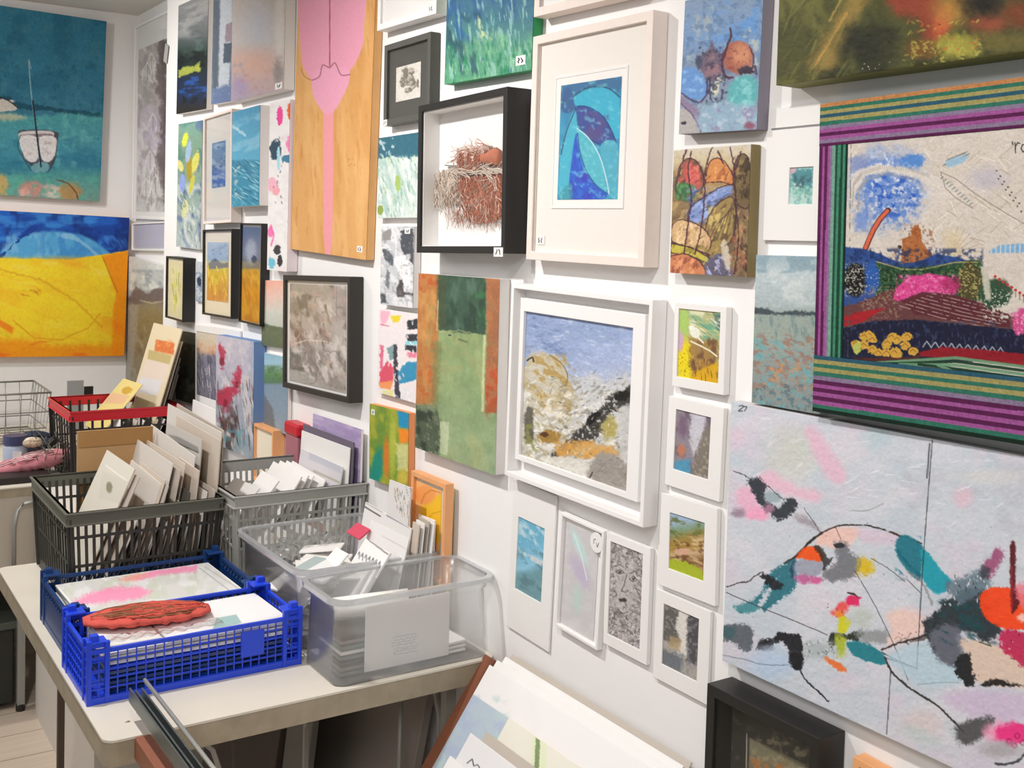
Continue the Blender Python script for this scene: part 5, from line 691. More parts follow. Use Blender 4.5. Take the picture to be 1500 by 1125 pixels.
canvas('landscape_painting', 'small green hill and blue water painting beneath the pink sky field', [(387, 516), (422, 524), (422, 640), (388, 622)], .012, a_hillsea)
framed('framed_print', 'black framed print of a yellow field under blue sky, middle of three black frames', [(296, 334), (340, 338), (339, 470), (298, 458)], .026, .006, BLACK, arts=[([(304, 353), (336, 357), (335, 446), (305, 437)], a_field1)], mm=CREAM)
framed('framed_print', 'black framed painting half dark sky, half orange ground, right of the yellow field', [(352, 326), (383, 328), (382, 480), (350, 470)], .026, .005, BLACK, arts=[([(354, 331), (382, 334), (381, 476), (352, 466)], a_orangefield)], mm=CREAM)
framed('framed_print', 'small deep black frame with yellow-green reeds, at the left wall corner', [(244, 375), (269, 378), (268, 472), (242, 465)], .042, .006, BLACK, arts=[([(249, 382), (267, 385), (266, 466), (248, 460)], a_reeds)], mm=CREAM)
canvas('small_picture', 'small pale blue picture half hidden behind the yellow field frame', [(287, 382), (306, 385), (306, 446), (287, 440)], .008, a_bluecard)
canvas('dark_painting', 'dark green-black painting low behind the cream cards in the red basket', [(258, 483), (287, 488), (286, 592), (258, 585)], .01, a_darkwood)
mounted('mounted_print', 'winter trees print with orange sky, tucked behind the red poppy canvas', [(286, 472), (352, 488), (352, 612), (286, 590)], .006, [(288, 483), (348, 497), (348, 596), (288, 579)], a_wintertrees)
canvas('poppy_painting', 'lilac-grey canvas of red poppies with blue sides', [(318, 488), (372, 503), (372, 672), (316, 652)], .037, a_poppies, edge=mat('blue_edge', '6f8fc0', .6))
framed('leaf_print', 'blue leaf print in a pale wooden frame with a wide cream mount', [(782, 55), (958, 13), (944, 393), (771, 379)], .031, .0155, PALEWOOD, arts=[([(817, 117), (919, 98), (913, 302), (811, 302)], lambda p: p.fill('f1ede8'), dict(win=1)), ([(824, 126), (912, 112), (907, 291.5), (818, 293)], a_leaf, dict(dy=.0006))], mm=mat('warm_mount', 'ece6de', .7), extra=lambda r, cv, d: price(r, cv, -d + .0075, sq(788, 346, 11, 13), 7))
framed('framed_print', 'pale wooden frame cut off by the top edge, above the blue leaf print', [(788, -210), (955, -270), (940, -14), (786, 27)], .03, .016, PALEWOOD, mm=PAPER)
canvas('fruit_painting', 'still life canvas of orange and blue fruit, upper row right of the leaf print', [(1006, 4), (1121, -26), (1109, 190.5), (994, 196)], .022, a_fruit, edge=mat('mauve_edge', '8c8694', .7), relief=.004)
canvas('autumn_tree_painting', 'canvas of swirling autumn trees with red and gold crowns, below the fruit still life', [(990.5, 220), (1101, 211), (1095, 403), (980, 402)], .02, a_trees, edge=mat('ochre_edge', '8a7a52', .7), relief=.004)
mounted('mounted_print', 'white sheet with one tiny teal print, tucked left of the striped textile', [(1123, 190), (1228, 185), (1226, 356), (1120, 350)], .006, [(1157, 246), (1192, 244), (1191, 300), (1156, 299)], a_tinyteal)
canvas('blank_sheet', 'plain white sheet above the tiny teal print, under the dark autumn canvas', [(1130, 160), (1212, 150), (1212, 183), (1129, 186)], .003, lambda p: p.fill('eceae7'), edge=PAPER, m=PRINT, cat='sheet')
canvas('dusk_painting', 'misty teal and rust marsh landscape canvas left of the striped textile', [(1110, 377), (1206, 372), (1203, 612), (1101, 585)], .018, a_dusk, relief=.003)
canvas('autumn_painting', 'large dark olive and red abstract canvas in the top right corner', [(1149, -250), (1690, -420), (1680, 45), (1140.5, 129)], .045, a_autumn, edge=mat('olive_edge', '7c7c3c', .6), relief=.003, dens=.8)
# striped textile: padded stripes frame around a stitched panel
def textile():
    d = .035; co = [(1203.6, 154), (1640, 93), (1632, 680), (1193, 596)]
    r, W, H, cv = picture('embroidered_hanging', 'large stitched textile landscape with purple and green striped borders', co, d, 'textile')
    ix, iz, w, h = cv([(1241, 211), (1600, 178), (1592, 556), (1238, 530)], -d)
    MB().box(-W / 2, W / 2, -d + .001, 0, -H / 2, H / 2).build('padded_edge', mat('dark_green_cloth', '2c4a3c', .9, bump=.5, bscale=700), r, bevel=.003)
    grid_obj('stitched_panel', w, h, -d - .0002, a_embroid, r, MATTE, cx=ix, cz=iz, seed=3, relief=.004, dens=1.)
    L, R, T, B = -W / 2, W / 2, H / 2, -H / 2; il, ir, it, ib = ix - w / 2, ix + w / 2, iz + h / 2, iz - h / 2
    px = lambda x, z: (lambda m: (float(m[0][0]), float(m[1][0])))(proj(np.array([(r.matrix_world @ Vector((x, -d, z)))[:]])))
    bpy.context.view_layer.update()
    def band(name, x0, x1, z0, z1, cols, hor, dd):
        if hor: ax = ((px(x0, z1), px(x0, z0)), (px(x1, z1), px(x1, z0)))
        else: ax = ((px(x0, z1), px(x1, z1)), (px(x0, z0), px(x1, z0)))
        grid_obj(name, x1 - x0, z1 - z0, -d - dd, stripe_side(ax, cols), r, MATTE, cx=(x0 + x1) / 2, cz=(z0 + z1) / 2, relief=.002, dens=.9)
    O = 'b07a4c'
    band('striped_border', L, R, it, T, [O, GA, GB, GC, GB, GA, PC, PA, PB, PA, PC, PB], True, .0016)
    band('striped_border', L, R, B, ib, [GC, GB, GA, GB, GA, PC, PB, PA, PB, PA, PB, PA, GA, '16281f'], True, .0018)
    band('striped_border', L, il, ib, it, [PB, PA, PB, PA, PC, '6f9a8a', '1f4a38', '3f7f64', '1c4030', '3f7f64', '16302a'], False, .001)
    band('striped_border', ir, R, ib, it, ['16302a', '3f7f64', '1c4030', '3f7f64', '1f4a38', '6f9a8a', PC, PA, PB, PA, PB], False, .001)
textile()
canvas('abstract_painting', 'very large pale abstract canvas with orange disc, teal and black marks, bottom right', [(1075, 588), (1700, 706), (1690, 1268), (1057, 961)], .02, a_bigabs, relief=.003, dens=1., edge=mat('pale_grey_edge', 'c6c4c4', .6))
def tray():
    r, W, H, cv = picture('tray_framed_painting', 'rocky beach painting in a double white tray frame, centre of the wall', [(750, 415), (957, 439), (943, 775), (740, 694)], .03, 'framed painting')
    mb = MB(); ring(mb, W, H, .009, 0, -.030); mb.build('outer_frame', WHITE, r, bevel=.001); MB().box(-W / 2 + .009, W / 2 - .009, -.004, -.001, -H / 2 + .009, H / 2 - .009).build('tray_back', mat('white_tray', 'ebe8e6', .6), r)
    cx, cz, w, h = cv([(762, 436), (946, 461), (935, 740), (757, 669)], -.022); mb = MB(); px, pz, pw, ph = cv([(772, 456), (932, 480), (922, 723), (765, 664)], -.016)
    ring(mb, w, h, 0, -.004, -.022, cx, cz, pw, ph, px, pz); mb.build('inner_frame', WHITE, r, bevel=.001); grid_obj('painted_face', pw, ph, -.016, a_beach, r, IMP, cx=px, cz=pz, seed=4, relief=.006)
tray()
mounted('mounted_print', 'bright yellow print with a white bird, topmost of the four small white-mounted prints', [(989, 444), (1066, 449), (1060, 580), (986, 564)], .012, [(995, 452), (1058, 458), (1051, 561), (992, 552)], a_bird)
mounted('mounted_print', 'purple and grey abstract print in a white mount, under the yellow bird print', [(982, 580), (1062, 598), (1054, 734), (974, 710)], .008, [(992, 601), (1042, 610), (1038, 701), (986, 688)], a_purplegrey)
mounted('mounted_print', 'brown and green fields print in a white mount, third of the column of four', [(968, 723), (1053, 744), (1047, 886), (962, 856)], .008, [(983, 751), (1034, 766), (1030, 851), (979, 832)], a_fields)
mounted('mounted_print', 'grey and black collage print in a white mount, lowest of the column', [(962, 866), (1045, 893), (1034, 1032), (957, 990)], .006, [(973, 885), (1026, 906), (1020, 997), (970, 973)], a_greycollage)
mounted('mounted_print', 'blue-green breaking wave print in a tall white mount, below the tray frame', [(754, 700), (815, 728), (805, 955), (743, 917)], .004, [(759, 757), (800, 774), (792, 883), (756, 862)], a_seaprint)
def dot(r, cv, d):
    cx, cz, w, h = cv(sq(866, 780, 18, 30), -d); mb = MB(); n = 20; mb.add([(cx + w / 2 * math.cos(t), -d - .0004, cz + h / 2 * math.sin(t)) for t in [2 * math.pi * k / n for k in range(n)]] + [(cx + w / 2 * math.cos(t), -d - .0001, cz + h / 2 * math.sin(t)) for t in [2 * math.pi * k / n for k in range(n)]], [tuple(range(n)), tuple(range(2 * n - 1, n - 1, -1))] + [(k, (k + 1) % n, n + (k + 1) % n, n + k) for k in range(n)]); o = mb.build('price_sticker', PAPER, r)
    g = MB(); [g.bar((cx + a * w, -d - .0008, cz + b_ * h), (cx + c * w, -d - .0008, cz + e * h), .0008, .0003, up=(0, 1, 0)) for a, b_, c, e in ((-.2, .1, -.05, .15), (-.2, .1, -.2, -.1), (.0, .0, .1, -.2), (.1, -.2, .2, .05))]; g.build('written_number', CHAR, o)
framed('framed_print', 'faint feather print in a thin white frame with a round white sticker', [(821, 752), (887, 776), (874, 955), (814, 914)], .012, .006, WHITE, arts=[([(828, 765), (882, 784), (868, 941), (819, 906)], a_feather)], mm=PAPER, extra=dot, glass=False)
mounted('mounted_drawing', 'dense ink drawing of a face in a white mount, right of the feather print', [(890, 781), (956, 802), (946, 974), (884, 941)], .008, [(896, 795), (944, 810), (936, 954), (890, 925)], a_face)
def a_boxscene(p): p.fill('3c3c36'); p.poly([(1098, 1080), (1180, 1120), (1180, 1200), (1096, 1190)], '77745c', soft=1.5); p.mott('9a9070', 8, .5, .64, .7, reg=(1098, 1080, 1185, 1200)); p.mott('b0703c', 6, .5, .62, .9, reg=(1100, 1108, 1150, 1180)); p.line([(1094, 1075), (1092, 1200)], 'c0bcb0', 1.6, .9); p.mott('6a665c', 10, .56, .7, .5); p.tex(.08, 3)
framed('box_frame', 'deep black box frame at the bottom, under the pale abstract canvas', [(1036, 999), (1203, 1084), (1190, 1330), (1030, 1225)], .05, .016, BLACK, arts=[([(1052, 1020), (1190, 1090), (1178, 1310), (1046, 1210)], a_boxscene)], mm=BLK2, cat='box frame', back_y=-.012)
framed('framed_print', 'little orange wooden frame at the bottom edge, right of the black box frame', [(1250, 1107), (1296, 1132), (1290, 1210), (1246, 1180)], .022, .010, ORWOOD, mm=CREAM)
# ------------------------------------------------------------------ furniture
TOPM = mat('worn_white_laminate', 'd9d2c4', .5, mott=.06, mscale=12, bump=.1); EDGEM = mat('worn_wood_edge', 'a0947e', .65, mott=.28, mscale=28); LEGM = mat('table_leg_paint', '9a9a94', .45, .3); CABM = mat('off_white_board', 'd6cfc6', .6, mott=.03, mscale=5)
def table(label, x0, x1, y0, y1, z, th, legs, lip=.0):
    r = tag(empty('folding_table', ((x0 + x1) / 2, (y0 + y1) / 2, 0)), label, 'table'); ox, oy = r.location.x, r.location.y
    L = lambda x, y: (x - ox, y - oy)
    def rr(mb, a0, a1, b0, b1, z0, z1, R=.02, n=5):
        pts = []
        for cx, cy, s in ((a1 - R, b1 - R, 0), (a0 + R, b1 - R, 1), (a0 + R, b0 + R, 2), (a1 - R, b0 + R, 3)):
            pts += [(cx + R * math.cos((s + k / n) * math.pi / 2), cy + R * math.sin((s + k / n) * math.pi / 2)) for k in range(n + 1)]
        m = len(pts); return mb.add([(a, b, z0) for a, b in pts] + [(a, b, z1) for a, b in pts], [tuple(range(m - 1, -1, -1)), tuple(range(m, 2 * m))] + [(k, (k + 1) % m, m + (k + 1) % m, m + k) for k in range(m)])
    a0, b0 = L(x0, y0); a1, b1 = L(x1, y1)
    rr(MB(), a0, a1, b0, b1, z - .004, z).build('table_top', TOPM, r); rr(MB(), a0 + .0015, a1 - .0015, b0 + .0015, b1 - .0015, z - th, z - .004).build('apron', EDGEM, r)
    for (x, y) in legs:
        a, b = L(x, y); o = MB().bar((a, b, .02), (a, b, z - th), .022, .022).build('leg', LEGM, r); MB().tube([(a, b, 0), (a, b, .022)], .014).build('foot_cap', BLACK, o)
    return r, L
TZ = .72
t1, L1 = table('white folding table in front holding the blue crates and clear tubs', 1.975, 3.015, -.745, -.004, TZ, .045, [(2.1, -.06), (2.93, -.06)])
MB().bar((2.42 - t1.location.x, -.69 - t1.location.y, 0), (2.42 - t1.location.x, -.69 - t1.location.y, TZ - .045), .013, .013).build('leg', mat('dark_leg', '54463a', .6), t1)
mb = MB(); a, b = L1(2.88, -.03)
mb.tube([(a, b - .02, .10), (a, b - .02, .56), (a, b - .035, .63), (a, b - .075, .66), (a, b - .11, .672)], .007); mb.tube([(a - .02, b - .10, .1), (a - .02, b - .10, .672)], .005); mb.build('folding_bracket', LEGM, t1, smooth=True)
mb = MB(); a, b = L1(2.97, -.58); mb.tube([(a, b, .672), (a - .01, b + .03, .64), (a - .03, b + .06, .56), (a - .08, b + .1, .40), (a - .2, b + .16, .1)], .0045); mb.tube([(a - .02, b - .04, .672), (a - .03, b - .03, .60), (a - .02, b, .5), (a + .02, b + .05, .3)], .003); mb.build('folding_bracket', LEGM, t1, smooth=True)
w = onY(450, 1040, -.30); mb = MB(); a, b = L1(w[0], -.30); mb.bar((a, b, .672), (a, b, .60), .012); mb.bar((a - .012, b, .605), (a + .014, b, .585), .014); mb.bar((a - .014, b, .578), (a + .01, b, .562), .012); mb.bar((a - .004, b, .565), (a - .004, b, .05), .009); mb.build('stay_catch', LEGM, t1)
# dark boards put in to keep the space under the table dark
DK = mat('warm_grey_board', '8f8880', .75, mott=.12, mscale=9); DK2 = mat('dark_grey_board', '77766f', .7, mott=.08, mscale=8); DK3 = mat('brown_black_board', '4c423a', .7)
def board(name, label, x0, x1, yb, yt, z1, th, m, cat='portfolio', z0=0):
    mb = MB(); mb.hexa([(x0, yb - th, z0), (x1, yb - th, z0), (x1, yb, z0), (x0, yb, z0)], [(x0, yt - th, z1), (x1, yt - th, z1), (x1, yt, z1), (x0, yt, z1)])
    return tag(mb.build(name, m, bevel=.002), label, cat)
board('dark_board', 'large dark grey board leaning to the wall under the front table', 2.02, 2.83, -.14, -.02, .655, .02, DK)
board('dark_board', 'wide black-brown board standing in front of the grey one under the table', 2.02, 2.46, -.26, -.17, .64, .02, DK3)
board('dark_board', 'grey board standing on end between the dark boards under the table', 2.47, 2.60, -.24, -.17, .66, .016, DK2)
MB().box(1.163, 1.934, -.51, -.495, 0, .70).build('x', CABM); cab = bpy.data.objects['x']; cab.name = 'front_panel'
cr = tag(empty('low_cabinet', (1.163, -.51, 0)), 'off-white low cabinet standing on the floor behind the front table', 'cabinet'); cab.parent = cr; cab.location = (-1.163, .51, 0)
MB().box(0, .015, .015, .50, 0, .70).build('side_panel', CABM, cr); MB().box(.756, .771, .015, .50, 0, .70).build('side_panel', CABM, cr); MB().box(-.005, .776, -.005, .505, .70, .718).build('cabinet_top', CABM, cr)
t2, L2 = table('white folding table against the far wall under the yellow painting', .02, 1.14, -1.9, -.05, TZ, .03, [(1.11, -.545), (.08, -.3), (1.11, -1.8)])
a, b = L2(1.125, -.60); MB().box(a, a + .012, b - 1.2, b + .10, .47, .69).build('side_board', mat('beige_board', 'b9b0a2', .65, mott=.04), t2)
w = onX(31, 745, 1.15); a, b = L2(1.15, w[1]); mb = MB(); mb.tube([(a, b + .05, .675), (a, b + .01, .67), (a, b - .012, .65), (a, b - .02, .60), (a, b - .02, .45)], .006); mb.build('bent_leg_tube', LEGM, t2, smooth=True)
# dark shelf crate below the far table
sr = tag(empty('storage_box', (.85, -.9, 0)), 'dark storage box on the floor under the far table', 'box'); MB().box(-.4, .24, -.5, .34, .02, .26).build('box_body', mat('black_green_plastic', '232722', .6), sr, bevel=.006); MB().box(-.41, .25, -.51, .35, .26, .285).build('box_lid', mat('grey_green_plastic', '4a4f48', .6), sr, bevel=.004); MB().box(-.1, .2, -.1, .28, .285, .31).build('paper_stack', PAPER, sr)

# ------------------------------------------------------------------ crates and baskets
def crate(name, label, x0, x1, y0, y1, z0, z1, m, cells=(22, 5), post=.03, m2=None, patch=None, tri=False, group=None):
    r = tag(empty(name, ((x0 + x1) / 2, (y0 + y1) / 2, z0)), label, 'crate', group); W, D, H = x1 - x0, y1 - y0, z1 - z0; t = .0035
    def side(n, p, q, nc, nr):        # p,q endpoints (x,y) of side in local coords
        mb = MB(); dx, dy = q[0] - p[0], q[1] - p[1]; hh = H * .82
        at = lambda u, z: (p[0] + dx * u, p[1] + dy * u, z)
        up = (0, 0, 1)
        mb.bar(at(0, hh), at(1, hh), t * 1.8, .007); mb.bar(at(0, .006), at(1, .006), t * 1.6, .012)
        if tri:
            for k in range(nc):
                mb.bar(at(k / nc, hh - .018), at((k + .5) / nc, hh - .003), t, .002); mb.bar(at((k + .5) / nc, hh - .003), at((k + 1) / nc, hh - .018), t, .002)
            mb.bar(at(0, hh - .019), at(1, hh - .019), t, .004); mb.bar(at(0, hh * .4), at(1, hh * .4), t, hh * .72)
        else:
            for k in range(1, nc): mb.bar(at(k / nc, .006), at(k / nc, hh), .0022, .0022)
            for k in range(1, nr): mb.bar(at(0, .01 + (hh - .012) * k / nr), at(1, .01 + (hh - .012) * k / nr), t, .0018)
        if patch and n == 1:
            a0, a1, b0, b1 = patch; mb.bar(at(a0, H * (b0 + b1) / 2), at(a1, H * (b0 + b1) / 2), t * 1.3, H * (b1 - b0))
        mb.build('lattice_side', m, r)
    c = [(-W / 2, -D / 2), (W / 2, -D / 2), (W / 2, D / 2), (-W / 2, D / 2)]
    side(0, c[0], c[1], max(4, int(cells[0] * W / D)), cells[1]); side(1, c[1], c[2], cells[0], cells[1]); side(2, c[2], c[3], max(4, int(cells[0] * W / D)), cells[1]); side(3, c[3], c[0], cells[0], cells[1])
    for sx, sy in ((-1, -1), (1, -1), (1, 1), (-1, 1)):
        mb = MB(); X, Y = sx * W / 2, sy * D / 2; e = .0045
        for k in range(5):
            z = H * (k + .5) / 5; mb.box(min(X, X - sx * e), max(X, X - sx * e), min(Y, Y - sy * post), max(Y, Y - sy * post), z - .003, z + .003); mb.box(min(X, X - sx * post), max(X, X - sx * post), min(Y, Y - sy * e), max(Y, Y - sy * e), z - .003, z + .003)
        for a_, b_ in ((0, 0), (0, 1), (1, 0)):
            xx = X - sx * post * a_; yy = Y - sy * post * b_; mb.box(xx - .004, xx + .004, yy - .004, yy + .004, 0, H * (1 if not (a_ or b_) else .97))
        mb.box(min(X, X - sx * post) - .001, max(X, X - sx * post) + .001, min(Y, Y - sy * post) - .001, max(Y, Y - sy * post) + .001, H * .93, H * .965)
        mb.box(X - sx * .010 - .007, X - sx * .010 + .007, Y - sy * .010 - .007, Y - sy * .010 + .007, H * .96, H * 1.06); mb.build('corner_post', m, r, bevel=.0008)
    mb = MB(); mb.box(-W / 2 + .002, W / 2 - .002, -D / 2 + .002, D / 2 - .002, 0, .004); mb.build('base', m, r)
    return r
BLUE = mat('blue_plastic', '1f46d8', .35, spec=.5); NAVY = mat('navy_plastic', '123a72', .4)
crate('produce_crate', 'bright blue lattice crate nearest the table corner, with a red bundle inside', 2.667, 2.862, -.735, -.352, TZ, TZ + .112, BLUE, cells=(24, 5), patch=(.70, .815, .30, .72))
crate('produce_crate', 'dark navy crate behind the bright blue one, with a pink and white print', 2.388, 2.655, -.722, -.352, TZ, TZ + .104, NAVY, cells=(20, 4), tri=True)
def flat_sheet(name, label, x0, x1, y0, y1, z, th, m, rot=0, cat='print', group=None, art=None, tilt=0):
    o = tag(MB().box(-(x1 - x0) / 2, (x1 - x0) / 2, -(y1 - y0) / 2, (y1 - y0) / 2, 0, th).build(name, m, bevel=.0004), label, cat, group); o.location = ((x0 + x1) / 2, (y0 + y1) / 2, z); o.rotation_euler = (tilt, 0, rot)
    return o
def top_art(o, art, m=PRINT, inset=.004):
    """painted rectangle lying on top of a flat sheet"""
    xs = [v.co.x for v in o.data.vertices]; ys = [v.co.y for v in o.data.vertices]; th = max(v.co.z for v in o.data.vertices)
    e = empty('tmp'); e.parent = o; e.rotation_euler = (-math.pi / 2, 0, 0); bpy.context.view_layer.update()
    g = grid_obj('printed_face', max(xs) - min(xs) - inset * 2, max(ys) - min(ys) - inset * 2, -th - .0004, art, e, m, dens=1.)
    mw = e.matrix_local.copy(); g.data.transform(mw); g.parent = o; bpy.data.objects.remove(e); return g
# contents of the blue crate
for k in range(9):
    flat_sheet('mounted_print', 'mounted print in the flat stack filling the bright blue crate, lower ones coloured as if shaded', 2.685 + .002 * (k % 3), 2.845, -.70, -.372 - .004 * (k % 2), TZ + .006 + k * .0085, .006, [NAVY, mat('shade_blue_card', '4a5a80', .6), NAVY, NAVY, mat('shade_blue_card', '4a5a80', .6), BLUE, PAPER, PAPER, PAPER][k] if k < 6 else PAPER, rot=.01 * (k % 3 - 1), group='stack of prints in the blue crate')  # lower prints coloured navy to imitate the dark blue shade inside the crate
def a_topwhite(p): p.fill('ebe9ea'); p.poly([(318, 905), (346, 900), (354, 912), (330, 922), (310, 925)], '9fbcbb', soft=1); p.poly([(384, 912), (405, 908), (408, 913), (388, 918)], 'b9b8a8', soft=.8)
o = flat_sheet('mounted_print', 'white print with a pale teal corner lying on top in the blue crate', 2.686, 2.842, -.60, -.372, TZ + .084, .004, PAPER, rot=.03); top_art(o, a_topwhite)
def a_whiteprint(p): p.fill('e6e2e2'); p.mott('c8d0d8', 8, .5, .7, .5)
o = flat_sheet('mounted_print', 'white print under the red bundle in the blue crate', 2.69, 2.835, -.70, -.605, TZ + .084, .004, PAPER, rot=-.02)
def a_navyart(p):
    p.fill('cfcfcb'); p.mott('c3c9b8', 20, .5, .64, .7); p.mott('dcdcdc', 14, .52, .66, .8)
    p.poly([(108, 880), (150, 862), (200, 858), (222, 868), (200, 878), (140, 882), (112, 890)], 'f090b4', soft=4, rough=4, rsc=9, a=.95); p.poly([(190, 846), (240, 832), (290, 828), (286, 836), (240, 842), (200, 850)], 'ee8fb4', soft=3, rough=3, rsc=9, a=.95); p.poly([(172, 850), (200, 840), (220, 842), (195, 852)], 'e89a8a', soft=3, rough=2, a=.8); p.line([(292, 832), (335, 864)], '9aa0a4', 1.2, .8); p.line([(300, 830), (346, 860)], '9aa0a4', 1, .7)
for k in range(7): flat_sheet('mounted_print', 'print in the flat stack inside the dark navy crate', 2.405, 2.64, -.70, -.375, TZ + .006 + k * .0095, .007, PAPER, rot=.008 * (k % 3 - 1), group='stack of prints in the navy crate')
o = flat_sheet('mounted_print', 'large pale print with pink brush strokes lying on top in the navy crate', 2.41, 2.636, -.70, -.378, TZ + .0735, .004, PAPER, rot=.02); top_art(o, a_navyart)
def bundle(name, label, c, L, W, H, ang, m, m2, seed=1, tilt=0, cat='bundle'):
    """long fibrous textile bundle: overlapping tapered strands over a lens-shaped core"""
    rs = random.Random(seed); r = tag(empty(name, c, (0, tilt, ang)), label, cat)
    n = 24; k = 12; V = []; Fc = []
    for i in range(n + 1):
        t = i / n; s = math.sin(math.pi * min(max(t, .015), .985)) ** .33
        for j in range(k):
            a = 2 * math.pi * j / k; q = 1 + rs.uniform(-.12, .12); V.append((L * (t - .5), W / 2 * s * math.cos(a) * q, H / 2 * (1 + s * math.sin(a) * q)))
    for i in range(n):
        for j in range(k): Fc.append((i * k + j, i * k + (j + 1) % k, (i + 1) * k + (j + 1) % k, (i + 1) * k + j))
    MB().add(V, Fc + [tuple(range(k - 1, -1, -1)), tuple(range(n * k, n * k + k))]).build('wool_core', m, r, smooth=True)
    for mm_, cnt in ((m, 60), (m2, 50)):
        mb = MB()
        for q in range(cnt):
            y = rs.uniform(-.42, .42) * W; t0 = rs.uniform(-.48, .2); t1_ = min(.46, t0 + rs.uniform(.2, .4)); pts = []
            for i in range(5):
                t = t0 + (t1_ - t0) * i / 4; s = math.cos(math.pi * min(abs(t), .49)) ** .45; yy = y * s + rs.uniform(-.002, .002); zz = H / 2 * (1 + s * math.sqrt(max(0, 1 - min(1, abs(y) / W * 2) ** 2))) + rs.uniform(0, .0025); pts.append((L * t, yy, zz))
            mb.tube(pts, rs.uniform(.0008, .0022), 5)
        o = mb.build('strands', mm_, r, smooth=True); o['kind'] = 'stuff'
    return r
RED1 = mat('red_wool', 'd0564a', .85, bump=.6, bscale=500, mott=.3, mscale=70); RED2 = mat('olive_wool', '8c5a3c', .85); PINK1 = mat('pink_wool_roll', 'c98088', .85, bump=.6, bscale=500, mott=.25, mscale=60); PINK2 = mat('pale_pink_wool', 'dcc0c0', .85)
bundle('wool_bundle', 'long red and olive wool bundle in cellophane lying on the bright blue crate', (2.745, -.605, TZ + .0885), .225, .102, .026, math.radians(81), RED1, RED2, 3)
mb = MB()
rs = random.Random(8); nx, ny = 26, 9; V = []
for i in range(nx):
    for j in range(ny): V.append((2.80 + .036 * j / (ny - 1) + rs.uniform(-.001, .001), -.695 + .205 * i / (nx - 1), TZ + .0895 + .002 * math.sin(i * 1.9 + j * .8) + rs.uniform(-.001, .0015) + .004))
o = MB().add(V, [(i * ny + j, i * ny + j + 1, (i + 1) * ny + j + 1, (i + 1) * ny + j) for i in range(nx - 1) for j in range(ny - 1)]).build('cellophane_sleeve', clear_mat('shiny_film', 'f8f8f8', .12, .12, .1), smooth=True); tag(o, 'crinkled clear cellophane sleeve beside the red bundle in the blue crate', 'wrapper')

def basket(name, label, x0, x1, y0, y1, z0, z1, m, rim=None, rimh=.027, taper=.012, slots=(20, 14), thk=.0068, midbar=True, handle=False):
    r = tag(empty(name, ((x0 + x1) / 2, (y0 + y1) / 2, z0)), label, 'basket'); W, D, H = x1 - x0, y1 - y0, z1 - z0; rm = rim or m
    C = lambda z: [(-W / 2 + taper * (1 - z / H), -D / 2 + taper * (1 - z / H)), (W / 2 - taper * (1 - z / H), -D / 2 + taper * (1 - z / H)), (W / 2 - taper * (1 - z / H), D / 2 - taper * (1 - z / H)), (-W / 2 + taper * (1 - z / H), D / 2 - taper * (1 - z / H))]
    for s in range(4):
        mb = MB(); n = slots[0] if s % 2 else slots[1]
        at = lambda u, z: (C(z)[s][0] * (1 - u) + C(z)[(s + 1) % 4][0] * u, C(z)[s][1] * (1 - u) + C(z)[(s + 1) % 4][1] * u, z)
        for k in range(n + 1):
            ww = thk * (2.2 if k in (0, n) else .9); mb.bar(at(k / n, .005), at(k / n, H - rimh * .5), ww, thk * .5, up=(1, 0, 0) if s % 2 else (0, 1, 0)) if True else 0
        if midbar:
            for z in (H * .45, H * .74): mb.bar(at(0, z), at(1, z), thk * .5, .006)
        mb.bar(at(0, .012), at(1, .012), thk * .6, .024); mb.build('slatted_side', m, r)
    mb = MB(); e = .006
    for zz, ee, hh in ((H - rimh / 2, e, rimh), (H - .002, e * 1.7, .004), (H - rimh, e * 1.5, .004)):
        O = [(-W / 2 - ee, -D / 2 - ee), (W / 2 + ee, -D / 2 - ee), (W / 2 + ee, D / 2 + ee), (-W / 2 - ee, D / 2 + ee)]; I = [(-W / 2 + .002, -D / 2 + .002), (W / 2 - .002, -D / 2 + .002), (W / 2 - .002, D / 2 - .002), (-W / 2 + .002, D / 2 - .002)]
        v = [(a, b, zz - hh / 2) for a, b in O] + [(a, b, zz - hh / 2) for a, b in I] + [(a, b, zz + hh / 2) for a, b in O] + [(a, b, zz + hh / 2) for a, b in I]; f = []
        for k in range(4): j = (k + 1) % 4; f += [(k, j, 4 + j, 4 + k), (8 + k, 12 + k, 12 + j, 8 + j), (k, 8 + k, 8 + j, j), (4 + k, 4 + j, 12 + j, 12 + k)]
        mb.add(v, f)
    mb.build('rim', rm, r, bevel=.0012); cb = C(0); MB().box(cb[0][0], cb[2][0], cb[0][1], cb[2][1], 0, .004).build('base', m, r)
    return r
DKB = mat('dark_grey_plastic', '45463c', .5, mott=.08, mscale=30); GRB = mat('mid_grey_plastic', 'a4a49f', .5); BLKP = mat('black_plastic', '221d1c', .5); REDP = mat('red_plastic', 'c81f30', .4)
basket('shopping_basket', 'dark grey slatted basket packed with cream cards, behind the blue crates', 1.995, 2.378, -.668, -.345, TZ + .0, .935, mat('blackish_plastic', '33332d', .5), rim=mat('olive_grey_plastic', '5e5e53', .45))
basket('shopping_basket', 'mid-grey slatted basket of white cards against the wall behind the clear tub', 2.06, 2.425, -.325, -.012, TZ + .0, .945, GRB)
basket('shopping_basket', 'black basket with a bright red rim on the far table', .86, 1.185, -.415, -.08, TZ, .952, BLKP, rim=REDP, rimh=.03, slots=(11, 8), thk=.008)

DKC = mat('dark_card', '4a4640', .7)
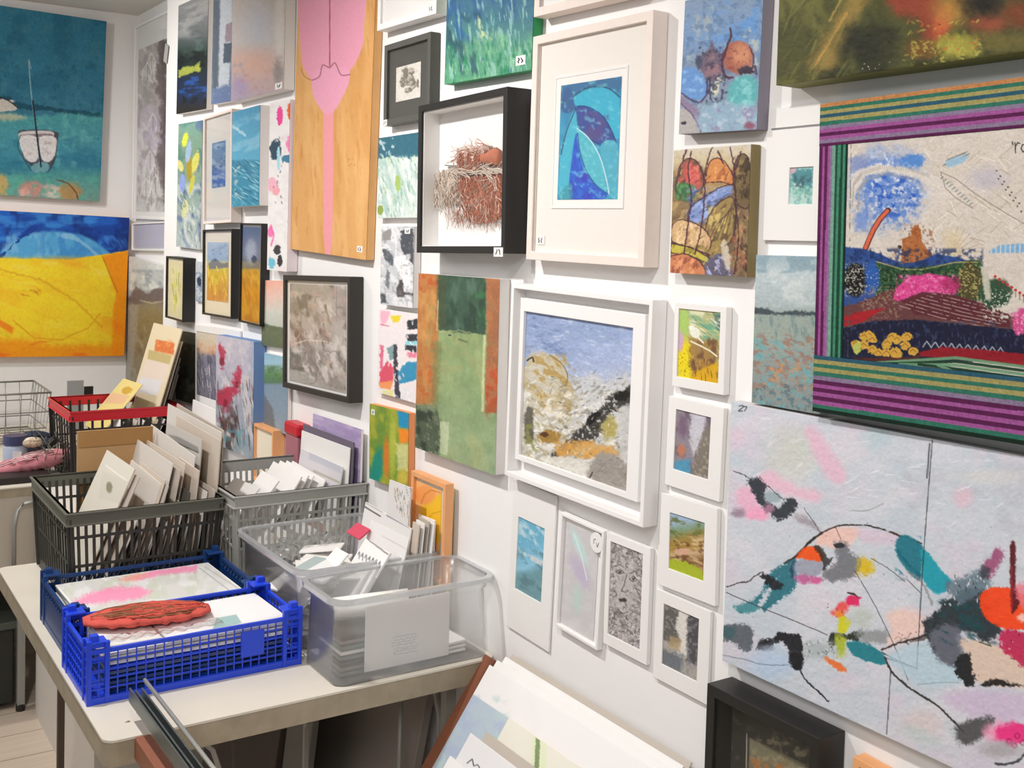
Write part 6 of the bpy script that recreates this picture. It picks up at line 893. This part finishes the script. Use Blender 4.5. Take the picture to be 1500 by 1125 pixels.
# ------------------------------------------------------------------ clear tubs
def tub(label, x0, x1, y0, y1, z0, z1, taper=.018, name='plastic_tub'):
    r = tag(empty(name, ((x0 + x1) / 2, (y0 + y1) / 2, z0)), label, 'tub'); W, D, H = x1 - x0, y1 - y0, z1 - z0
    def loop(hw, hd, R, z, n=5):
        out = []
        for cx, cy, s in ((hw - R, hd - R, 0), (-hw + R, hd - R, 1), (-hw + R, -hd + R, 2), (hw - R, -hd + R, 3)):
            out += [(cx + R * math.cos((s + k / n) * math.pi / 2), cy + R * math.sin((s + k / n) * math.pi / 2), z) for k in range(n + 1)]
        return out
    lv = [loop(W / 2 - taper, D / 2 - taper, .02, 0), loop(W / 2 - taper * .9, D / 2 - taper * .9, .024, .006), loop(W / 2 - .012, D / 2 - .012, .03, H - .024), loop(W / 2 - .008, D / 2 - .008, .03, H - .022), loop(W / 2 - .008, D / 2 - .008, .03, H - .002)]
    n = len(lv[0]); V = [v for l in lv for v in l]; Fc = [tuple(range(n))]
    for i in range(len(lv) - 1): Fc += [(i * n + k, i * n + (k + 1) % n, (i + 1) * n + (k + 1) % n, (i + 1) * n + k) for k in range(n)]
    o = MB().add(V, Fc).build('tub_body', TOTE, r, smooth=True); so = o.modifiers.new('s', 'SOLIDIFY'); so.thickness = .0016
    a = loop(W / 2 - .008, D / 2 - .008, .03, H); b_ = loop(W / 2 + .002, D / 2 + .002, .036, H); c = loop(W / 2 + .002, D / 2 + .002, .036, H - .009)
    V = a + b_ + c; Fc = [(k, (k + 1) % n, n + (k + 1) % n, n + k) for k in range(n)] + [(n + k, n + (k + 1) % n, 2 * n + (k + 1) % n, 2 * n + k) for k in range(n)]
    o = MB().add(V, Fc).build('rim', clear_mat('clear_rim', 'eef0f2', .5, .2, .08) if 'clear_rim' not in MATS else MATS['clear_rim'], r); so = o.modifiers.new('s', 'SOLIDIFY'); so.thickness = .0018
    return r
tub('large clear plastic tub crammed with white cards, against the wall', 2.455, 2.822, -.340, -.012, TZ, .882)
tf = tub('clear plastic tub at the table edge with a paper label on its front', 2.838, 3.012, -.348, -.003, TZ, .880, taper=.010)
# label sheet inside the front tub
LABX = 2.978
def a_label(p):
    p.fill('e3dedb')
    r = p.rs
    for k in range(7):
        y = 934 + k * 4.2; x = 574 + r.uniform(0, 6)
        for j in range(8): p.line([(x + j * 4.4, y - j * .8), (x + j * 4.4 + 2.4, y - j * .8 + r.uniform(-1.6, 1.6))], '8a8690', .8, .7)
e = tag(empty('paper_label', (LABX, -.175, .80), (0, 0, math.pi / 2)), 'white paper label with faint handwriting standing inside the front clear tub', 'label')
q0, q1 = onX(535, 930, LABX), onX(658, 920, LABX); e.location = (LABX, (q0[1] + q1[1]) / 2, .79); wL = q1[1] - q0[1]
MB().box(-wL / 2, wL / 2, 0, .0012, -.062, .062).build('paper_sheet', PAPER, e); bpy.context.view_layer.update(); grid_obj('written_face', wL - .001, .123, -.0004, a_label, e, PRINT)
for k in range(8):
    flat_sheet('wrapped_print', 'cellophane-wrapped print in the flat stack in the front clear tub', 2.868, 2.968, -.315, -.20, TZ + .004 + k * .010, .006, [mat('sage_card', '75827a', .6), mat('warm_grey_card', '8c8680', .6), DKC, mat('sage_card', '75827a', .6), PAPER][k % 5], rot=.02 * (k % 3 - 1), group='wrapped prints stacked in the front tub')
mb = MB().tube([(2.90, -.30, .828), (2.955, -.17, .842)], .022, 14); tag(mb.build('rolled_paper', PAPER, smooth=True), 'white roll of paper lying on the wrapped prints in the front tub', 'paper roll')
for k in range(3):
    flat_sheet('mounted_card', 'white card lying flat at the wall end of the front clear tub', 2.875, 2.965, -.155, -.045, TZ + .004 + k * .008, .005, PAPER, rot=.03 * k, group='flat cards at the wall end of the front tub')

# ------------------------------------------------------------------ cards standing in the baskets
def card(name, label, TR, X1, TL, zb, lean=20, th=.0025, m=PAPER, cat='card', group=None, art=None, Y=None, dz=0, inset=.0, H=None, yaw=0):
    """upright card parallel to the long wall; TR/TL photo px of its top corners, X1 the x of its right edge, leaning back"""
    if Y is None: w = onX(TR[0], TR[1], X1); Yt = w[1]
    else: Yt = Y; w = onY(TR[0], TR[1], Y)
    l = onY(TL[0], TL[1], Yt); x1 = w[0]; x0 = l[0]; zt = (w[2] + l[2]) / 2; W = x1 - x0; a = math.radians(lean)
    h = H or (zt - zb) / math.cos(a)
    r = empty(name, ((x0 + x1) / 2, Yt - math.sin(a) * h, zt - h * math.cos(a)), (-a, 0, 0)); tilt = max(-.07, min(.07, math.atan2(w[2] - l[2], W))); r.rotation_euler = (-a, -tilt * .6, yaw)
    if art is None:
        bpy.data.objects.remove(r); o = MB().box(-W / 2, W / 2, -th / 2, th / 2, 0, h).build(name, m, bevel=.0005); o.location = ((x0 + x1) / 2, Yt - math.sin(a) * h, zt - h * math.cos(a)); o.rotation_euler = (-a, -tilt * .6, yaw); return tag(o, label, cat, group)
    tag(r, label, cat, group); MB().box(-W / 2, W / 2, -th / 2, th / 2, 0, h).build('card_back', m, r, bevel=.0005)
    grid_obj('printed_face', W - 2 * inset, h - 2 * inset, -th / 2 - .0004, art, r, PRINT, cz=h / 2, dens=.8); return r
zb = TZ + .006
# dark grey basket, from the left leaning card to the tall ones by the wall
CR2 = mat('cream_card', 'd0c3b4', .6); CR3 = mat('grey_cream_card', 'beb4a8', .6); PP = mat('pale_card', 'd9d3cb', .55)
def a_oval(p): p.fill('dcd6c8'); p.poly([(150, 690), (190, 705), (184, 740), (144, 730)], 'd4cfc2', soft=1); p.blob(160, 714, 4.5, 8, '8f8a74', soft=.2, rough=.2); p.line([(155, 682), (186, 704)], 'f2eee6', 2, .8)
cds = [((199, 687), 2.30, (158, 660), 24, 'front cream card with a small oval motif, leaning leftmost in the dark basket', a_oval), ((207, 700), 2.33, (200, 697), 24, None, None),
    ((235, 710), 2.30, (192, 671), 18, 'second cream card from the left, leaning behind the oval one in the dark basket', None), ((242, 704), 2.32, (206, 676), 17, None, None), ((247, 712), 2.34, (214, 688), 16, None, None),
    ((253, 680), 2.28, (198, 640), 12, 'broad cream card in the middle of the dark basket, in front of the brown envelope', None), ((272, 680), 2.30, (209, 640), 10, 'tall cream card just right of the envelope in the dark basket', None),
    ((264, 690), 2.31, (225, 660), 10, None, None), ((284, 672), 2.28, (220, 616), 7, 'large cream card rising right of the envelope in the dark basket', None), ((291, 690), 2.33, (262, 668), 6, None, None),
    ((298, 644), 2.28, (246, 620), 5, 'grey-backed tall card behind the cream ones in the dark basket', lambda p: (p.fill('c5c1ba'), p.poly([(246, 636), (262, 640), (290, 655), (292, 664), (262, 650)], '8f8c88', soft=1, a=.9), p.line([(262, 650), (290, 663)], '3c3a38', 1.4, .9))),
    ((324, 634), 2.28, (246, 590), 3, 'tallest cream card at the wall end of the dark basket', None), ((322, 646), 2.33, (258, 606), 3, None, None), ((326, 632), 2.25, (258, 588), 2, 'hindmost tall cream card at the wall end of the dark basket', None)]
for k, (TR, X1, TL, ln, lab, art) in enumerate(cds):
    card('mounted_card', lab or 'cream card edge packed among the others in the dark grey basket', TR, X1, TL, zb, ln, m=[CR2, CR3, PP][k % 3], art=art, group=None if lab else 'packed card edges in the dark basket')
rs = random.Random(11)
for k in range(22):        # edges seen through the slats and between the big cards
    y = -.60 + k * .0122; h = rs.uniform(.15, .225); ln = math.radians(22 - k * .8); W_ = rs.uniform(.12, .2)
    o = MB().box(-W_, 0, -.001, .001, 0, h).build('mounted_card', [CR2, PP, DKC, CR3, CR2][k % 5], bevel=.0004); o.location = (2.362 - rs.uniform(0, .012), y, zb); o.rotation_euler = (-ln, 0, 0); tag(o, 'cream card edge packed among the others in the dark grey basket', 'card', 'packed card edges in the dark basket')
# brown envelope facing the room
q0 = onX(113, 629, 1.98); q1 = onX(224, 626, 1.98)
e = tag(empty('brown_envelope', (1.9795, (q0[1] + q1[1]) / 2, zb - .005)), 'brown paper envelope standing behind the dark grey basket', 'envelope'); W_ = (q1[1] - q0[1]) / 2; h = q0[2] - zb
ENV = mat('brown_paper', 'b58f62', .75, mott=.08, mscale=14, bump=.3, bscale=40); MB().box(-.003, .003, -W_, W_, 0, h).build('envelope_body', ENV, e); MB().box(.003, .0045, -W_ * .96, W_ * .96, h - .04, h).build('flap', mat('brown_flap', 'a57a48', .75, mott=.1), e)
# grey basket
def a_bluebox(p): p.fill('d6d2d6'); p.poly([(455, 655), (500, 682), (500, 694), (452, 672)], 'c3c4ce', soft=1); p.line([(460, 690), (500, 708)], 'a9a68c', 3, .7)
gds = [((382, 712), 2.34, (346, 704), 42, 'lowest white card lying back at the left of the grey basket', None), ((408, 705), 2.32, (384, 688), 38, 'small white card second from the left in the grey basket', None),
       ((442, 699), 2.33, (401, 675), 32, 'white card leaning third from the left in the grey basket', None), ((452, 697), 2.32, (411, 674), 30, 'white card tucked behind the third one in the grey basket', None), ((459, 698), 2.31, (420, 673), 28, 'white card at the back of the leaning small ones in the grey basket', None), ((476, 704), 2.33, (428, 673), 24, 'white card just left of the tall mounts in the grey basket', None)]
for k, (TR, X1, TL, ln, lab, art) in enumerate(gds): card('mounted_card', lab, TR, X1, TL, zb, ln, m=PAPER, th=.004, H=.17)
card('mounted_card', 'tall white mount with a pale blue strip, standing in the grey basket', (503, 684), None, (442, 657), zb, 8, th=.003, art=a_bluebox, Y=-.052)
card('mounted_card', 'tallest white mount standing in the grey basket before the purple picture', (515, 656), None, (444, 632), zb, 3, th=.003, Y=-.040)
card('mounted_card', 'dark-edged board between the white mount and the purple picture in the grey basket', (520, 648), None, (446, 622), zb, 2, th=.004, Y=-.034, m=mat('plum_board', '6a6070', .7))
card('purple_picture', 'lavender painted board standing against the wall in the grey basket', (533, 628), None, (462, 607), zb, 1, th=.006, Y=-.016, art=a_lavender, cat='painting')
card('white_mount', 'white mount standing against the wall behind the lavender board', (530, 616), None, (458, 596), zb, 1, th=.003, Y=-.009, m=PAPER) if False else None
for k in range(12):
    o = MB().box(-.14, 0, -.0015, .0015, 0, .11 + .01 * (k % 3)).build('mounted_card', [PAPER, CR3, PAPER, mat('rust_card', '8c5a44', .7), DK2][k % 5], bevel=.0004); o.location = (2.408, -.29 + k * .018, zb); o.rotation_euler = (-math.radians(36 - k * 2), 0, 0); tag(o, 'card edge seen through the slats of the mid-grey basket', 'card', 'packed card edges in the grey basket')
# red basket on the far table
def a_tallcard(p):
    p.fill('e2d3b2'); p.poly([(228, 497), (256, 503), (254, 520), (226, 514)], 'd8713a', soft=.8, rough=.8); p.mott('e89a60', 3, .55, .66, .8, reg=(229, 498, 255, 518)); p.poly([(218, 512), (252, 521), (248, 534), (216, 526)], 'c3b07a', soft=1); p.poly([(214, 526), (248, 534), (240, 560), (205, 556)], 'e3d3c4', soft=1.5); p.poly([(206, 552), (238, 558), (230, 580), (198, 574)], 'dcdadc', soft=2)
card('mounted_card', 'tall cream card with an orange square standing in the red-rimmed basket', (269, 482), 1.16, (227, 474), TZ + .01, 16, art=a_tallcard, m=CREAM, th=.003)
card('mounted_card', 'yellow card leaning low at the left of the red-rimmed basket', (210, 563), 1.12, (182, 556), TZ + .01, 40, m=CREAM, art=lambda p: (p.fill('e0cc84'), p.blob(186, 572, 8, 5, 'c8a040', ang=-20, rough=.3), p.poly([(165, 575), (190, 580), (180, 592), (150, 590)], 'dcb48c', soft=2)), th=.003, H=.2)
yT = onX(269, 482, 1.16)[1]
for k in range(6):
    card('mounted_card', 'cream card edge fanned behind the tall orange-square card in the red-rimmed basket', (269 - 1.5 * k, 500 + k * 12), None, (238 - 1.5 * k, 494 + k * 12), TZ + .01, 16, m=[CREAM, DKC, PP, CR3][k % 4], group='fanned cards in the red basket', th=.003, Y=yT + .010 + .007 * k)
for k in range(9):
    o = MB().box(-.2, 0, -.0015, .0015, 0, .2).build('mounted_card', [PAPER, BLK2, CR2][k % 3]); o.location = (1.17, -.34 + k * .022, TZ + .006); o.rotation_euler = (-math.radians(26), 0, 0); tag(o, 'card edge seen through the bars of the red-rimmed basket', 'card', 'card edges low in the red basket')
# rear clear tub
def a_bigcard(p): p.fill('e6e3e1'); p.line([(534, 742), (557, 756)], '55504e', 2, .9); p.poly([(566, 748), (600, 766), (600, 774), (566, 756)], '9a9aa2', soft=1); p.line([(536, 737), (560, 750)], 'a39e9a', 1.2, .8)
def a_frontcard(p):
    p.fill('eae7e5'); p.line([(546, 765), (575, 785)], 'd0c8c4', 1, .8); p.line([(539, 790), (568, 812)], '8a7f7c', 2.2, .9); r = p.rs
    for k in range(7): x = 524 + k * 5; p.line([(x, 812 + k * 2.4), (x + 3, 808 + k * 2.4), (x + 2, 818 + k * 2.4)], '54545a', 1.3, .8, .6)
def a_grass(p): p.fill('ddd9d6'); p.dabs(36, (576, 718, 604, 755), ['6a7a72', 'a8844a', '8f8f9a', 'c0a060'], 14, 1, 82, 8, .8)
card('mounted_card', 'white card printed with a dark bar at the back of the rear clear tub', (601, 775), 2.60, (534, 732), zb, 8, art=a_bigcard, Y=-.075)
card('mounted_card', 'narrow card of drawn grasses standing beside the orange frame', (606, 715), None, (574, 704), zb, 5, art=a_grass, Y=-.060)
card('mounted_card', 'white card with a dark rule in front of the printed one in the rear tub', (601, 789), None, (545, 762), zb, 14, art=lambda p: p.fill('e8e5e3').line([(560, 785), (598, 806)], 'cfc4bf', 1.4, .8), Y=-.105)
card('mounted_card', 'front white card with a small dark pattern, leaning in the rear tub', (572, 811), None, (536, 788), zb, 34, art=a_frontcard, Y=-.155, th=.004, H=.16)
card('mounted_card', 'blank cream card leaning at the centre of the rear tub', (512, 812), None, (494, 803), zb, 46, m=PAPER, Y=-.21, th=.004, H=.14) 
def a_greypic(p): p.fill('dfe0e0'); p.poly([(447, 810), (478, 820), (425, 850), (400, 838)], 'a9b4b4', soft=1)
o = flat_sheet('wrapped_print', 'wrapped print with a grey-green picture lying at the left of the rear tub', 2.70, 2.80, -.315, -.215, .856, .005, PAPER, rot=.5, tilt=.12); top_art(o, lambda p: (p.fill('dfe0e0'), p.poly([(447, 806), (480, 818), (430, 846), (398, 834)], 'a5b2b2', soft=1)), inset=.002)
card('red_card', 'small red card peeping out at the back of the rear clear tub', (543, 776), None, (524, 766), .80, 55, m=mat('red_card', 'cf4460', .6), Y=-.115, H=.032, th=.004)
for k, (TR, TL, Y_, m_) in enumerate([((612, 778), (603, 752), -.07, CR2), ((619, 780), (608, 745), -.06, PAPER), ((626, 775), (612, 742), -.05, CR3), ((634, 770), (616, 752), -.042, PAPER)]):
    card('mounted_card', 'thin card edge-on between the grasses card and the orange frame', TR, None, TL, zb, 4, m=m_, Y=Y_, group='thin cards beside the orange frame', th=.003)
card('mounted_card', 'white card standing directly in front of the orange frame', (641, 763), None, (617, 755), zb, 3, m=PAPER, Y=-.034, th=.004)
# orange framed picture standing in the rear tub against the wall
def a_tangerine(p): p.fill('f5b878'); p.blob(640, 760, 26, 36, 'f4c02e', soft=.1, rough=.1); p.blob(622, 725, 16, 14, 'f3a25c', soft=.2, rough=.1); p.line([(617, 738), (622, 724), (632, 718), (646, 722)], 'c8742c', 1.2, .8); p.line([(626, 762), (634, 752), (650, 748)], 'c8842c', 1.1, .7)
framed('framed_painting', 'orange framed tangerine-coloured picture standing in the rear clear tub', [(603, 687), (653, 711), (650, 860), (600, 832)], .02, .011, ORWOOD, arts=[([(610, 700), (648, 722), (645, 850), (607, 824)], a_tangerine)], mm=CREAM, glass=False, plane=-.010)
card('yellow_board', 'pale yellow board standing behind the orange frame at the wall', (662, 716), None, (618, 693), zb, .5, m=mat('pale_yellow_card', 'e9dda0', .6), Y=-.006, th=.003, cat='board')
# loose wrapped pieces in the rear tub
rs = random.Random(5)
for k in range(22):
    x = rs.uniform(2.52, 2.76); y = rs.uniform(-.29, -.12); z = TZ + .02 + k * .0052
    o = flat_sheet('wrapped_card', 'white wrapped card in the loose heap filling the rear clear tub', x - .045, x + .045, y - .035, y + .035, z, .004, PAPER, rot=rs.uniform(-1, 1), group='loose wrapped cards in the rear tub'); o.rotation_euler = (rs.uniform(-.12, .12), rs.uniform(-.12, .12), o.rotation_euler.z)
FILM = MATS['shiny_film']
for s_, (cx, cy, cz) in enumerate(((2.50, -.22, .845), (2.56, -.27, .842), (2.52, -.14, .848))):
    rs = random.Random(20 + s_); n = 12; V = []
    for i in range(n):
        for j in range(n): V.append((cx + .07 * (i / (n - 1) - .5) + rs.uniform(-.003, .003), cy + .07 * (j / (n - 1) - .5) + rs.uniform(-.003, .003), cz + .012 * math.sin(i * 1.3 + j * .7) * math.cos(j * .9) + rs.uniform(-.004, .006)))
    tag(MB().add(V, [(i * n + j, i * n + j + 1, (i + 1) * n + j + 1, (i + 1) * n + j) for i in range(n - 1) for j in range(n - 1)]).build('cellophane_bag', FILM), 'crumpled clear cellophane bag at the ' + ['back left', 'left side', 'back right'][s_] + ' of the rear tub', 'wrapper')

# ------------------------------------------------------------------ on the cabinet and table behind
w0 = onY(371, 618, -.03); w1 = onY(401, 633, -.03)
framed('picture_frame', 'small empty orange wooden frame standing behind the grey basket', [(371, 618), (400, 632), (400, 720), (371, 700)], .035, .009, ORWOOD, mm=CREAM, glass=False, cat='picture frame')
r = tag(empty('red_box', tuple(onY(418, 640, -.04))), 'small red-lidded clear box beside the small orange frame', 'box'); MB().box(0, .085, 0, .035, -.1, .012).build('box_body', mat('pinkish_plastic', 'b0707c', .3), r, bevel=.003); MB().box(-.004, .09, -.004, .036, .012, .045).build('lid', REDP, r, bevel=.006)
board('white_sheet', 'white board standing under the winter trees print behind the dark basket', onY(284, 590, -.03)[0], onY(322, 605, -.03)[0], -.045, -.03, onY(300, 592, -.03)[2], .004, PAPER, 'board', z0=.72)
# wire basket and oddments on the far table
GW = mat('grey_wire', 'a5a6a2', .35, .6)
r = tag(empty('wire_basket', (.30, -.62, TZ)), 'pale wire basket at the far left on the table under the yellow painting', 'basket'); mb = MB(); Wx, Dy, Hh = .34, .56, .19
for z, e in ((Hh, 0), (Hh * .62, .008), (Hh * .3, .014), (.01, .02)):
    P4 = [(-Wx / 2 + e, -Dy / 2 + e, z), (Wx / 2 - e, -Dy / 2 + e, z), (Wx / 2 - e, Dy / 2 - e, z), (-Wx / 2 + e, Dy / 2 - e, z)]
    for k in range(4): mb.tube([P4[k], P4[(k + 1) % 4]], .004 if z == Hh else .0022, 6)
o = mb.build('rim_wires', GW, r, smooth=True); mb = MB()
for k in range(12):
    y = -Dy / 2 + Dy * k / 11; mb.tube([(Wx / 2, y, Hh), (Wx / 2 - .02, y, .01), (-Wx / 2 + .02, y, .01), (-Wx / 2, y, Hh)], .0018, 5)
for k in range(7):
    x = -Wx / 2 + Wx * k / 6; mb.tube([(x, -Dy / 2, Hh), (x, -Dy / 2 + .02, .01), (x, Dy / 2 - .02, .01), (x, Dy / 2, Hh)], .0018, 5)
mb.build('wire_mesh', GW, r, smooth=True)
r = tag(empty('jar', (.95, -.60, TZ)), 'translucent jar with a dark blue lid and white label on the far table', 'jar'); w = onX(22, 680, .95); r.location.y = w[1]
mb = MB().tube([(0, 0, 0), (0, 0, .004), (0, 0, .09), (0, 0, .10)], [.034, .037, .037, .032], 20); mb.build('jar_body', mat('frosted_jar', 'a9b4c8', .3), r, smooth=True); MB().tube([(0, 0, .10), (0, 0, .128)], .037, 20).build('lid', mat('navy_lid', '3c3f68', .4), r); MB().box(.0355, .0385, -.013, .013, .02, .08).build('label', PAPER, r)
bundle('wool_bundle', 'dusty pink wool bundle lying across the far table by the wire basket', tuple(onX(50, 684, 1.0) - np.array([.02, 0, .02])), .24, .10, .062, math.radians(82), PINK1, PINK2, 9, tilt=-.2)
o = bundle('fabric_heap', 'dark navy fabric heap behind the pink wool bundle', tuple(onX(50, 650, .8) - np.array([0, 0, .03])), .14, .1, .07, math.radians(90), mat('navy_cloth', '3a4256', .9, mott=.2), mat('dark_cloth', '24282e', .9), 12, cat='fabric')
o = bundle('fabric_roll', 'small beige fabric roll between the jar and the red-rimmed basket', tuple(onX(47, 650, .98) - np.array([0, 0, .012])), .06, .04, .03, math.radians(80), mat('beige_cloth', 'c8b29a', .9), CREAM, 14, cat='fabric')
mb = MB(); rs = random.Random(3); c0 = onX(85, 650, .98)
for k in range(46):
    p0 = Vector((c0[0] + rs.uniform(-.05, .05), c0[1] + rs.uniform(-.045, .03), TZ + rs.uniform(.0, .03))); pts = [p0]
    for j in range(4): pts.append(pts[-1] + Vector((rs.uniform(-.025, .025), rs.uniform(-.025, .025), rs.uniform(.01, .035))))
    mb.tube([tuple(p) for p in pts], .0016, 5)
tag(mb.build('twig_bunch', mat('grey_twigs', '6a6c60', .8)), 'tangled grey-green twig bunch left of the red-rimmed basket', 'twigs', kind='stuff')
w = onX(38, 700, 1.08); tag(MB().box(1.0, 1.10, w[1] - .14, w[1] + .07, TZ + .0, TZ + .022).build('black_tray', BLKP, bevel=.003), 'low black tray at the front edge of the far table', 'tray')
w = onX(118, 570, .30); r = tag(empty('bulldog_clip', (.30, w[1], w[2])), 'small grey and black clip on a card behind the red-rimmed basket', 'clip'); MB().box(0, .006, -.05, .01, -.25, .035).build('grey_card', mat('clip_grey', '9a9a98', .6), r); MB().box(0, .012, .012, .045, -.03, .01).build('black_jaw', BLACK, r)

# ------------------------------------------------------------------ print rack in the foreground
r = tag(empty('print_rack', (3.05, -.4, 0)), 'folding print rack with metal rail and brown wood, in front of the table', 'rack'); B = Vector((3.05, -.4, 0)); G = lambda p: tuple(Vector(p) - B)
GUN = mat('gunmetal', '6f7676', .35, .75); WD = mat('brown_wood', '8e5840', .55, mott=.2, mscale=30)
p0 = onZ(197, 1016, .765); p1 = p0 + np.array([.75, 0, 0]); mb = MB()
for dy, dz, w_, h_ in ((0, 0, .003, .024), (.010, -.010, .018, .003), (.020, -.001, .003, .018), (.010, .0, .003, .012)): mb.bar(G(p0 + np.array([0, dy - .008, dz])), G(p1 + np.array([0, dy - .008, dz])), w_, h_)
mb.build('metal_rail', GUN, r, bevel=.0006)
p0 = onZ(212, 996, .775); MB().tube([G(p0), G(p0 + np.array([.75, 0, 0]))], .0035, 8).build('metal_rod', ALU, r, smooth=True)
p0 = onZ(196, 1074, .70); MB().bar(G(p0 + np.array([0.01, 0, 0])), G(p0 + np.array([.75, 0, 0])), .026, .036).build('wooden_rail', WD, r, bevel=.002)
q = onZ(187, 1062, .715); MB().tube([G(q + np.array([.0, .006 * math.cos(t), .006 * math.sin(t)])) for t in [2 * math.pi * k / 10 for k in range(11)]], .0014, 6).build('screw_eye', STEEL, r, smooth=True)
a_ = math.radians(35); P0 = onY(727, 968, -.02); D_ = np.array([0, -math.sin(a_), -math.cos(a_)])
P0 = P0 + np.array([-.012, 0, .0]); MB().bar(G(P0), G(P0 + D_ * .86), .034, .022).build('wooden_leg', WD, r, bevel=.002); MB().bar(G(P0 + np.array([.7, 0, 0])), G(P0 + np.array([.7, 0, 0]) + D_ * .86), .02, .022).build('wooden_leg', WD, r, bevel=.002)
pz = P0 + D_ * .74; MB().bar(G(pz), G(pz + np.array([.7, 0, 0])), .02, .02).build('wooden_rail', WD, r)
for x in (3.1, 3.6): MB().bar(G((x, -.69, .69)), G((x, -.05, .02)), .02, .022).build('cross_leg', WD, r)
def leaning(label, TL, d, W, h, m=PAPER, th=.003, art=None, group=None, name='mounted_print'):
    """mount leaning in the rack; d = distance in front of the rack back plane"""
    nrm = np.array([0, -math.cos(a_), math.sin(a_)]); base = np.array([0, -.03, .718]) + nrm * d
    rr_ = ray(*TL); t = ((base - CAM) @ nrm) / (rr_ @ nrm); p = CAM + rr_ * t
    e = empty(name, tuple(p + D_ * h + np.array([W / 2, 0, 0])), (-a_, 0, 0)); tag(e, label, 'print', group)
    MB().box(-W / 2, W / 2, -th / 2, th / 2, 0, h).build('mount_board', m, e, bevel=.0005)
    if art: grid_obj('printed_face', W - .002, h - .002, -th / 2 - .0004, art, e, PRINT, cz=h / 2, dens=.8)
    return e
def a_backprint(p): p.fill('ebe8e6'); p.poly([(693, 1017), (745, 1052), (745, 1200), (560, 1200), (623, 1122)], 'b3c1cc', soft=.8); p.mott('a8b4d0', 20, .5, .66, .6, reg=(600, 1020, 745, 1200)); p.mott('b9cfcc', 14, .55, .7, .6, reg=(600, 1020, 745, 1200))
tops = [((751, 958), .0), ((741, 962), .008), ((729, 967), .016)]
for k, (TL, d) in enumerate(tops): leaning('large white mount, ' + ['hindmost', 'second from the back', 'third from the back'][k] + ' of the prints leaning in the rack', TL, d, .5, .5, m=[CR3, PAPER, PAPER][k])
leaning('large mount with a pale blue picture at the left of the print rack', (718, 974), .024, .5, .5, art=a_backprint)
def a_greenstripe(p): p.fill('e6e2d4'); p.poly([(780, 1075), (800, 1085), (800, 1200), (776, 1200)], 'dde4c0', soft=2); p.poly([(785, 1080), (791, 1083), (789, 1140), (782, 1140)], '7d8f64', soft=.8, rough=1); p.line([(772, 1066), (778, 1072)], '8a6a74', 1.6, .8)
leaning('cream print with a green vertical stripe in the print rack', (746, 1052), .034, .4, .35, art=a_greenstripe, m=CREAM)
leaning('white mount peeking up left of the green-striped print', (713, 1072), .044, .4, .35, m=CR3)
def a_ink(p): p.fill('e2e0e0'); p.line([(684, 1118), (692, 1112), (694, 1122), (700, 1120), (704, 1128)], '44424a', 1.4, .9, .6)
leaning('white print with a little ink mark in front in the print rack', (690, 1074), .052, .4, .3, art=a_ink)
leaning('frontmost white card at the lower left of the print rack', (660, 1107), .062, .4, .3, m=PAPER)
def a_lines(p): p.fill('ebe8e6'); p.line([(744, 1012), (752, 1000)], '8f8a90', 1.6, .8); 

# ------------------------------------------------------------------ light
def area(name, loc, size, power, color, rot=(0, 0, 0), sy=None, spread=None):
    l = bpy.data.lights.new(name, 'AREA'); l.shape = 'RECTANGLE'; l.size = size; l.size_y = sy or size; l.energy = power; l.color = color
    if spread: l.spread = spread
    o = bpy.data.objects.new(name, l); COL.objects.link(o); o.location = loc; o.rotation_euler = rot; return o
def spot(x, y, z, power, tz, to=None):
    l = bpy.data.lights.new('key_and_fill_spot', 'SPOT'); l.energy = power; l.color = (1, .976, .955); l.shadow_soft_size = .035; l.spot_size = math.radians(125); l.spot_blend = 1
    o = bpy.data.objects.new('key_and_fill_spot', l); COL.objects.link(o); o.location = (x, y, z); d = Vector((0, -y, tz - z)) if not to else Vector((to[0] - x, to[1] - y, tz - z)); o.rotation_euler = d.to_track_quat('-Z', 'Y').to_euler()
spot(1.0, -1.1, 2.37, 56, 1.1); spot(2.72, -1.05, 2.37, 76, .7); spot(4.05, -1.05, 2.37, 40, .9); spot(1.5, -1.9, 2.37, 46, .75, (0, -.5))  # last spot is added fill to brighten the left wall
area('fill_panel', (5.3, -1.9, 2.39), 1.0, 34, (.98, .985, 1), sy=.7)  # added fill behind the camera, brightening the faces turned towards it
area('fill_panel', (1.6, -2.6, 2.39), 1.6, 13, (.98, .985, 1), sy=.7)  # added soft fill, raising the left wall
w = bpy.data.worlds.new('world'); bpy.context.scene.world = w; w.use_nodes = True; w.node_tree.nodes['Background'].inputs[0].default_value = (.93, .96, 1, 1); w.node_tree.nodes['Background'].inputs[1].default_value = .30
# ------------------------------------------------------------------ camera
cd = bpy.data.cameras.new('camera'); co = bpy.data.objects.new('camera', cd); COL.objects.link(co)
tw = lambda v: Vector((-v[2], v[0], -v[1])); X_, Yd, Zf = tw(RM[0]), tw(RM[1]), tw(RM[2])
m3 = Matrix((X_, -Yd, -Zf)).transposed(); co.matrix_world = Matrix.Translation(CAM.tolist()) @ m3.to_4x4()
cd.sensor_width = 36; cd.sensor_fit = 'HORIZONTAL'; cd.lens = F * 36 / 1500; cd.shift_y = -(562.5 - CY) / 1500; cd.clip_start = .02
sc = bpy.context.scene; sc.camera = co; vs = sc.view_settings; vs.view_transform = 'Standard'; vs.look = 'None'; vs.gamma = 1; vs.exposure = .05; vs.use_curve_mapping = False
